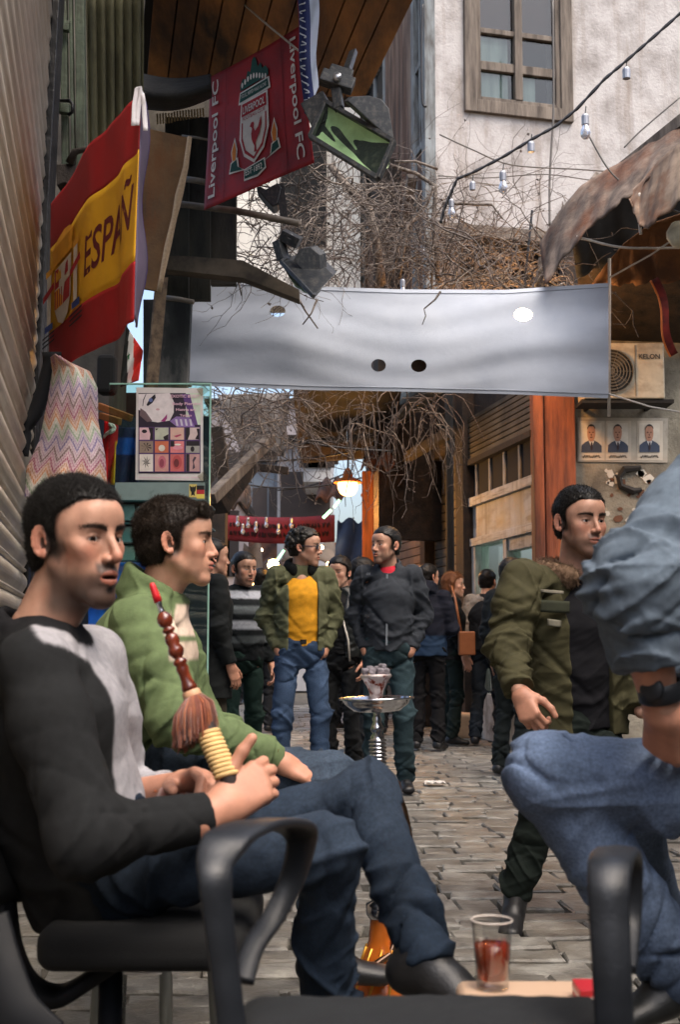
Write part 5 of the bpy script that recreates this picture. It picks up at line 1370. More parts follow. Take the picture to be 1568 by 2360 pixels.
# ---- floodlights
def floodlight(label, quad, back, hoodp, brk, sc):
    """glass face given by four corners TL TR BR BL, housing tapering along back, hood plate, bracket points"""
    q = [np.asarray(p, float) for p in quad]; q[3] = q[0] + q[2] - q[1]; c = sum(q) / 4; n = nrm(np.cross(q[1] - q[0], q[3] - q[0])); n = n if n[1] < 0 else -n
    g = empty('floodlight', tuple(c * A(1, 1, 0)), label, 'floodlight', 'floodlights above the lane')
    M_F = material('floodlight_grey', lin(46, 50, 54), .5, var=.2, scale=20, bump=.15, dirt=lin(84, 82, 78), dscale=9)
    back = np.asarray(back, float); bk = [c + (p - c) * .62 + back for p in q]
    MB().add([p - n * .004 for p in q] + bk, [(4, 5, 6, 7), (0, 4, 7, 3), (1, 2, 6, 5), (0, 1, 5, 4), (3, 7, 6, 2)]).build('housing', M_F, g, bevel=.004)
    for i in range(4): m = MB(); m.bar(q[i], q[(i + 1) % 4], .016 * sc, .02 * sc, up=n); m.build('bezel', M_F, g, bevel=.002)
    fn = lambda u, v, d: (q[0] * (1 - u) + q[1] * u) * (1 - v) + (q[3] * (1 - u) + q[2] * u) * v - n * d
    MB().grid(lambda u, v: fn(.03 + .94 * u, .05 + .9 * v, .006 + .03 * sc * math.sin(math.pi * v) + .004 * sc * math.sin(u * 17 + 5 * math.sin(v * 5)) * math.sin(math.pi * v)), 40, 20).build('reflector', material('reflector_painted_sheen', lin(206, 226, 184), .35, metal=.0, spec=.6, var=.3, scale=6), g, smooth=True)  # the sky's greenish reflection is put into the matt base colour
    MB().add([fn(u, v, -.006) for u, v in ((.02, .03), (.98, .03), (.98, .97), (.02, .97))], [(0, 1, 2, 3)]).build('glass', glass('flood_glass', (.84, .95, .84), .02), g)
    m = MB(); m.prism(hoodp, back * .25 + A(0, .015, 0)); m.build('hood', M_F, g, bevel=.004)
    for a, b, w in brk: m = MB(); m.bar(a, b, w, w * .7, up=n); m.build('bracket', M_F, g, bevel=.004)
    a = (brk[0][0] + brk[0][1]) / 2; m = MB(); m.lathe([(0, 0), (.016 * sc, 0), (.016 * sc, .014), (0, .014)], a - A(0, .03, 0), (0, -1, 0), 12, close=False); m.build('bolt', M_ALU, g, smooth=True)
    return g
floodlight('large grey floodlight with greenish reflector beside the red flag', [P(752, 236, 4.25), P(908, 326, 4.0), P(872, 412, 3.95), P(738, 312, 4.2)], A(-.05, .10, .06),
           [P(x, y, 4.05) for x, y in ((800, 232), (812, 222), (850, 220), (880, 228), (898, 250), (909, 318), (905, 326))], [(P(740, 176, 4.25), P(815, 200, 4.25), .055), (P(760, 160, 4.3), P(812, 176, 4.3), .04), (P(724, 232, 4.3), P(752, 290, 4.28), .09), (P(772, 180, 4.28), P(782, 252, 4.2), .035), (P(800, 165, 4.3), P(815, 120, 4.6), .03)], 1.0)
floodlight('smaller grey floodlight hanging in front of the banner', [P(648, 604, 7.0), P(664, 590, 7.2), P(737, 666, 6.9), P(722, 684, 6.75)], A(.14, .10, .10),
           [P(x, y, 6.95) for x, y in ((676, 600), (690, 574), (716, 570), (738, 588), (741, 640), (736, 662))], [(P(650, 540, 7.1), P(690, 560, 7.1), .09), (P(642, 556, 7.1), P(654, 600, 7.1), .07)], 1.1)
def small_flood_back():
    g = empty('floodlight', tuple(P(625, 1470, 7.6) * A(1, 1, 0)), 'small dark floodlight seen from behind under the red flag', 'floodlight', 'floodlights above the lane')
    m = MB(); m.prism([P(x, y, 7.7) for x, y in ((590, 432), (600, 428), (612, 436), (640, 420), (650, 432), (640, 470), (628, 476), (606, 452))], A(0, .15, 0)); m.build('housing', material('floodlight_grey', lin(62, 66, 70)), g, bevel=.008)
    m = MB(); m.bar(P(645, 425, 7.72), P(655, 500, 7.72), .05, .03, up=(0, 1, 0)); m.build('bracket', material('floodlight_grey', lin(62, 66, 70)), g)
small_flood_back()

# ---- bulb string and loose wires
def bulb(x, y, Y, s, lab, glassy=True, grp='bulbs on the black cable'):
    g = empty('light_bulb', tuple(P(x, y, Y)), lab, 'light bulb', grp)
    c = P(x, y, Y); k = s * Y / FPX      # s = socket radius in frame px
    m = MB(); m.lathe([(0, k * 1.4), (k * .7, k * 1.4), (k, k * .8), (k, -k * 1.5), (k * .8, -k * 1.6), (0, -k * 1.6)], c, (0, 0, 1), 12, close=False); m.build('socket', material('bulb_socket', lin(150, 152, 158), .35, metal=.5, var=.1), g, smooth=False)
    if glassy:
        m = MB(); m.lathe([(k * .75, -k * 1.6), (k * .8, -k * 2.0), (k * 1.15, -k * 2.9), (k * 1.35, -k * 3.8), (k * 1.2, -k * 4.7), (k * .7, -k * 5.3), (0, -k * 5.5)], c, (0, 0, 1), 14, close=False); m.build('glass', material('bulb_glass', lin(206, 206, 212), .08, trans=.75, var=.03), g, smooth=True)
    m = MB(); m.tube([c + A(0, 0, k * 1.3), c + A(k * .3, 0, k * 3.6)], .004, 5); m.build('lead', M_CABLE, g)
def wires():
    Yc = 8.0
    pts = [(1640, -30), (1568, 32), (1500, 92), (1445, 140), (1395, 182), (1330, 252), (1280, 292), (1225, 322), (1160, 362), (1090, 398), (1055, 412), (1040, 445), (1025, 480), (1015, 520)]
    m = MB(); P3 = [P(x, y, Yc + .0008 * (1600 - x)) for x, y in pts]
    fine = []
    for a, b in zip(P3[:-1], P3[1:]):
        for t in np.linspace(0, 1, 8)[:-1]: fine.append(a * (1 - t) + b * t)
    off = [A(.005 * math.cos(i * .9), .005 * math.sin(i * .9), .005 * math.sin(i * .9)) for i in range(len(fine))]
    m.tube([p + o for p, o in zip(fine, off)], .008, 6); m.tube([p - o for p, o in zip(fine, off)], .008, 6)
    m.build('twisted_cable', M_CABLE, label='black twisted cable carrying bulbs down from the top right', cat='cable', smooth=True)
    for i, (x, y, s, gl, lab) in enumerate(((1445, 168, 9.5, 0, 'empty bulb socket highest on the black cable'), (1350, 275, 9, 1, 'large clear bulb below the window corner'), (1225, 338, 8.5, 0, 'small bulb stub in the middle of the black cable'), (1160, 405, 8, 1, 'clear bulb hanging left of the window sill'), (1090, 428, 7, 0, 'dim empty socket beside the clear bulb'), (1041, 468, 6.5, 1, 'clear bulb at the wall corner above the ledge'))):
        bulb(x, y, Yc + .0008 * (1600 - x), s, lab, gl)
    bulb(975, 566, 10.2, 5, 'white bulb in the vine tangle above the banner', 1, None); bulb(929, 652, 9.4, 6, 'bulb peeping over the banner\'s top edge', 1, None)
    for i, (x, y) in enumerate(((548, 1194), (560, 1212), (572, 1198), (590, 1207), (614, 1197), (642, 1212), (672, 1199))):
        bulb(x, y, 15.2, 3.6, ('leftmost', 'second', 'third', 'fourth', 'fifth', 'sixth', 'rightmost')[i] + ' small bulb from the left before the dark red banner', 1, 'bulbs hanging before the dark red banner')
    W = [([(1014, 310), (1090, 345), (1180, 380), (1330, 390), (1400, 395)], 10, .006, 'thin grey wire across the plaster below the window'),
         ([(1275, 0), (1277, 240), (1272, 340), (1268, 420), (1268, 520)], 12.6, .012, 'grey conduit hanging down the plaster wall'),
         ([(1358, 312), (1400, 385), (1440, 425), (1500, 462), (1568, 490)], 8.6, .006, 'grey wire drooping from the large bulb'),
         ([(1568, 225), (1480, 300), (1440, 340)], 8.8, .006, 'thin wire rising to the right edge'),
         ([(1330, 545), (1420, 568), (1500, 572), (1600, 570)], 8.6, .008, 'pale rope below the torn awning'),
         ([(1010, 405), (1120, 410), (1260, 402), (1400, 418), (1500, 400)], 10.5, .005, 'faint wire across the lower plaster'),
         ([(975, 10), (972, 100), (974, 230), (985, 245)], 12, .012, 'black drain cable down the timber house front'),
         ([(860, 0), (848, 70), (825, 130), (790, 165)], 9, .012, 'dark cable looping towards the floodlight'),
         ([(1476, 445), (1474, 490), (1478, 540)], 8.2, .010, 'white frayed cord hanging from the torn awning')]
    for pts, Y, r, lab in W:
        m = MB(); P3 = [P(x, y, Y) for x, y in pts]; fine = []
        n = len(P3)
        for i in range(n - 1):
            p0, p1, p2, p3 = P3[max(i - 1, 0)], P3[i], P3[i + 1], P3[min(i + 2, n - 1)]
            for t in np.linspace(0, 1, 7)[:-1]: fine.append(.5 * (2 * p1 + (p2 - p0) * t + (2 * p0 - 5 * p1 + 4 * p2 - p3) * t * t + (3 * p1 - p0 - 3 * p2 + p3) * t ** 3))
        fine.append(P3[-1]); m.tube(fine, r, 6); m.build('wire', M_CABLE if 'black' in lab or 'dark' in lab else M_ROPE if 'white' in lab or 'pale' in lab else flat('grey_wire', (92, 88, 84), .7), label=lab, cat='wire', smooth=True)
wires()

# ---- bare vines
def vine(name, label, box, n, Yr, seed, rad=(.003, .010), ln=(.4, 1.4), droop=.3, stems=()):
    r = np.random.default_rng(seed); g = empty(name, tuple(P((box[0] + box[2]) / 2, 1470, Yr[0]) * A(1, 1, 0)), label, 'vine')
    for pts, rr in stems:
        m = MB(); P3 = [P(*q) for q in pts]; m.tube(P3, [rr * (1 - .4 * i / len(P3)) for i in range(len(P3))], 8); m.build('stem', M_VINE, g, smooth=True)
    tw = [MB(), MB()]
    for i in range(n):
        p = P(r.uniform(box[0], box[2]), r.uniform(box[1], box[3]), r.uniform(*Yr)); d = nrm(r.normal(size=3) * A(1, .6, .8)); L = r.uniform(*ln); k = 9; pts = [p]; r0 = r.uniform(*rad) * r.uniform(.5, 1)
        for j in range(k):
            d = nrm(d + r.normal(size=3) * .30 + A(0, 0, -droop * .25)); p = p + d * L / k; pts.append(p)
            if r.random() < .22:
                d2 = nrm(d + r.normal(size=3) * .9); q = [p]; 
                for _ in range(4): d2 = nrm(d2 + r.normal(size=3) * .4); q.append(q[-1] + d2 * L / k * .55)
                tw[i % 2].tube(q, [r0 * .55, r0 * .45, r0 * .4, r0 * .3, r0 * .2], 3, cap=False)
        tw[i % 2].tube(pts, list(np.linspace(r0, r0 * .35, len(pts))), 4, cap=False)
        if i % 4 == 0:      # a withered leaf
            q = pts[-2]; e1 = nrm(r.normal(size=3)) * r.uniform(.015, .035); e2 = nrm(np.cross(e1, r.normal(size=3))) * r.uniform(.008, .018); e3 = nrm(np.cross(e1, e2)) * .006
            tw[1].add([q, q + e1 * .5 + e2 + e3, q + e1, q + e1 * .5 - e2 + e3, q + e1 * .5 - e3], [(0, 1, 4), (1, 2, 4), (2, 3, 4), (3, 0, 4)])
    for k, m in enumerate(tw): m.build('twigs', (M_VINE, M_VINE2)[k], g, kind='stuff', smooth=True)
vine('grape_vine', 'dense grey tangle of bare vine above the banner', (700, 420, 1010, 640), 330, (9.6, 11.4), 1, ln=(.4, 1.2), droop=.2,
     stems=(([(880, 660, 10.5), (868, 560, 10.4), (850, 480, 10.3), (800, 430, 10.3), (760, 380, 10.2)], .045), ([(1010, 650, 10.2), (1000, 520, 10.2), (1005, 430, 10.2), (960, 400, 10.2), (900, 380, 10.1)], .022), ([(920, 640, 10), (940, 520, 10), (985, 470, 10), (1000, 430, 9.9)], .016), ([(1010, 390, 9.8), (960, 372, 9.8), (910, 372, 9.8)], .012)))
vine('grape_vine', 'brown bare vine matted along the banner\'s top right', (980, 540, 1290, 668), 260, (9.3, 10.6), 2, rad=(.004, .011), ln=(.35, 1.0), droop=.35,
     stems=(([(1240, 680, 9.8), (1250, 600, 9.8), (1300, 500, 9.7), (1380, 400, 9.6)], .035), ([(1020, 468, 9.6), (1070, 470, 9.6), (1135, 472, 9.5)], .014), ([(1135, 472, 9.5), (1160, 505, 9.5)], .008)))
vine('grape_vine', 'thin black twigs against the bright gap under the red flag', (560, 400, 720, 640), 120, (7.9, 9.0), 3, rad=(.003, .007), ln=(.3, .8), droop=.1)
vine('grape_vine', 'dark twigs hanging below the banner\'s left half', (480, 880, 720, 1040), 220, (10.4, 12.4), 4, rad=(.004, .010), ln=(.3, 1.0), droop=.5)
vine('grape_vine', 'reddish tendrils dangling below the banner\'s middle', (780, 900, 1010, 1000), 70, (9.6, 11.5), 5, rad=(.004, .008), ln=(.4, 1.0), droop=2.2)
vine('grape_vine', 'sparse vine shoots crossing the plaster wall', (1040, 420, 1290, 540), 45, (9.6, 11), 6, rad=(.003, .006), ln=(.3, 1.1), droop=.0)
def banner_twigs():
    for pts, lab in ((((689, 690), (705, 718), (733, 757)), 'thin twig crossing another in front of the banner\'s left half'), (((731, 690), (718, 722), (698, 748)), 'second thin twig of the crossed pair on the banner'), (((1016, 672), (1004, 690), (978, 712), (982, 728), (974, 748)), 'crooked twig hanging over the banner\'s middle'), (((548, 640), (552, 660), (557, 682)), 'short twig over the banner\'s top left')):
        m = MB(); m.tube([P(x, y, 8.75) for x, y in pts], [.009, .007, .005, .004, .003][:len(pts)], 6); m.build('twig', M_VINE, label=lab, cat='twig', smooth=True)
banner_twigs()

# ---- torn awnings on the right
def edge_sheet(nm, top, bot, Yt, Yb, mat, lab, nu=44, nv=14, rip=.03):
    tx = np.linspace(0, 1, len(top)); bx = np.linspace(0, 1, len(bot)); top = np.array(top, float); bot = np.array(bot, float)
    def f(u, v):
        a = A(np.interp(u, tx, top[:, 0]), np.interp(u, tx, top[:, 1])); b = A(np.interp(u, bx, bot[:, 0]) + 2 * math.sin(u * 37), np.interp(u, bx, bot[:, 1]) + 4 * math.sin(u * 29) + 2.5 * math.sin(u * 71))
        q = a * (1 - v) + b * v; Y = (Yt[0] * (1 - u) + Yt[1] * u) * (1 - v) + (Yb[0] * (1 - u) + Yb[1] * u) * v
        return P(q[0], q[1], Y + rip * math.sin(u * 22 + 1.5 * math.sin(v * 4)) * v + rip * .5 * math.sin(u * 51 + v * 3))
    return MB().grid(f, nu, nv, .008).build(nm, mat, label=lab, cat='awning', smooth=True)
def awnings():
    M1 = material('rust_stained_sheet', lin(134, 118, 104), .85, col2=lin(74, 60, 50), scale=4, stretch=(1, 1, 1), bump=.4, bscale=18, bdist=.02, dirt=lin(92, 56, 34), dscale=2.4, streak=lin(48, 40, 34))
    edge_sheet('torn_awning', [(1246, 562), (1290, 490), (1340, 430), (1400, 392), (1440, 372), (1500, 330), (1568, 285), (1660, 235)], [(1258, 655), (1296, 606), (1338, 550), (1382, 508), (1430, 468), (1470, 444), (1520, 396), (1660, 320)], (9.2, 8.4), (8.8, 8.0), M1, 'torn rust stained awning sheet rising to the right edge')
    edge_sheet('awning_flap', [(1446, 452), (1480, 420), (1520, 372), (1568, 332), (1660, 280)], [(1452, 462), (1470, 510), (1488, 532), (1520, 505), (1568, 468), (1660, 410)], (8.4, 7.8), (8.2, 7.6), material('pale_canvas_flap', lin(158, 138, 118), .9, col2=lin(96, 78, 64), scale=4, dirt=lin(116, 74, 46), dscale=3, streak=lin(60, 48, 40)), 'curled pale canvas flap hanging at the right edge', 24, 14, .02)
    edge_sheet('ochre_awning', [(1395, 612), (1440, 560), (1500, 515), (1660, 462)], [(1366, 655), (1440, 656), (1520, 650), (1660, 640)], (9.4, 8.8), (9.6, 9.2), material('ochre_canvas_dark', lin(128, 84, 44), .9, col2=lin(78, 50, 30), scale=2.5, bump=.4, bscale=60), 'ochre brown canvas awning lit from below at the right', 24, 10, .02)
    edge_sheet('dark_awning', [(1320, 560), (1400, 470), (1480, 420), (1660, 330)], [(1330, 640), (1420, 600), (1500, 540), (1660, 500)], (9.6, 9.4), (9.9, 9.8), M_DARK, 'dark inner awning behind the torn sheet', 20, 8, .02)
    m = MB(); m.bar(P(1300, 500, 9.2), P(1600, 260, 8.4), .08, .08); m.build('awning_rail', M_GREYWOOD, label='grey wooden rail under the torn awning', cat='rail')
    # dark soffit above the air conditioner
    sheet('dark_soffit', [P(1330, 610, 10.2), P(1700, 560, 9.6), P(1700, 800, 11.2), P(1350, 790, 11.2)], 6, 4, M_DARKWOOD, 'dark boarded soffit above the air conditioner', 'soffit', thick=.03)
    # red and yellow pennant strip
    f = lambda u, v: P(1500 + 18 * u + 48 * v + 8 * math.sin(v * 6), 648 + 175 * v - 10 * u, 8.6 + .03 * math.sin(v * 7))
    MB().grid(f, 4, 20, .004).build('pennant', material('dark_red_pennant', lin(140, 44, 34), .85, col2=lin(70, 26, 24), scale=6), label='dark red cloth strip dangling at the right edge', cat='pennant', smooth=True)
    m = MB(); m.tube([f(0, v) - A(0, .01, 0) for v in np.linspace(0, 1, 12)], .007, 5); m.build('cord', flat('orange_cord', (206, 110, 50)), bpy.data.objects['pennant'])
    # old lamp globe at the very edge
    m = MB(); c = P(1568, 540, 8.0); m.lathe([(.0, -.09), (.05, -.075), (.085, -.02), (.085, .02), (.05, .075), (.0, .09)], c, (0, 0, 1), 16, close=False); m.build('paper_globe', material('ribbed_globe', lin(190, 184, 160), .7, scale=30), label='pale ribbed globe lantern cut by the right edge', cat='lantern', smooth=True)
    # lit floodlamp behind the banner, seen through its hole
    g = empty('work_lamp', tuple(P(1207, 1470, 9.8) * A(1, 1, 0)), 'bright lamp shining through the hole in the banner', 'lamp')
    c = P(1207, 726, 9.9); m = MB(); m.lathe([(0, -.13), (.06, -.12), (.1, -.05), (.1, .05), (.06, .11), (0, .12)], c, (0, 0, 1), 16, close=False); m.build('globe', glow('work_lamp_globe', (1, .66, .34), 14), g, smooth=True)
    m = MB(); m.tube([c + A(0, 0, .12), c + A(.1, .1, .9)], .01, 6); m.build('flex', M_CABLE, g)
    l = bpy.data.lights.new('work_light', 'POINT'); l.energy = 26; l.color = (1, .46, .13); l.shadow_soft_size = .15
    o = bpy.data.objects.new('work_light', l); COL.objects.link(o); o.parent = g; o.location = tuple(c + A(0, .25, -.05) - np.array(g.location))
awnings()

# ---- air conditioner and portrait posters
def aircon():
    g = empty('air_conditioner', tuple(P(1450, 915, 10.7)), 'beige outdoor air conditioner unit on the wall at right', 'air conditioner')
    Y = 10.6; a = P(1346, 790, Y); b = P(1535, 918, Y)
    m = MB(); m.abox((a[0], Y, b[2]), (b[0], Y + .3, a[2])); m.build('casing', material('aged_beige_plastic', lin(178, 168, 146), .5, var=.15, scale=8, dirt=lin(132, 120, 100)), g, bevel=.012)
    c = P(1410, 856, Y); R = .19
    m = MB()
    for k in range(7): m.lathe([(R * (k + 1) / 7 - .006, -.004), (R * (k + 1) / 7 - .006, .01), (R * (k + 1) / 7, .01), (R * (k + 1) / 7, -.004)], c - A(0, .01, 0), (0, -1, 0), 28, close=False)
    for k in range(10): 
        an = k * math.pi / 5; m.bar(c - A(0, .012, 0), c - A(0, .012, 0) + A(R * math.cos(an), 0, R * math.sin(an)), .005, .005)
    m.build('fan_grille', flat('grille_grey', (96, 92, 84)), g)
    m = MB(); m.lathe([(0, .0), (R, 0), (R, .003), (0, .003)], c - A(0, .003, 0), (0, -1, 0), 28); m.build('fan_opening', flat('fan_dark', (40, 38, 34)), g)
    for i in range(4):
        an = i * math.pi / 2 + .4; m = MB(); m.prism([c - A(0, .007, 0) + A(math.cos(an + t) * r_, 0, math.sin(an + t) * r_) for t, r_ in ((0, .03), (.1, R * .9), (.7, R * .88), (.9, .03))], A(0, .003, 0)); m.build('fan_blade', flat('blade', (70, 66, 60)), g)
    m = MB(); x = P(1465, 856, Y)[0]; m.abox((x, Y - .006, b[2] + .02), (x + .006, Y + .001, a[2] - .02)); m.build('panel_seam', flat('seam_dark', (110, 102, 88)), g)
    V2, Fc = text_mesh('KELON', .07, bold=.002); q = P(1498, 822, Y - .012); m = MB(); s_ = (50 * Y / FPX) / max(1e-6, (V2[:, 0].max() - V2[:, 0].min())); decal(lambda u, v: q + A(u * s_, 0, v * s_), V2, Fc, m); m.build('lettering', flat('ink_dark', (54, 52, 50)), g)
    for x in (1370, 1515):
        q = P(x, 925, Y + .1); m = MB(); m.bar(q - A(0, .05, 0), q + A(0, .5, 0), .03, .03); m.build('bracket', M_DARK, g)
    m = MB(); m.abox((a[0] - .02, Y + .02, b[2] - .035), (b[0] + .08, Y + .32, b[2] - .004)); m.build('shelf', M_DARK, g)
aircon()
def posters():
    Y = 11.085; xs = (1340, 1401, 1474)
    M_PAPER = material('poster_paper', lin(196, 186, 170), .8, var=.12, scale=6); 
    sh = obj('poster_backing', MB().prism([P(1333, 962, Y), P(1541, 964, Y), P(1540, 1066, Y), P(1333, 1064, Y)], A(0, .006, 0)).mesh('poster_backing'), material('plastic_film', lin(168, 160, 146), .3, var=.2, scale=5), label='clear plastic sheet pasted over the portrait posters', cat='sheet')
    for k, x0 in enumerate(xs):
        lab = ('leftmost', 'middle', 'rightmost')[k] + ' of three election portraits of a man in a suit'
        g = empty('portrait_poster', tuple(P(x0 + 25, 1055, Y)), lab, 'poster', 'portrait posters in a row'); w = 48
        def pl(pts, mat, off, nm): 
            m = MB(); m.add([P(x0 + a * w, 975 + b * 82, Y - off) for a, b in pts], [tuple(range(len(pts)))]); m.build(nm, mat, g)
        pl([(-.08, -.06), (1.15, -.06), (1.15, 1.05), (-.08, 1.05)], M_PAPER, .004, 'paper')
        pl([(.0, .0), (1, .0), (1, .82), (0, .82)], flat('portrait_ground', (206, 198, 184)), .007, 'photo_ground')
        pl([(.02, .82), (.04, .62), (.2, .54), (.42, .48), (.62, .48), (.85, .55), (1, .64), (1, .82)], flat('suit_blue', (62, 72, 92)), .010, 'suit')
        pl([(.38, .5), (.64, .5), (.52, .7)], flat('shirt_pale', (206, 204, 204)), .012, 'shirt'); pl([(.48, .54), (.56, .54), (.57, .72), (.52, .78), (.47, .72)], flat('tie_dark', (52, 44, 52)), .014, 'tie')
        pl(ell2(.5, .28, .2, .25, 18), flat('portrait_skin', (176, 132, 110)), .012, 'face'); pl(ell2(.5, .2, .21, .17, 14, math.pi, 2 * math.pi) + [(.68, .16), (.6, .09), (.4, .09), (.32, .16)], flat('portrait_hair', (62, 56, 54)), .0135, 'hair')
        for a, b, rx, ry in ((.42, .26, .045, .018), (.58, .26, .045, .018), (.5, .40, .08, .016), (.5, .33, .03, .03)): pl(ell2(a, b, rx, ry, 8), flat('portrait_shade', (88, 58, 50)), .0145, 'feature')
        for j in range(6):
            m = MB(); m.tube([P(x0 + 4 + j * 7 + t * 6, 1052 + 3 * math.sin(t * 5 + j * 2), Y - .008) for t in np.linspace(0, 1, 4)], .004, 4); m.build('script_stroke', flat('poster_ink', (40, 38, 40)), g)
posters()
# ------------------------------------------------------------------ stall on the left
def vgrid(name, fn, colf, nu, nv, mat, parent=None, thick=.003, **k):
    m = MB(); m.grid(fn, nu, nv, thick)
    C = np.array([colf(i / nu, j / nv) for j in range(nv + 1) for i in range(nu + 1)])
    if thick: C = np.concatenate([C, C])
    me = m.mesh(name, True); c = np.ones((len(C), 4), np.float32); c[:, :3] = C
    me.color_attributes.new('Col', 'FLOAT_COLOR', 'POINT').data.foreach_set('color', c.ravel())
    return obj(name, me, mat, parent, **k)
M_PRINT = material('printed_paper', attr=True, rough=.5, var=.05, scale=6)
def stall():
    # glass panel with the poster
    Y = 5.0
    g = empty('glass_panel', tuple(P(372, 1470, Y) * A(1, 1, 0)), 'upright glass panel with taped poster behind the boy', 'glass panel')
    a, b = P(252, 886, Y), P(480, 1560, Y)
    m = MB(); m.abox((a[0], Y, b[2]), (b[0] - .006, Y + .008, a[2])); m.build('pane', glass('green_glass', (.8, .95, .88)), g)
    m = MB(); m.abox((b[0] - .006, Y - .001, b[2]), (b[0], Y + .009, a[2])); m.build('polished_edge', material('glass_edge', lin(150, 196, 180), .2, var=.05), g)
    m = MB(); m.abox((a[0], Y - .001, a[2]), (b[0], Y + .009, a[2] + .006)); m.build('top_edge', material('glass_edge', lin(150, 196, 180)), g)
    for x0, x1 in ((b[0] - .16, b[0] - .12),):
        m = MB(); m.abox((x0, Y, 0), (x1, Y + .05, b[2])); m.build('foot', M_DARK, g)
    # poster
    p = empty('poster', tuple(P(390, 1110, Y - .006)), 'body piercing poster with a pale face and twelve small photos', 'poster')
    X0, X1, Y0, Y1 = 314, 468, 893, 1108
    def pl(pts, rgb, off, nm='print', z=0):
        m = MB(); m.add([P(X0 + u * (X1 - X0), Y0 + v * (Y1 - Y0), Y - .004 - off) for u, v in pts], [tuple(range(len(pts)))]); m.build(nm, flat('pp_%d_%d_%d' % rgb, rgb, .45, var=.12, scale=30), p)
    R_ = lambda x, y, w, h: [(x, y), (x + w, y), (x + w, y + h), (x, y + h)]
    m = MB(); m.prism([P(X0, Y0, Y - .001), P(X1, Y0 + 2, Y - .001), P(X1, Y1, Y - .001), P(X0 - 2, Y1 - 2, Y - .001)], A(0, -.002, 0)); m.build('sheet', flat('poster_sheet', (214, 210, 206), .4), p)
    pl(R_(.03, .06, .93, .86), (44, 36, 52), .001, 'ground')
    pl(R_(.74, .06, .22, .34), (206, 220, 200), .0014); pl([(.68, .07), (.8, .07), (.92, .40), (.84, .40)], (98, 66, 128), .0018)
    pl([(.03, .07), (.5, .06), (.56, .15), (.56, .27), (.5, .355), (.32, .375), (.2, .36), (.08, .25), (.03, .24)], (222, 214, 214), .002, 'face')
    pl([(.06, .22), (.14, .26), (.24, .36), (.16, .37), (.05, .30)], (110, 92, 96), .0024)
    pl([(.15, .185), (.2, .12), (.28, .07), (.29, .11), (.24, .165), (.17, .20)], (28, 26, 36), .0026, 'eye'); pl(ell2(.215, .135, .03, .022, 12), (96, 110, 160), .003, 'iris'); pl([(.09, .2), (.1, .13), (.14, .07), (.15, .07), (.11, .14), (.1, .2)], (40, 34, 44), .0026, 'brow')
    pl([(.36, .365), (.42, .32), (.46, .285), (.46, .33), (.43, .365)], (156, 58, 120), .0026, 'lips'); pl(ell2(.32, .235, .03, .012, 8), (196, 160, 164), .0024, 'nostril')
    pl([(.5, .36), (.6, .31), (.8, .32), (.88, .42), (.62, .43)], (140, 112, 170), .0022)
    for k in range(4):
        pl([(.58 + k * .07, .34), (.61 + k * .07, .34), (.63 + k * .07, .41), (.60 + k * .07, .41)], (206, 200, 214), .0028)
    cols = [[(222, 186, 190), (186, 190, 170), (214, 176, 160), (210, 190, 186)], [(150, 132, 116), (204, 112, 80), (222, 130, 130), (160, 158, 150)], [(222, 214, 204), (206, 150, 140), (198, 104, 100), (190, 150, 146)]]
    for r in range(3):
        for c in range(4):
            x, y, w, h = .045 + c * .232, (.43, .575, .715)[r], .205, (.13, .125, .185)[r]
            pl(R_(x - .01, y - .008, w + .02, h + .016), (86, 58, 110), .0026); pl(R_(x, y, w, h), cols[r][c], .0032, 'photo')
    D = (38, 32, 36)
    pl(ell2(.12, .47, .04, .02, 10), D, .004); pl([(.18, .43), (.25, .43), (.25, .56), (.2, .56), (.21, .5)], D, .0036); pl([(.28, .44), (.33, .44), (.3, .46)], D, .004); pl([(.4, .53), (.48, .5), (.48, .56), (.42, .56)], D, .004); pl([(.56, .52), (.66, .5), (.68, .51), (.6, .535)], (176, 70, 100), .004); pl([(.74, .43), (.80, .43), (.8, .5), (.77, .56), (.74, .56)], D, .004); pl([(.9, .44), (.945, .44), (.945, .56), (.88, .55), (.92, .5)], D, .004)
    for k in range(8):
        an = k * math.pi / 4 + .2; pl([(.147, .635), (.147 + .08 * math.cos(an), .635 + .045 * math.sin(an)), (.15 + .075 * math.cos(an + .2), .64 + .045 * math.sin(an + .2))], D, .004)
        pl([(.147, .80), (.147 + .07 * math.cos(an), .80 + .07 * math.sin(an)), (.147 + .03 * math.cos(an + .4), .80 + .03 * math.sin(an + .4))], (60, 58, 54), .004)
    pl(ell2(.38, .65, .05, .035, 12), (222, 214, 200), .004); pl(R_(.51, .575, .06, .06), D, .0038); pl(ell2(.62, .645, .075, .022, 14), (226, 150, 164), .004); pl(ell2(.62, .612, .05, .01, 12), (236, 230, 220), .0042); pl(R_(.745, .575, .2, .05), D, .0038); pl(ell2(.84, .66, .03, .03, 10), D, .004)
    pl(ell2(.385, .8, .06, .07, 16), (196, 110, 124), .004); pl(ell2(.38, .81, .035, .045, 14), (150, 70, 86), .0044); pl(ell2(.61, .8, .07, .075, 16), (186, 80, 80), .004); pl(ell2(.6, .81, .04, .045, 14), (112, 48, 50), .0044); pl(R_(.745, .715, .05, .185), D, .0036); pl([(.87, .74), (.9, .75), (.86, .8), (.88, .86), (.84, .88), (.85, .82), (.84, .78)], (70, 56, 70), .004)
    def words(t, u, v, ln, h, rgb, nm='lettering'):
        V2, Fc = text_mesh(t, .1, bold=.002); 
        if not len(V2): return
        m = MB(); sx = ln / (V2[:, 0].max() - V2[:, 0].min()); sy = h / (V2[:, 1].max() - V2[:, 1].min())
        decal(lambda a, b: P(X0 + (u + a * sx) * (X1 - X0), Y0 + (v - b * sy) * (Y1 - Y0), Y - .0105), V2, Fc, m); m.build(nm, flat('pp_pink', (220, 180, 196) if rgb else (40, 36, 40)), p)
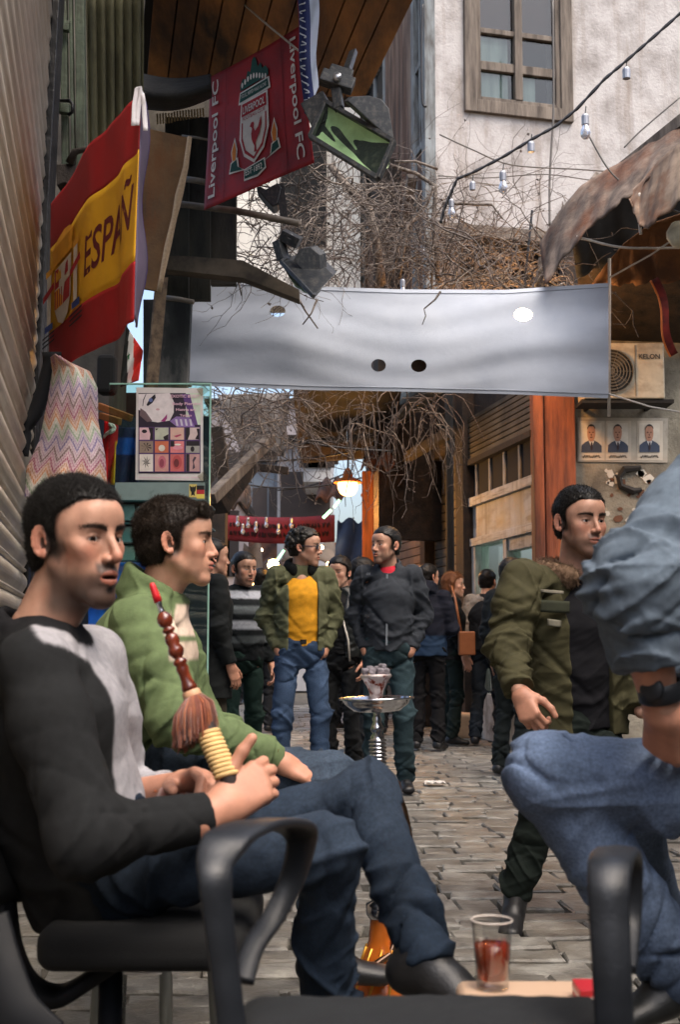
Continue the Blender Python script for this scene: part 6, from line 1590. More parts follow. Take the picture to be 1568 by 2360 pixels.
    words('EXOTIC BODY', .73, .095, .44, .032, 1); words('Body Piercing', .75, .175, .42, .04, 1); words('Henna art', .74, .238, .3, .03, 1); words('Tattoo', .74, .3, .18, .026, 1); words('Damascus Abu Roumaneh near American School Tel:0113212626 .. 0934626368', .5, .965, .92, .015, 0)
    for u, v in ((.99, .03), (1.0, .96)):
        m = MB(); c = P(X0 + u * (X1 - X0), Y0 + v * (Y1 - Y0), Y - .014); m.box(c, A(.014, 0, .01), A(-.01, 0, .014), A(0, .0006, 0)); m.build('tape', glass('clear_tape', (.9, .9, .85), .2), p)
    # sticker strip with a small flag
    s = empty('sticker_strip', tuple(P(370, 1152, Y - .006)), 'frosted sticker strip with a small black red and gold flag', 'sticker')
    def st(x0, y0, x1, y1, mat, off, nm):
        m = MB(); a_, b_ = P(x0, y0, Y - off), P(x1, y1, Y - off); m.abox((a_[0], Y - off - .001, b_[2]), (b_[0], Y - off, a_[2])); m.build(nm, mat, s)
    st(265, 1112, 472, 1152, flat('frosted_strip', (126, 146, 144), .3), .002, 'strip'); st(436, 1116, 453, 1146, flat('gold_patch', (216, 196, 110)), .0045, 'gold_patch')
    for k, c in enumerate(((30, 30, 30), (176, 44, 52), (224, 204, 92))): st(453, 1119 + k * 10, 471, 1129 + k * 10, flat('tricolour_%d' % k, c), .0045, 'stripe')
    m = MB(); 
    eg = [(444.5, 1119), (446, 1123), (452, 1119), (451, 1130), (448, 1135), (449, 1143), (444.5, 1140), (440, 1143), (441, 1135), (438, 1130), (437, 1119), (443, 1123)]
    m.add([P(x, y, Y - .0062) for x, y in eg], [tuple(range(len(eg)))]); m.build('eagle', flat('eagle_black', (34, 34, 30)), s)
    # shelves and goods behind the glass
    sb = empty('stall_cabinet', tuple(P(330, 1470, 6.0) * A(1, 1, 0)), 'stall cabinet with teal shelves behind the glass panel', 'cabinet')
    def bx(x0, y0, x1, y1, Yn, dep, mat, nm, par=sb, bev=.004):
        a_, b_ = P(x0, y0, Yn), P(x1, y1, Yn); m = MB(); m.abox((a_[0], Yn, b_[2]), (b_[0], Yn + dep, a_[2])); return m.build(nm, mat, par, bevel=bev)
    M_TEAL = flat('teal_shelf', (54, 92, 104), .6, var=.2); bx(140, 960, 476, 1700, 6.2, .05, flat('cabinet_back', (34, 44, 58), .8, var=.4, scale=4), 'back', bev=0)
    for y in (1152, 1204, 1248, 1290): bx(250, y, 476, y + 5, 5.6, .4, M_TEAL, 'shelf')
    for y, n, c in ((1158, 4, (140, 178, 192)), (1209, 4, (120, 168, 178)), (1253, 4, (150, 190, 186))):
        for k in range(n):
            x = 262 + k * 52; bx(x, y + 4 + 5 * (k % 2), x + 48, y + 42, 5.62, .25, flat('box_%d_%d' % (c[0], k % 2), tuple(int(q * (1 - .12 * (k % 2))) for q in c), .5, var=.15), 'packet')
    f = lambda u, v: P(205 + 140 * u, 1296 + 190 * v, 5.55 + .05 * math.sin(u * 11 + v * 3) + .03 * math.sin(v * 13))
    MB().grid(f, 24, 24, .006).build('blue_cloth', material('royal_blue_cloth', lin(26, 108, 206), .8, var=.3, scale=5), label='bright blue cloth hanging behind the seated man\'s face', cat='cloth', smooth=True)
    f = lambda u, v: P(258 + 62 * u, 985 + 130 * v, 5.5 + .04 * math.sin(u * 9 + v * 2))
    vgrid('navy_shirt', f, lambda u, v: lin(22, 82, 170) if .18 < v < .5 else lin(26, 38, 78), 20, 30, material('shirt_print', attr=True, rough=.85, var=.2, scale=8), None, .006, label='blue and navy shirt hanging left of the poster', cat='shirt')
    f = lambda u, v: P(240 + 30 * u - 6 * v, 968 + 150 * v, 5.3 + .03 * math.sin(u * 6 + v * 5))
    s2 = vgrid('red_scarf', f, lambda u, v: lin(232, 178, 30) if u > .72 + .1 * v and v > .3 else lin(206, 20, 24), 12, 20, material('scarf_print', attr=True, rough=.8, var=.1), None, .006, label='red and yellow scarf with white figures beside the zigzag garment', cat='scarf')
    m = MB(); m.tube([f(.5 + .32 * math.sin(t), .07 + .2 * t / 5) - A(0, .012, 0) for t in np.linspace(0, 5, 14)], .010, 6); m.build('white_figure', flat('scarf_white', (230, 226, 220)), s2)
    for k, (x0, y0, x1, y1) in enumerate(((228, 936, 302, 964), (232, 958, 276, 972))):
        m = MB(); m.bar(P(x0, y0, 5.25), P(x1, y1, 5.1), .02, .03); m.build('wooden_hanger', material('hanger_wood', lin(168, 108, 66), .6, var=.2, scale=20), label=('long wooden hanger arm left of the poster', 'short wooden hanger arm under the long one')[k], cat='hanger', bevel=.004)
    # dark awning frame and a bright gap behind
    bx(222, 815, 262, 905, 5.9, .1, M_DARK, 'hung_bag', None, .02); tag(bpy.data.objects['hung_bag'], 'black bag hung under the striped flag', 'bag')
    # little flag of red, white and black
    f = lambda u, v: P(291 + 38 * u * (1 - .25 * v) - 14 * v * (1 - u) , 752 + 55 * u + (140 - 70 * u) * v, 5.2 + .03 * math.sin(u * 6 + v * 5))
    def cf(u, v):
        w = u - .15 * v
        return lin(214, 52, 42) if w > .48 else lin(226, 226, 220) if w > .18 else lin(30, 34, 32)
    fl = vgrid('small_flag', f, cf, 24, 30, material('small_flag_print', attr=True, rough=.8, var=.08), None, .003, label='small red white and black flag below the striped flag', cat='flag')
    m = MB(); st5 = [f(.3 + .07 * (1 if k % 2 else .45) * math.cos(k * math.pi / 5), .45 + .1 * (1 if k % 2 else .45) * math.sin(k * math.pi / 5)) - A(0, .008, 0) for k in range(10)]; m.add(st5, [tuple(range(10))]); m.build('star', flat('star_green', (30, 110, 60)), fl)
stall()

def zigzag():
    g = empty('zigzag_garment', tuple(P(150, 1470, 4.5) * A(1, 1, 0)), 'knitted zigzag garment with stars hanging by the black rail', 'garment')
    xl = lambda v: np.interp(v, [0, .1, .3, .6, .8, 1], [118, 122, 112, 92, 62, 58]); xr = lambda v: np.interp(v, [0, .08, .2, .45, .7, 1], [150, 205, 222, 224, 240, 246])
    f = lambda u, v: P(xl(v) + (xr(v) - xl(v)) * u, 815 + 25 * abs(u - .3) * (1 - v) + 330 * v, 4.5 - .10 * math.sin(u * math.pi) ** .6 + .018 * math.sin(u * 16 + v * 5) * v + .012 * math.sin(v * 9 + u * 4))
    pal = [lin(*c) for c in ((196, 140, 160), (170, 60, 100), (206, 150, 120), (222, 150, 90), (214, 214, 196), (150, 176, 140), (190, 164, 190), (128, 104, 160), (206, 172, 186), (120, 70, 80))]
    def cf(u, v):
        x = u * 9 + .4 * math.sin(v * 7); z = abs((x % 2) - 1); t = v * 26 + z * 2.6
        k = int(t) % 10; c = np.array(pal[k]); fr = t % 1; sx = (u * 46) % 1
        st = (abs(fr - .5) + abs(sx - .5)) < .42
        return c * .75 if st else c * .45 + np.array(lin(222, 212, 206)) * .55
    vgrid('knit', f, cf, 150, 210, material('zigzag_knit', attr=True, rough=.95, var=.12, scale=60, bump=.6, bscale=300, bdist=.004), g, .004)
    f2 = lambda u, v: P(xl(v) - 16 - 14 * v * (v < .8) + 34 * u * (1 - .5 * v), 812 + 240 * v, 4.56 - .03 * math.sin(u * 3))
    MB().grid(f2, 8, 20, .01).build('black_lining', flat('black_knit', (18, 20, 24), .95), g, smooth=True)
zigzag()

def left_row():
    # the next house on the left beyond the stall, with an opening showing light
    h = empty('stall_house', tuple(P(300, 1470, 9) * A(1, 1, 0)), 'shadowed two storey house behind the flags on the left', 'house')
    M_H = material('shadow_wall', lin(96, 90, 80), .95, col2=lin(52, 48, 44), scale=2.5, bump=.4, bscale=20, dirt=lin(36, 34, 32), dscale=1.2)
    a = P(60, 1470, 7.2)
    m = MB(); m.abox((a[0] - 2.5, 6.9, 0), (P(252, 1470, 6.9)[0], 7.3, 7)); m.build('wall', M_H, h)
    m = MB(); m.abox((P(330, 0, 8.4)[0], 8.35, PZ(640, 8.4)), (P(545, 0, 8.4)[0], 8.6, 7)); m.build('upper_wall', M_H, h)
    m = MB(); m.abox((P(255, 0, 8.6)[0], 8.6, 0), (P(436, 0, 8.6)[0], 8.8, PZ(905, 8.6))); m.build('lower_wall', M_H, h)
    # pale house whose wall shows in the gap under the red flag
    g = empty('pale_house', tuple(P(610, 1470, 16) * A(1, 1, 0)), 'cream house wall glimpsed through twigs under the red flag', 'house')
    a, b = P(500, 0, 16), P(830, 0, 16); m = MB(); m.abox((a[0], 16, 5.3), (b[0], 16.4, 12)); m.build('wall', material('cream_wall', lin(226, 220, 208), .95, var=.12, scale=2), g)
    m = MB(); q = P(700, 430, 15.97); m.abox((q[0] - .3, 15.96, q[2] - .8), (q[0] + .3, 16.1, q[2] + .8)); m.build('window', M_DARK, g)
left_row()

# ------------------------------------------------------------------ things near the camera
M_PLASTIC = material('black_plastic', lin(28, 31, 36), .42, var=.15, scale=30, bump=.12, bscale=220, spec=.5)
M_SEAT = material('charcoal_upholstery', lin(20, 23, 26), .95, var=.25, scale=40, bump=.6, bscale=420, bdist=.003, weave=700)
M_CHROME = material('chrome', lin(206, 206, 210), .14, metal=1, var=.05)
def ribbon(path, lat, w, th, mat, nm, parent, n=10):
    """flat bar swept along a path; lat = its width direction"""
    P3 = [np.asarray(p, float) for p in path]; fine = []; k = len(P3)
    for i in range(k - 1):
        p0, p1, p2, p3 = P3[max(i - 1, 0)], P3[i], P3[i + 1], P3[min(i + 2, k - 1)]
        for t in np.linspace(0, 1, n + 1)[:-1]: fine.append(.5 * (2 * p1 + (p2 - p0) * t + (2 * p0 - 5 * p1 + 4 * p2 - p3) * t * t + (3 * p1 - p0 - 3 * p2 + p3) * t ** 3))
    fine.append(P3[-1]); lat = nrm(lat); V = []; m = len(fine)
    sec = [(-1, -.4), (-.85, -.9), (0, -1.15), (.85, -.9), (1, -.4), (1, .4), (.85, .8), (0, .9), (-.85, .8), (-1, .4)]; ns = len(sec)
    for i, p in enumerate(fine):
        d = nrm(fine[min(i + 1, m - 1)] - fine[max(i - 1, 0)]); l = nrm(lat - d * np.dot(lat, d)); nn = np.cross(d, l)
        ww = w[0] + (w[1] - w[0]) * i / (m - 1) if hasattr(w, '__len__') and len(w) == 2 else (np.interp(i / (m - 1), np.linspace(0, 1, len(w)), w) if hasattr(w, '__len__') else w)
        V += [p + l * a * ww / 2 + nn * b * th / 2 for a, b in sec]
    Fc = [(i * ns + j, i * ns + (j + 1) % ns, (i + 1) * ns + (j + 1) % ns, (i + 1) * ns + j) for i in range(m - 1) for j in range(ns)] + [tuple(range(ns - 1, -1, -1)), tuple((m - 1) * ns + j for j in range(ns))]
    return MB().add(V, Fc).build(nm, mat, parent, smooth=True)
def sdf_obj(nm, prs, h, k, mat, parent, mods=()):
    v, f = sdf_mesh(prs, h, k, mods); return obj(nm, mesh_np(nm, v, f), mat, parent)

def front_chair():
    g = empty('office_chair', (.1, 1.4, 0), 'empty charcoal office chair with black plastic arms in the foreground', 'chair', 'office chairs')
    z = .566; a, b = P(560, 2250, 1.6), P(1385, 2250, 1.6); cx = (a[0] + b[0]) / 2; hw = (b[0] - a[0]) / 2
    pr = [obox((cx, 1.37, z - .05), np.eye(3), (hw - .03, .20, .015), .035)]
    def crown(x, y, zz): return -.012 * np.exp(-((x - cx) / .2) ** 2 - ((y - 1.37) / .2) ** 2) * (zz > z - .06)
    sdf_obj('seat', pr, .006, .01, M_SEAT, g, [(crown, A(cx - hw - .1, 1.0, z - .2), A(cx + hw + .1, 1.7, z + .1)), rough((cx - hw - .1, 1, z - .2), (cx + hw + .1, 1.7, z + .1), .002, 50, 2)])
    ribbon([P(540, 2420, 1.42), P(520, 2250, 1.42), P(504, 2120, 1.42), P(496, 2030, 1.42), P(498, 1976, 1.44), P(530, 1930, 1.47), P(590, 1903, 1.53), P(650, 1900, 1.60), P(690, 1914, 1.65), P(694, 1950, 1.67), P(672, 2030, 1.68), P(632, 2110, 1.66), P(585, 2180, 1.62), P(560, 2260, 1.58)], A(1, .25, 0), [.032, .032, .034, .040, .052, .056, .052, .044, .036, .030, .028, .028], .013, M_PLASTIC, 'armrest', g)
    ribbon([P(1420, 2420, 1.42), P(1412, 2250, 1.42), P(1406, 2120, 1.43), P(1404, 2040, 1.44), P(1408, 1990, 1.47), P(1420, 1968, 1.54), P(1432, 1970, 1.62), P(1440, 2010, 1.66), P(1440, 2120, 1.66), P(1430, 2230, 1.6)], A(1, -.1, 0), [.042, .043, .046, .05, .052, .05, .044, .04], .016, M_PLASTIC, 'armrest', g)
    m = MB(); m.lathe([(.028, 0), (.028, .2), (.022, .2), (.022, .42)], (cx, 1.37, .09), (0, 0, 1), 16); m.build('gas_column', M_CHROME, g, smooth=True)
    m = MB(); m.abox((cx - .12, 1.27, .49), (cx + .12, 1.47, .515)); m.build('seat_plate', M_PLASTIC, g)
    for k in range(5):
        an = k * 2 * math.pi / 5 + .3; e = A(cx + .27 * math.cos(an), 1.37 + .27 * math.sin(an), .07)
        m = MB(); m.tube([A(cx, 1.37, .12), (A(cx, 1.37, .12) + e) / 2 + A(0, 0, .012), e], [.03, .024, .018], 8); m.build('base_arm', M_PLASTIC, g, smooth=True)
        m = MB(); m.lathe([(0, -.022), (.026, -.022), (.028, -.01), (.028, .01), (.026, .022), (0, .022)], e - A(0, 0, .04), (math.cos(an + 1.57), math.sin(an + 1.57), 0), 14, close=False); m.build('caster', M_PLASTIC, g, smooth=True)
front_chair()

M_DKP = material('dull_black_plastic', lin(18, 20, 24), .6, var=.2, scale=30, spec=.3)
def man_chair():
    g = empty('office_chair', tuple(P(240, 2100, 2.3) * A(1, 1, 0)), 'black office chair carrying the man with the hose', 'chair', 'office chairs')
    c = P(330, 2120, 2.3)
    M_BS = material('black_upholstery', lin(14, 15, 16), .95, var=.2, scale=40, bump=.5, bscale=420, bdist=.003)
    sdf_obj('seat', [obox((c[0] + .02, 2.36, c[2] - .02), np.eye(3), (.15, .18, .008), .03)], .006, .01, M_BS, g)
    b0, b1 = P(25, 2030, 2.35), P(-45, 1660, 2.4); u = nrm(b1 - b0)
    R = np.stack([nrm(A(.1, 1, 0)), u, nrm(np.cross(nrm(A(.1, 1, 0)), u))], 1)
    sdf_obj('backrest', [obox((b0 + b1) / 2, R, (.17, .16, .008), .03)], .006, .01, M_BS, g)
    ribbon([P(20, 1980, 2.30), P(10, 2080, 2.28), P(28, 2200, 2.27), P(70, 2275, 2.26), P(140, 2292, 2.28), P(230, 2240, 2.30), P(300, 2190, 2.32)], A(.15, 1, .1), .06, .03, M_DKP, 'back_bracket', g)
    ribbon([P(-30, 2120, 2.05), P(0, 2230, 2.02), P(40, 2330, 2.0), P(110, 2400, 2.0)], A(1, .2, .3), .07, .022, M_DKP, 'lumbar_bar', g)
    m = MB(); q = c * A(1, 1, 0); m.lathe([(.03, 0), (.03, .18), (.022, .18), (.022, .40)], q + A(-.06, .02, .09), (0, 0, 1), 16); m.build('gas_column', M_PLASTIC, g, smooth=True)
    for k in range(5):
        an = k * 2 * math.pi / 5 + .9; o_ = q + A(-.06, .02, .11); e = o_ + A(.25 * math.cos(an), .25 * math.sin(an), -.05)
        m = MB(); m.tube([o_, (o_ + e) / 2 + A(0, 0, .01), e], [.03, .024, .018], 8); m.build('base_arm', M_PLASTIC, g, smooth=True)
        m = MB(); m.lathe([(0, -.022), (.026, -.022), (.028, 0), (.026, .022), (0, .022)], e - A(0, 0, .03), (math.cos(an + 1.57), math.sin(an + 1.57), 0), 14, close=False); m.build('caster', M_PLASTIC, g, smooth=True)
man_chair()

def boy_stool():
    Y = 3.15; c = P(362, 1470, Y); g = empty('metal_stool', (c[0], Y, 0), 'chrome stool with a foot ring under the boy in green', 'stool')
    for k, (dx, dy) in enumerate(((-.10, -.12), (.05, -.14), (.13, .08), (-.09, .12))):
        m = MB(); m.tube([A(c[0] + dx * 1.15, Y + dy * 1.15, .0), A(c[0] + dx * .9, Y + dy * .9, .60)], .0155, 12); m.build('leg', material('dull_steel_tube', lin(120, 124, 124), .3, metal=.9, var=.1), g, smooth=True)
    m = MB(); m.tube([A(c[0] + .01 + .155 * math.cos(t), Y + .155 * math.sin(t), .235) for t in np.linspace(0, 2 * math.pi, 40)], .011, 10, cap=False); m.build('foot_ring', M_CHROME, g, smooth=True)
    m = MB(); m.lathe([(0, .60), (.16, .60), (.175, .615), (.175, .645), (.16, .66), (0, .665)], (c[0], Y, 0), (0, 0, 1), 28, close=False); m.build('seat', M_PLASTIC, g, smooth=True)
boy_stool()

def hookah():
    Y = 3.3; top = P(868, 1612, Y); bot = A(P(884, 1470, Y)[0], Y, 0); ax = nrm(top - bot); zt = top[2] / ax[2]
    g = empty('water_pipe', tuple(bot), 'chrome water pipe with tray and foil bowl between the men', 'water pipe')
    s = 1 / (FPX / Y)
    def L(prof, mat, nm, n=28, sm=True, o=bot): m = MB(); m.lathe(prof, o, ax, n, close=False); return m.build(nm, mat, g, smooth=sm)
    H = lambda y: (P(870, y, Y)[2]) / ax[2]
    # glass vase, ribbed metal shaft, tray, bowl
    L([(0, .004), (.075, .004), (.088, .03), (.09, .07), (.075, .13), (.05, .19), (.034, .24), (.03, .29), (.034, .30)], material('amber_glass', lin(214, 116, 40), .08, trans=.5, var=.25, scale=14, coat=.5), 'vase')
    m = MB()
    for k in range(10):
        an = k * 2 * math.pi / 10; m.tube([bot + ax * h + A(r_ * math.cos(an + h * 4), r_ * math.sin(an + h * 4), 0) for r_, h in ((.078, .01), (.091, .05), (.086, .1), (.064, .16), (.043, .22))], .004, 5)
    m.build('gilt_pattern', material('gilt', lin(206, 150, 60), .3, metal=.8), g, smooth=True)
    prof = [(.034, .29), (.040, .30), (.040, .325), (.018, .335)]
    h = .335
    for y, r_ in ((1850, .022), (1830, .028), (1808, .034), (1785, .028), (1770, .019)): prof.append((r_, H(y)))
    for k in range(7): y = 1762 - k * 8.6; prof += [(.020, H(y)), (.0235, H(y - 3)), (.0235, H(y - 6)), (.017, H(y - 7.5))]
    for y, r_ in ((1698, .019), (1690, .012), (1682, .018), (1674, .016), (1664, .010), (1656, .0125), (1650, .008), (1640, .010)): prof.append((r_, H(y)))
    L(prof, M_CHROME, 'shaft', 24)
    L([(.0, H(1640)), (.045, H(1640)), (.06, H(1638)), (.083, H(1622)), (.088, H(1613)), (.098, H(1611)), (.099, H(1607)), (.088, H(1608)), (.075, H(1626)), (0, H(1633))], M_CHROME, 'tray', 40)
    L([(0, H(1612)), (.015, H(1612)), (.02, H(1590)), (.034, H(1566)), (.042, H(1559)), (.040, H(1554)), (0, H(1553))], material('burnt_foil_clay', lin(190, 180, 178), .3, metal=.6, col2=lin(120, 52, 30), scale=45, lo=.42, hi=.5, bump=.5, bscale=90), 'bowl', 24)
    rr = random.Random(2)
    for k, (dx, dy, dz) in enumerate(((-.028, -.005, 0), (-.01, -.018, .002), (.012, -.012, .001), (.028, .0, 0), (.006, .016, .006), (-.014, .014, .006), (.018, .01, .012))):
        c = bot + ax * (H(1548) + dz) + A(dx, dy, 0); a_ = rr.uniform(0, 2); Rm = A(math.cos(a_), math.sin(a_), .3 * rr.uniform(-1, 1)); 
        x = nrm(Rm); y = nrm(np.cross((0, 0, 1), x)); z = np.cross(x, y); m = MB(); m.box(c, x * .0095, y * .0085, z * .0085); m.build('coal', material('ashy_coal', lin(150, 144, 150), .95, col2=lin(90, 84, 88), scale=70, bump=.6, bscale=200), g, bevel=.004)
    # hose port and knuckled connector going down on the right
    m = MB(); q = bot + ax * H(1800); path = [q, P(898, 1796, Y - .02), P(912, 1808, Y - .03), P(920, 1840, Y - .04), P(928, 1868, Y - .05), P(938, 1900, Y - .05), P(946, 1960, Y - .05), P(940, 2080, Y - .05), P(900, 2200, Y - .03), P(760, 2300, Y - .2)]
    m.tube(path, [.012, .018, .014, .011, .013, .010, .012, .011, .011, .011], 10); m.build('connector', material('brass_chrome', lin(190, 150, 120), .2, metal=1, var=.2), g, smooth=True)
hookah()

def hose():
    Y = 2.2; g = empty('pipe_hose', tuple(P(440, 1600, Y)), 'turned wooden hose handle with red tip and brown tassel', 'hose')
    a = P(349, 1344, Y); b = P(438, 1590, Y); ax = nrm(b - a); L_ = np.linalg.norm(b - a); px = Y / FPX
    def T(y): return (y - 1344) / (1590 - 1344) * L_
    def L(prof, mat, nm, n=20): m = MB(); m.lathe([(r_ * px, T(y)) for r_, y in prof], a, ax, n, close=False); return m.build(nm, mat, g, smooth=True)
    L([(0, 1343), (5, 1344), (7, 1350), (9, 1372), (10, 1388), (0, 1388)], material('red_plastic_tip', lin(196, 30, 40), .35, var=.05), 'mouth_tip')
    L([(6.5, 1387), (7.5, 1391), (6, 1396), (7, 1408), (8, 1412), (0, 1412)], M_CHROME, 'ferrule')
    M_T = material('turned_walnut', lin(132, 56, 30), .28, col2=lin(70, 26, 16), scale=30, stretch=(1, 1, .3), coat=.6)
    L([(9, 1412), (16, 1420), (19, 1430), (16, 1440), (9, 1445), (13, 1449), (16, 1453), (13, 1457), (9, 1460), (15, 1466), (17, 1476), (14, 1488), (18, 1496), (19, 1503), (14, 1512), (9, 1517), (15, 1522), (17, 1528), (12, 1534), (15, 1540), (13, 1552), (13, 1566), (17, 1580), (19, 1586), (17, 1592), (0, 1592)], M_T, 'wooden_handle', 24)
    L([(17, 1590), (21, 1594), (22, 1608), (19, 1614), (0, 1614)], material('bone_ring', lin(196, 150, 116), .5, var=.2, scale=40), 'collar')
    # wrapped lower part down to the hands
    c0 = P(452, 1620, Y); c1 = P(480, 1690, Y - .01); c2 = P(526, 1796, Y - .05); c3 = P(546, 1850, Y - .05)
    m = MB(); m.tube([c0, c1, c2, c3], [.016, .0165, .0165, .013], 14); m.build('hose_core', flat('dark_hose', (40, 30, 28), .7), g, smooth=True)
    m = MB(); n = 11
    for k in range(n):
        t = k / n; p = c1 * (1 - t) + c2 * t; d = nrm(c2 - c1); u = nrm(np.cross(d, (0, 1, 0))); w = np.cross(d, u)
        m.tube([p + d * .0045 * math.cos(e) * 0 + (u * math.cos(e) + w * math.sin(e)) * .0178 + d * .006 * math.sin(e + .6) for e in np.linspace(0, 2 * math.pi, 15)], .0042, 6, cap=False)
    m.build('cord_wrapping', material('straw_cord', lin(214, 180, 122), .8, var=.2, scale=50), g, smooth=True)
    # tassel
    r = random.Random(6); d = nrm(c1 - c0); u = nrm(np.cross(d, (0, 1, 0))); w = np.cross(d, u); tm = [MB(), MB()]
    base = P(445, 1608, Y); tip = P(450, 1712, Y); dd = nrm(tip - base); Lt = np.linalg.norm(tip - base)
    for k in range(560):
        e = r.uniform(0, 2 * math.pi); R0 = .016; R1 = .035 * r.uniform(.55, 1.1); ln = Lt * r.uniform(.8, 1.06); side = (u * math.cos(e) + w * math.sin(e))
        pts = [base + side * R0 * (1 - .2 * 0), base + side * R1 * .95 + dd * ln * .3, base + side * R1 * 1.08 + dd * ln * .62, base + side * (R1 + r.uniform(-.008, .008)) + dd * ln]
        tm[k % 2].tube(pts, [.0016, .0018, .0016, .0009], 4, cap=False)
    tm[0].build('tassel', material('rust_tassel', lin(116, 52, 27), .7, rand=.4, var=.3, scale=60, sheen=.4), g, kind='stuff', smooth=True); tm[1].build('tassel', material('amber_tassel', lin(152, 82, 44), .7, rand=.4, var=.3, scale=60, sheen=.4), g, kind='stuff', smooth=True)
    # furry hose running on under the wrist
    pts = [P(500, 1850, 2.26), P(470, 1858, 2.28), P(420, 1850, 2.31), P(375, 1835, 2.33)]
    m = MB(); m.tube(pts, .02, 10); fm = MB()
    for k in range(700):
        i = r.randrange(3); t = r.random(); p = pts[i] * (1 - t) + pts[i + 1] * t; v = nrm(A(r.gauss(0, 1), r.gauss(0, 1), r.gauss(0, 1))); fm.tube([p + v * .018, p + v * .03 + A(.004, 0, -.006)], [.0014, .0004], 3, cap=False)
    o = m.build('fur_hose', material('rust_tassel', lin(116, 52, 27)), g, smooth=True); fm.build('fur', material('amber_tassel', lin(152, 82, 44)), g, kind='stuff')
hose()

def tea_table():
    z = .5; a, b = P(1032, 2240, 1.85)[0], P(1420, 2240, 1.85)[0]
    g = empty('low_table', ((a + b) / 2, 1.78, 0), 'small beige wooden table carrying the tea glass', 'table')
    pr = [obox(((a + b) / 2, 1.785, z - .018), np.eye(3), ((b - a) / 2 - .03, .115, .004), .014)]
    sdf_obj('top', pr, .005, .01, material('beige_laminate', lin(196, 166, 140), .45, var=.12, scale=8, stretch=(.2, 1, 1)), g)
    for x in (a + .05, b - .05):
        for y in (1.70, 1.87): m = MB(); m.tube([A(x, y, 0), A(x, y, z - .03)], .014, 10); m.build('leg', M_PLASTIC, g, smooth=True)
    c = P(1136, 2243, 1.86); c[2] = z; px = 1.86 / FPX
    t = empty('tea_glass', tuple(c), 'tea glass half full of red brown tea', 'glass')
    pg = [(0, 0), (31, 0), (36, 4), (36, 10), (37, 30), (41, 80), (44, 130), (46, 150)]
    m = MB(); m.lathe([(r_ * px, h * px) for r_, h in pg], c, (0, 0, 1), 36, close=False); m.build('vessel', glass('clear_glass', (.95, .95, .94), .03, tint=.93, base=.14, power=2), t, smooth=True)
    m = MB(); m.lathe([(0, 15 * px), (32.6 * px, 23 * px), (37.4 * px, 66 * px), (39.6 * px, 98 * px), (0, 98 * px)], c, (0, 0, 1), 36, close=False); m2 = MB(); m2.tube([c + A(45.5 * px * math.cos(t_), 45.5 * px * math.sin(t_), 150 * px) for t_ in np.linspace(0, 2 * math.pi, 40)], .0012, 6, cap=False); m2.build('rim', material('glass_rim', lin(206, 196, 186), .1, var=.05), t, smooth=True)
    m.build('tea', material('tea', lin(160, 60, 18), .05, trans=.5, var=.1), t, smooth=True)
    k = empty('cigarette_pack', tuple(P(1330, 2252, 1.80)), 'red and white cigarette pack lying on the small table', 'cigarette pack')
    q = A(P(1330, 0, 1.80)[0], 1.80, z)
    m = MB(); m.abox((q[0] - .0275, q[1] - .03, z + .001), (q[0] + .0275, q[1] + .03, z + .022)); m.build('box', flat('pack_red', (176, 38, 46), .4), k, bevel=.001)
    m = MB(); m.abox((q[0] - .0278, q[1] - .0303, z + .008), (q[0] + .0278, q[1] + .0303, z + .013)); m.build('white_band', flat('pack_white', (214, 200, 194), .4), k)
    for i, (x, yy, c_, lab) in enumerate(((1292, 1.72, (36, 60, 150), 'blue lighter beside the cigarette pack'), (1205, 1.70, (120, 140, 170), 'pale blue lighter in front of the tea glass'))):
        l = empty('lighter', tuple(P(x, 2280, yy)), lab, 'lighter'); q = A(P(x, 0, yy)[0], yy, z + .009); d = nrm(A(1, .5 - i, 0))
        m = MB(); m.tube([q - d * .03, q + d * .018], .0085, 10); m.build('body', flat('lighter_%d' % i, c_, .2), l, smooth=True)
        m = MB(); m.tube([q + d * .018, q + d * .032], .0078, 10); m.build('cap', M_CHROME, l, smooth=True)
tea_table()

def litter():
    for k, (x, y, Y, lab) in enumerate(((1000, 1800, 8.7, 'crumpled white paper scrap on the paving'), (2 * 430, 1833, 8.0, ''))):
        if not lab: continue
        q = P(x, 1470, Y); z = .012; m = MB(); rr = random.Random(3)
        m.grid(lambda u, v: A(q[0] - .07 + .14 * u, Y - .05 + .1 * v, z + .02 * abs(math.sin(u * 9 + v * 7))), 8, 5, .002); m.build('paper_scrap', flat('scrap_white', (206, 200, 192), .8), label=lab, cat='litter')
    # burlap sack and step by the far shutters
    q = P(1075, 1470, 12.9); sdf_obj('stone_step', [obox((q[0], 12.9, .12), np.eye(3), (.28, .16, .1), .03)], .02, .02, material('worn_step', lin(186, 150, 116), .9, var=.25, scale=5), None, [rough((q[0] - .5, 12.5, -.1), (q[0] + .5, 13.3, .4), .012, 14, 1)]); tag(bpy.data.objects['stone_step'], 'tan stone step behind the couple at the shutters', 'step')
litter()
# ------------------------------------------------------------------ the people
SK1 = lin(184, 140, 118); SK2 = lin(188, 144, 120); BLACKH = (.010, .009, .008)
CHAR = lin(34, 35, 36); LGREY = lin(158, 156, 160)

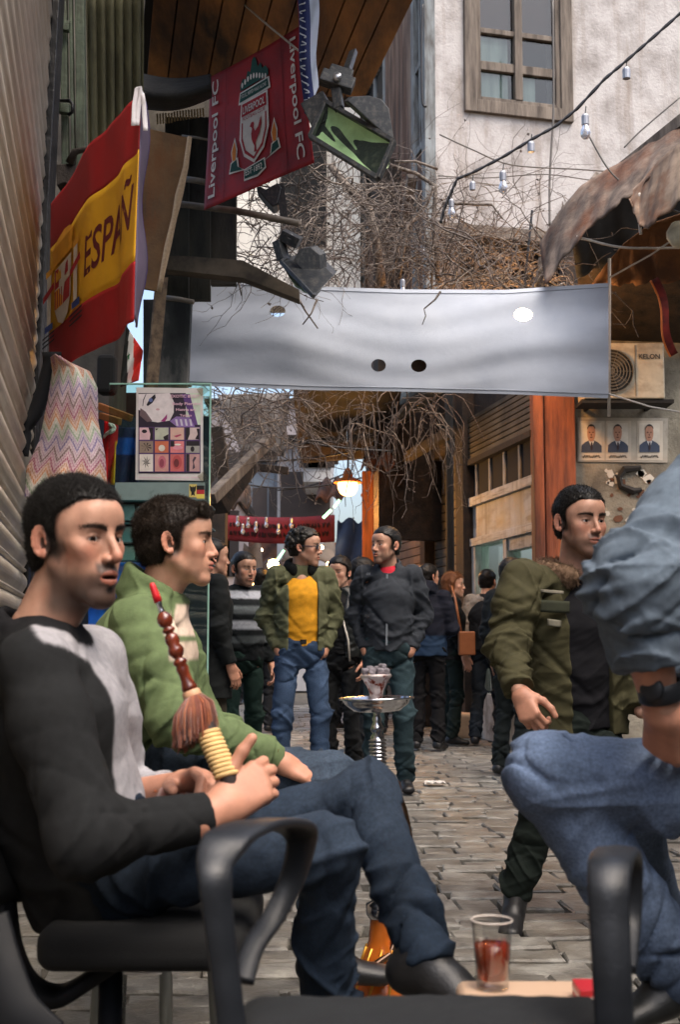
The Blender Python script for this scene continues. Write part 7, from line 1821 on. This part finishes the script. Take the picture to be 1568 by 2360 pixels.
def man_with_hose():
    J = dict(head=P(176, 1240, 2.27), face=nrm(A(.81, -.58, -.02)), headup=(-.05, 0, 1), neck=P(92, 1452, 2.29),
             chest=P(120, 1640, 2.30), pelvis=P(245, 2010, 2.36), bodyf=nrm(A(1, .15, 0)),
             shR=P(78, 1535, 2.13), elR=P(195, 1935, 2.03), wrR=P(492, 1878, 2.13),
             shL=P(215, 1520, 2.45), elL=P(275, 1850, 2.56), wrL=P(392, 1822, 2.44),
             hipR=P(290, 2010, 2.27), knR=P(752, 1958, 2.17), anR=P(752, 2320, 2.33),
             hipL=P(300, 2000, 2.45), knL=P(845, 1832, 2.40), anL=P(982, 2195, 2.22),
             base=P(250, 2100, 2.36) * A(1, 1, 0))
    J['toR'] = J['anR'] + A(.15, -.03, -.04); J['toL'] = J['anL'] + A(.12, -.08, -.06); J['footupL'] = A(.3, -.2, 1)
    J['spine'] = [P(215, 2040, 2.36), P(150, 1850, 2.34), P(118, 1640, 2.30), P(98, 1500, 2.29)]
    # right hand: loose fist round the hose, thumb up
    dR = nrm(P(592, 1812, 2.16) - P(500, 1878, 2.13)); nR = nrm(A(.15, -.9, .35))
    hR = hand_prims(J['wrR'] + dR * .012, dR, nR, A(-.25, .1, 1), s=1.0, curls=((.75, 1.25, .8), (.85, 1.3, .8), (.9, 1.3, .8), (.95, 1.3, .8)), tdir=A(.45, .1, 1), tcurl=.12)
    hR.append((cone(P(455, 1893, 2.11), J['wrR'] + dR * .025, .034, .026), .02))
    dL = nrm(P(500, 1790, 2.30) - P(400, 1822, 2.42)); nL = nrm(A(.1, .5, .85))
    hL = hand_prims(P(420, 1812, 2.36), dL, nL, A(.3, -.6, .5), s=1.0, curls=((.5, .9, .5), (.6, 1.0, .6), (.7, 1.0, .6), (.8, 1.0, .6)), tcurl=.3)
    hL.append((cone(P(330, 1835, 2.46), P(430, 1808, 2.36), .036, .026), .02))
    side = nrm(J['shL'] - J['shR'])
    def swc(v):
        C = np.tile(np.array(CHAR), (len(v), 1))
        # pale front panel: the front of the chest and the far sleeve; a pale raglan wedge on the near shoulder
        x = (v[:, 0] / v[:, 1]) * FPX + 784; yy = v[:, 2]
        fx = v @ A(1, .1, 0); 
        edge = np.interp(yy, [P(0, 1880, 2.3)[2], P(0, 1700, 2.3)[2], P(0, 1560, 2.3)[2], P(0, 1470, 2.3)[2], P(0, 1425, 2.3)[2]],
                         [P(285, 0, 2.3)[0], P(248, 0, 2.3)[0], P(205, 0, 2.3)[0], P(138, 0, 2.3)[0], P(62, 0, 2.3)[0]])
        front = (v[:, 0] > edge) & (yy > P(0, 1900, 2.3)[2])
        farsl = (v[:, 1] > 2.36) & (v[:, 0] > P(200, 0, 2.4)[0]) & (yy > P(0, 1880, 2.4)[2])
        C[front | farsl] = LGREY
        near = (v[:, 1] < 2.24) & (yy < np.interp(x, [30, 62, 100, 150, 215], [P(0, q_, 2.15)[2] for q_ in (1425, 1425, 1478, 1490, 1530)])); C[near] = CHAR
        nk = np.linalg.norm(v - (J['neck'] + A(0.01, 0, .005)), axis=1); C[nk < .092] = lin(30, 30, 32)
        return C
    S = dict(fine=True, skin=SK1, hair='short', hairc=BLACKH, hth=.004, tuft=.0006, hline=.07, stubble=.85, goatee=1.0, mouth=.003, nose=1.4, jaw=.96, lid=1.1,
             gaze=(.35, 1, -.05), hs=.895, chin=.17, gaunt=1, strands=(30000, .013, (0, -.6, .3), .0003, .5), hands=(hR, hL),
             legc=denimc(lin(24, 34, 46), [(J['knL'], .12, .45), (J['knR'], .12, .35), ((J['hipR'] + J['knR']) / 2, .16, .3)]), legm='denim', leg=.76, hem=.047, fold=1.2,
             tops=[dict(name='sweater', col=swc, mat='knit', rad=[(.155, .125), (.15, .128), (.165, .122), (.085, .07)], arm=(.066, .060, .054, .040),
                        cuff=.95, fold=.005, afold=.0042, crumple=.0007, hemd=.03, collar=(.02, .064, .010))])
    return person('man in charcoal and pale grey sweater holding the wooden hose in an office chair', J, S)

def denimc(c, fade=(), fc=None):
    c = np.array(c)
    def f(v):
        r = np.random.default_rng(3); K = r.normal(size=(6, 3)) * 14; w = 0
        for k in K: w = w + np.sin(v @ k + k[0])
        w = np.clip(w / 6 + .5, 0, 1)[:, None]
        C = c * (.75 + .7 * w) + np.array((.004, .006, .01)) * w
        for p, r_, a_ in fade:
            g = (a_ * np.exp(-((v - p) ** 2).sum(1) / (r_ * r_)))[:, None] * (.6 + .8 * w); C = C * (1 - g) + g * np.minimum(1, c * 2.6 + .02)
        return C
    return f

def boy_green():
    J = dict(head=P(405, 1248, 3.27), face=nrm(A(1, .03, .02)), headup=(-.02, 0, 1), neck=P(362, 1372, 3.29), chest=P(345, 1530, 3.30), pelvis=P(345, 1735, 3.30), bodyf=nrm(A(1, -.1, 0)),
             shR=P(318, 1440, 3.10), elR=P(405, 1655, 3.00), wrR=P(628, 1748, 3.10), shL=P(375, 1440, 3.48), elL=P(440, 1650, 3.55), wrL=P(600, 1740, 3.45),
             hipR=P(385, 1770, 3.20), knR=P(760, 1800, 3.15), anR=P(745, 2190, 3.2), hipL=P(385, 1765, 3.42), knL=P(745, 1795, 3.5), anL=P(740, 2190, 3.5), base=P(362, 1470, 3.15) * A(1, 1, 0))
    J['toR'] = J['anR'] + A(.15, 0, -.04); J['toL'] = J['anL'] + A(.15, 0, -.04)
    J['spine'] = [P(335, 1745, 3.30), P(315, 1640, 3.30), P(330, 1510, 3.30), P(352, 1405, 3.29)]
    d = nrm(P(690, 1775, 3.1) - J['wrR']); h = hand_prims(J['wrR'] + d * .02, d, A(.1, -.5, .9), A(.2, .9, .4), s=.9, curl=(.35, .5, .3))
    h.append((cone(P(585, 1730, 3.08), J['wrR'] + d * .03, .028, .024), .02))
    GR = lin(96, 112, 76)
    def jc(v):
        C = np.tile(np.array(GR), (len(v), 1))
        x = v[:, 0] / v[:, 1] * FPX + 784; y = 1470 - (v[:, 2] - 1) / v[:, 1] * FPX
        cr = (v[:, 0] > P(432, 0, 3.3)[0]) & (v[:, 2] < P(0, 1395, 3.3)[2]) & (v[:, 2] > P(0, 1465, 3.3)[2]) & (v[:, 1] < 3.35); C[cr] = lin(206, 186, 168)
        cr = (v[:, 0] > P(446, 0, 3.3)[0]) & (v[:, 2] < P(0, 1478, 3.3)[2]) & (v[:, 2] > P(0, 1520, 3.3)[2]) & (v[:, 1] < 3.35); C[cr] = lin(196, 176, 158)
        return C
    S = dict(fine=True, skin=lin(190, 144, 120), hair='short', hairc=(.026, .018, .013), hth=.007, tuft=.003, hline=.064, brow=.7, chin=.04, nose=.95, jaw=.97, hs=.91, lip=np.array(lin(176, 104, 92)),
             strands=(26000, .013, (0, .6, -.1), .00035, .45), fringe=1, hands=(h,), legc=denimc(lin(50, 60, 72)), legm='denim', leg=.95, fold=1.6, gaze=(.1, 1, -.1),
             tops=[dict(name='jacket', col=jc, rad=[(.165, .15), (.165, .155), (.175, .135), (.095, .085)], arm=(.076, .066, .062, .046), cuff=.93, fold=.010, afold=.010, hemd=.03, collar=(.06, .075, .014), vopen=True, rib=True),
                   dict(name='scarf', col=lin(24, 56, 40), mat='knit', nosleeve='LR', rad=[(.02, .02), (.02, .02), (.1, .09), (.06, .055)], collar=(.04, .058, .014), hemd=0, fold=.003)])
    root = person('boy in a green jacket with gold watch sitting in profile', J, S)
    w = J['wrR'] - d * .012; m = MB(); m.lathe([(.030, -.010), (.0325, -.008), (.0325, .008), (.030, .010)], w + d * .01, d, 20, close=False); m.build('watch_strap', M_CHROME, root, smooth=True)
    nn = nrm(A(.1, -.75, .6)); m = MB(); m.lathe([(0, 0), (.016, 0), (.017, .006), (.014, .010), (0, .010)], w + d * .01 + nn * .029, nn, 20, close=False); m.build('watch_face', material('gold_watch', lin(206, 150, 70), .2, metal=.9, var=.1), root, smooth=True)
    return root

def right_sitter():
    J = dict(head=P(1790, 830, 2.4), face=nrm(A(-1, -.1, 0)), neck=P(1790, 1010, 2.42), chest=P(1830, 1250, 2.43), pelvis=P(1840, 1790, 2.43), bodyf=A(-1, 0, 0),
             shL=P(1650, 1120, 2.22), elL=P(1480, 1350, 2.04), wrL=P(1530, 1628, 2.08), shR=P(1760, 1100, 2.66), elR=P(1650, 1450, 2.75), wrR=P(1560, 1700, 2.6),
             hipL=P(1760, 1830, 2.30), knL=P(1258, 1782, 2.25), anL=P(1562, 2235, 2.36), hipR=P(1800, 1820, 2.55), knR=P(1440, 1840, 2.85), anR=P(1552, 2245, 3.1), base=P(1800, 1470, 2.4) * A(1, 1, 0))
    J['toL'] = J['anL'] + A(-.12, -.03, -.06); J['toR'] = P(1478, 2318, 3.14)
    J['spine'] = [P(1840, 1800, 2.43), P(1850, 1550, 2.43), P(1830, 1250, 2.43), P(1800, 1060, 2.42)]
    d = nrm(P(1530, 1720, 2.13) - J['wrL']); h = hand_prims(J['wrL'] + d * .01, d, A(-.5, -.75, .2), A(.5, -.3, .2), s=1.0, curl=(.7, .7, .5))
    h.append((cone(P(1475, 1440, 2.04), J['wrL'] + d * .015, .040, .028), .02))
    BL = lin(98, 110, 122)
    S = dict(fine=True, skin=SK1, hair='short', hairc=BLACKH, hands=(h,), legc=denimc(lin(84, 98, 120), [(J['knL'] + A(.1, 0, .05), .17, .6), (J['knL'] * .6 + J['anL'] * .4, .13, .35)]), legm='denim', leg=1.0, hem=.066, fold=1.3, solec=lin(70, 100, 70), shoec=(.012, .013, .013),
             tops=[dict(name='sweater', col=BL, mat='knit', arm=(.085, .076, .072, .060), cuff=.60, fold=.008, afold=.016, hemd=.05, collar=(.03, .07, .012))])
    root = person('seated person in blue grey knit sleeve and faded jeans cut by the right edge', J, S)
    q = J['elL'] * .13 + J['wrL'] * .87; dd = nrm(J['wrL'] - J['elL']); m = MB(); m.lathe([(.034, -.016), (.0375, -.012), (.0375, .012), (.034, .016)], q, dd, 24, close=False); m.build('wrist_strap', M_PLASTIC, root, smooth=True)
    m = MB(); n2 = nrm(A(-.55, -.8, .1)); m.lathe([(0, 0), (.019, 0), (.02, .008), (.016, .011), (0, .011)], q + n2 * .032, n2, 20, close=False); m.build('watch_face', M_PLASTIC, root, smooth=True)
    for k in range(4):
        c = J['anR'] + (J['toR'] - J['anR']) * (.3 + .13 * k) + A(-.005, -.035, .012); m = MB(); m.bar(c - A(.012, .0, -.01), c + A(.02, -.004, .004), .006, .004); m.build('lace', flat('lace_white', (190, 196, 190)), root)
    # his stool
    return root

def walker():
    J = dict(head=P(1338, 1200, 4.62), face=nrm(A(.40, -.91, -.04)), neck=P(1325, 1312, 4.66), chest=P(1325, 1440, 4.68), pelvis=P(1335, 1660, 4.70), bodyf=nrm(A(.45, -.9, 0)),
             shR=P(1202, 1340, 4.58), elR=P(1170, 1495, 4.50), wrR=P(1198, 1592, 4.32), shL=P(1440, 1345, 4.72), elL=P(1478, 1500, 4.75), wrL=P(1480, 1640, 4.62),
             hipR=P(1292, 1690, 4.66), knR=P(1245, 1880, 4.62), anR=P(1192, 2052, 4.62), hipL=P(1375, 1690, 4.72), knL=P(1430, 1880, 4.45), anL=P(1440, 2105, 4.45), base=P(1330, 1470, 4.6) * A(1, 1, 0))
    J['toR'] = P(1178, 2142, 4.44); J['footupR'] = A(0, -.62, .78); J['toL'] = P(1490, 2138, 4.36)
    d = nrm(A(.25, -.5, -.8)); h = hand_prims(J['wrR'] + d * .01, d, A(-.6, -.75, .2), A(.6, -.6, .3), s=1.08, curl=(.9, 1.0, .6), tcurl=.4); h.append((cone(J['elR'], J['wrR'] + d * .02, .036, .027), .02))
    OL = lin(68, 65, 44)
    S = dict(fine=True, skin=lin(186, 142, 120), hair='short', hairc=BLACKH, hth=.006, hline=.066, stubble=.6, hs=1.02, hands=(h,), strands=(8000, .008, (0, -.6, .1), .0008, .35), legc=lin(22, 30, 26), leg=1.0, fold=1.2,
             tops=[dict(name='black_shirt', col=lin(20, 20, 24), rad=[(.16, .12), (.155, .118), (.17, .118), (.08, .07)], nosleeve='LR', hemd=.02),
                   dict(name='olive_jacket', col=OL, tk=1.10, rad=[(.175, .13), (.165, .125), (.178, .124), (.09, .075)], sleeve=1.14, arm=(.074, .064, .060, .048), cuff=.96, fold=.010, afold=.013, hemd=.045, open=.07, openoff=.03)])
    root = person('man in an olive jacket striding past with one arm swinging', J, S)
    up = nrm(J['head'] - J['neck']); fw = J['bodyf']; side = nrm(J['shL'] - J['shR']); c0 = J['neck'] + up * .005 - fw * .01; pr = []
    for a_ in np.linspace(.6, 2 * math.pi - .6, 16):
        p = c0 + (fw * math.cos(a_) * .095 + side * math.sin(a_) * .105) - up * .02 * (1 + math.cos(a_)); pr.append((ell(p, (.035, .035, .035)), .03))
    v, f = sdf_mesh(pr, .006, .03, [rough(J['neck'] - .3, J['neck'] + .3, .004, 120, 3)])
    sv, sf = strands(v, f, 3500, .02, (0, -.1, -.8), .001, 3, .6); n = len(v)
    me = mesh_np('fur_collar', np.concatenate([v, sv]), [np.concatenate([f, sf[0] + n]), sf[1] + n], True, np.tile(np.array(lin(128, 104, 84)), (n + len(sv), 1))); obj('fur_collar', me, cloth_mat('knit'), root)
    def patch(x0, y0, x1, y1, rgb, nm, dx=0):
        fn = lambda u, v: P(x0 + (x1 - x0) * u, y0 + (y1 - y0) * v + 4 * u, 4.496 + .05 * (u - .4) ** 2 + dx); MB().grid(fn, 6, 4, .006).build(nm, flat('walk_%s' % nm, rgb, .9, var=.25, scale=40), root, smooth=True)
    patch(1240, 1382, 1312, 1410, (50, 53, 38), 'pocket_flap', .012); patch(1248, 1358, 1298, 1365, (140, 134, 118), 'name_patch', .012); patch(1264, 1426, 1292, 1442, (126, 122, 106), 'chest_patch', .012)
    return root

# ---- people standing in the lane
def stander(label, x, Y, ytop, f, face, tops, arms='down', H=None, group=None, hand=True, look=None, **S):
    s = FPX / Y; ztop = PZ(ytop, Y); k = ztop / 1.745; bx = PX(x, Y); f = nrm(A(f[0], f[1], 0)); r = A(f[1], -f[0], 0)
    def Q(a, b, c): return A(bx, Y, 0) + (r * a + f * b) * k + A(0, 0, c * k)
    J = dict(pelvis=Q(0, 0, .95), chest=Q(0, .01, 1.27), neck=Q(0, -.015, 1.47), face=nrm(A(face[0], face[1], face[2] if len(face) > 2 else 0)), bodyf=f, base=A(bx, Y, 0))
    J['head'] = Q(0, .01, 1.605) + nrm(A(face[0], face[1], 0)) * .02
    ar = arms if isinstance(arms, tuple) else (arms, arms)
    ws = S.pop('stance', .1)
    for q, sg, am, ph in (('R', 1, ar[0], 1), ('L', -1, ar[1], -1)):
        J['sh' + q] = Q(sg * .165, -.01, 1.415); J['hip' + q] = Q(sg * .085, 0, .92)
        stp = S.get('step', 0) * ph
        J['kn' + q] = Q(sg * (ws * .95), .03 + stp * .25 + abs(stp) * .1, .50); J['an' + q] = Q(sg * ws * 1.05, -.03 + stp * .5, .095); J['to' + q] = Q(sg * (ws * 1.05 + .03), .12 + stp * .5, .05)
        e, w = dict(down=((.215, -.03, 1.13), (.222, .06, .89)), pocket=((.232, -.07, 1.14), (.150, .035, .925)), front=((.24, -.01, 1.12), (.13, .2, 1.05)))[am]
        J['el' + q] = Q(sg * e[0], *e[1:]); J['wr' + q] = Q(sg * w[0], *w[1:])
    hands = []
    for q, sg, am in (('R', 1, ar[0]), ('L', -1, ar[1])):
        d = nrm(J['wr' + q] - J['el' + q])
        if am == 'pocket': d = nrm(A(0, 0, -1) + f * .25 - r * sg * .35)
        hh = hand_prims(J['wr' + q] + d * .01, d, r * sg, f, s=k, curl=(.35, .5, .35)) if am != 'pocket' else [(cone(J['wr' + q], J['wr' + q] + d * .03, .028, .026), .02)]; hh.append((cone(J['el' + q], J['wr' + q] + d * .02, .034, .026), .02)); hands.append(hh)
    D = dict(skin=SK2, hair='short', hairc=BLACKH, hth=.006, hline=.063, hs=k * 1.0, hands=hands, legc=lin(24, 26, 28), leg=.93 * k, hem=.058, tops=tops, fold=1.8)
    D.update(S)
    return person(label, J, D, group), J, k

def crowd():
    G = 'people standing in the lane'
    zz = lambda H: H
    # striped sweater
    def stripes(v):
        C = np.tile(np.array(lin(26, 30, 32)), (len(v), 1)); z = v[:, 2]; Y = 8.8
        for y0, y1, c in ((1362, 1380, (168, 172, 180)), (1398, 1415, (92, 98, 100)), (1432, 1450, (168, 172, 180)), (1466, 1482, (84, 90, 92))):
            C[(z < PZ(y0, Y)) & (z > PZ(y1, Y))] = lin(*c)
        return C
    stander('young man in a black and grey striped sweater', 556, 8.8, 1268, (.45, -.9), (.62, -.78, -.08), [dict(name='striped_sweater', col=stripes, mat='knit', hemd=.03, fold=.006)], group=G, stubble=.5, hs=.95, legc=lin(36, 56, 50), legm='denim')
    # black overcoat, mostly hidden
    stander('figure in a long black overcoat half hidden by the boy', 478, 7.9, 1235, (.8, .5), (.9, .4), [dict(name='overcoat', col=lin(24, 27, 27), rad=[(.2, .15), (.165, .13), (.18, .125), (.09, .075)], hemd=.26, sleeve=1.15, fold=.008)], group=G, legc=lin(62, 56, 46))
    # parka
    r, J, k = stander('curly haired man in green parka over a yellow sweater', 694, 8.3, 1212, (.16, -1), (.97, -.22, -.02), [
        dict(name='yellow_sweater', col=lin(208, 146, 34), nosleeve='LR', rad=[(.145, .118), (.14, .116), (.15, .118), (.08, .07)], hemd=.0, fold=.005, neckcut=(.06, .05, .06)),
        dict(name='parka', col=lin(88, 90, 66), tk=1.06, sleeve=1.12, rad=[(.16, .13), (.152, .125), (.165, .124), (.09, .078)], hemd=.03, fold=.013, afold=.014, open=.085, cuff=.93)],
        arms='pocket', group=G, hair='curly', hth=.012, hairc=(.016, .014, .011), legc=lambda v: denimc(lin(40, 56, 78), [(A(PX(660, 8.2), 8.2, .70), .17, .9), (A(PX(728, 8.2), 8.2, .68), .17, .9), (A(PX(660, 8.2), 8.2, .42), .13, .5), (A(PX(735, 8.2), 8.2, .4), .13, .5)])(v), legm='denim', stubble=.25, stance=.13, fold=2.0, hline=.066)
    up = A(0, 0, 1); fw = J['bodyf']; sd = nrm(J['shL'] - J['shR']); pr = []
    for a_ in np.linspace(.65, 2 * math.pi - .65, 26): pr.append((ell(J['neck'] + (fw * math.cos(a_) * .085 + sd * math.sin(a_) * .088) * k + A(0, 0, .0 - .03 * math.cos(a_)), (.020, .020, .034)), .03))
    v, f = sdf_mesh(pr, .008, .03); obj('hood_lining', mesh_np('hood_lining', v, f, True, np.tile(np.array(lin(20, 22, 22)), (len(v), 1))), cloth_mat('knit'), r)
    fc = J['face']; rt = nrm(np.cross(fc, up)); m = MB()
    for s_ in (-1, 1): m.box(J['head'] + fc * .098 + rt * s_ * .033 - up * .004, rt * .024, fc * .002, up * .015)
    m.build('glasses', flat('smoked_lens', (40, 36, 50), .15), r); m = MB()
    for s_ in (-1, 1): m.tube([J['head'] + fc * .095 + rt * s_ * .056, J['head'] + fc * .0 + rt * s_ * .08], .003, 5)
    m.build('glasses_arms', flat('smoked_lens', (40, 36, 50)), r)
    m = MB(); q = J['pelvis'] + fw * .118 * k + A(0, 0, .03); m.box(q, sd * .02, fw * .006, up * .014); m.build('belt_buckle', M_CHROME, r)
    # man between
    r, J, k = stander('young man in black jacket between parka man and grey jacket man', 786, 9.6, 1280, (-.3, -1), (-.42, -.9, -.03), [dict(name='black_shirt', col=lin(18, 18, 20), nosleeve='LR', hemd=0), dict(name='black_jacket', col=lin(26, 30, 30), tk=1.1, sleeve=1.15, open=.06, hemd=.03, fold=.01, mat='leather')], group=G, hth=.018, arms='down')
    q = [J['chest'] + J['bodyf'] * .14 + A(.06, 0, -.05), J['pelvis'] + J['bodyf'] * .16 + A(.10, 0, .1), J['pelvis'] + J['bodyf'] * .15 + A(.11, 0, -.06)]
    m = MB(); m.tube(q, .008, 6); m.build('drawcord', M_ROPE, r, smooth=True)
    stander('dark haired person looking away behind the grey jacket man', 830, 10.6, 1284, (.9, .4), (.95, .3), [dict(name='dark_coat', col=lin(26, 24, 26), sleeve=1.1)], group=G, hth=.02)
    # grey jacket
    r, J, k = stander('man in a dark grey zip jacket with both hands in pockets', 896, 8.3, 1208, (-.12, -1), (-.72, -.68, .03), [
        dict(name='red_shirt', col=lin(196, 44, 60), nosleeve='LR', rad=[(.1, .08), (.1, .08), (.14, .10), (.08, .07)], hemd=0),
        dict(name='grey_jacket', col=lin(48, 52, 58), tk=1.03, sleeve=1.04, rad=[(.15, .125), (.15, .12), (.162, .12), (.085, .075)], hemd=.03, fold=.011, afold=.012, cuff=.97, neckcut=(.05, .06, .02), collar=(.05, .075, .012), vopen=True)],
        arms='pocket', group=G, stubble=.55, hth=.008, legc=denimc(lin(44, 60, 64)), legm='denim', hs=.98)
    m = MB(); fw = J['bodyf']; m.bar(J['neck'] + fw * .105 - A(0, 0, .06), J['pelvis'] + fw * .155 + A(0, 0, .0), .012, .008, up=fw); m.build('zip', flat('zip_grey', (112, 118, 124), .4), r)
    for dx, dz in ((-.12, -.06), (-.13, -.33)): m = MB(); m.box(J['neck'] + fw * .13 + A(dx, 0, dz), A(.014, 0, 0), A(0, .004, 0), A(0, 0, .008)); m.build('press_stud', M_CHROME, r)
    # at the shutters
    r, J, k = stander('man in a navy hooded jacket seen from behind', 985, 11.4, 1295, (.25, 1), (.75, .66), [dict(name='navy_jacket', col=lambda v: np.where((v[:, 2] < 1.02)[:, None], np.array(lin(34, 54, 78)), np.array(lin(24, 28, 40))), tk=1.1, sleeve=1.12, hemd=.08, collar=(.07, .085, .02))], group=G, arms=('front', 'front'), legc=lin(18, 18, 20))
    r, J, k = stander('woman with ginger hair and a tan shoulder bag', 1040, 12.0, 1316, (1, .25), (.96, -.2, .02), [dict(name='black_coat', col=lin(20, 22, 24), hemd=.10, rad=[(.17, .13), (.145, .115), (.165, .118), (.08, .07)])], group=G, hair='long', hth=.010, strands=(4000, .03, (0, -.1, -1), .001, .2), hairc=lin(128, 84, 54), skin=lin(214, 170, 148), legc=lin(22, 34, 32), brow=.5)
    b = A(PX(1072, 11.7), 11.7, 0); m = MB(); m.abox((b[0] - .06, 11.62, PZ(1510, 11.7)), (b[0] + .09, 11.74, PZ(1455, 11.7))); bag = m.build('bag', material('tan_leather', lin(150, 92, 54), .5, var=.2), r, bevel=.012)
    m = MB(); m.tube([P(1063, 1456, 11.65), P(1050, 1380, 11.75), P(1040, 1345, 11.95)], .012, 6); m.build('bag_strap', material('tan_leather', lin(150, 92, 54)), r, smooth=True)
    r, J, k = stander('man in a grey sleeved top and black vest walking away', 1124, 12.0, 1308, (.3, 1), (.5, .85), [dict(name='grey_top', col=lin(150, 144, 136), mat='knit', sleeve=1.05), dict(name='black_vest', col=lin(26, 30, 34), tk=1.14, nosleeve='LR', hemd=.03)], group=G, legc=denimc(lin(30, 38, 46)), step=.25, hth=.007)
    stander('man in black with a white collar behind the olive jacket', 1178, 9.3, 1284, (.7, .7), (.75, .65), [dict(name='white_shirt', col=lin(200, 200, 206), nosleeve='LR', collar=(.05, .066, .01), hemd=0, rad=[(.1, .08), (.1, .08), (.14, .1), (.08, .07)]), dict(name='black_jacket', col=lin(24, 28, 30), tk=1.08, sleeve=1.1, hemd=.04)], group=G, legc=lin(24, 30, 30), hth=.018)
    dark = [lin(30, 30, 34), lin(46, 40, 38), lin(58, 52, 50), lin(36, 42, 54), lin(64, 40, 36), lin(28, 34, 32)]
    for i, (x, Y, yt, f_, lab) in enumerate(((600, 13.5, 1305, (.2, 1), 'distant shopper in dark clothes between striped man and parka man'), (640, 16, 1322, (-.3, -1), 'far shopper facing us left of the parka man'), (758, 14, 1316, (.4, .9), 'distant shopper just right of the curly haired man'), (858, 13.2, 1305, (-.2, 1), 'distant shopper left of the grey jacket man'), (940, 14.5, 1318, (.6, .6), 'far shopper between grey jacket and navy jacket men'), (575, 19, 1340, (.1, -1), 'smallest shopper far down the lane'))):
        stander(lab, x, Y, yt, f_, f_, [dict(name='coat', col=dark[i], hemd=.08)], group=G, legc=lin(26, 28, 32))
man_with_hose()
boy_green()
right_sitter()
walker()
crowd()
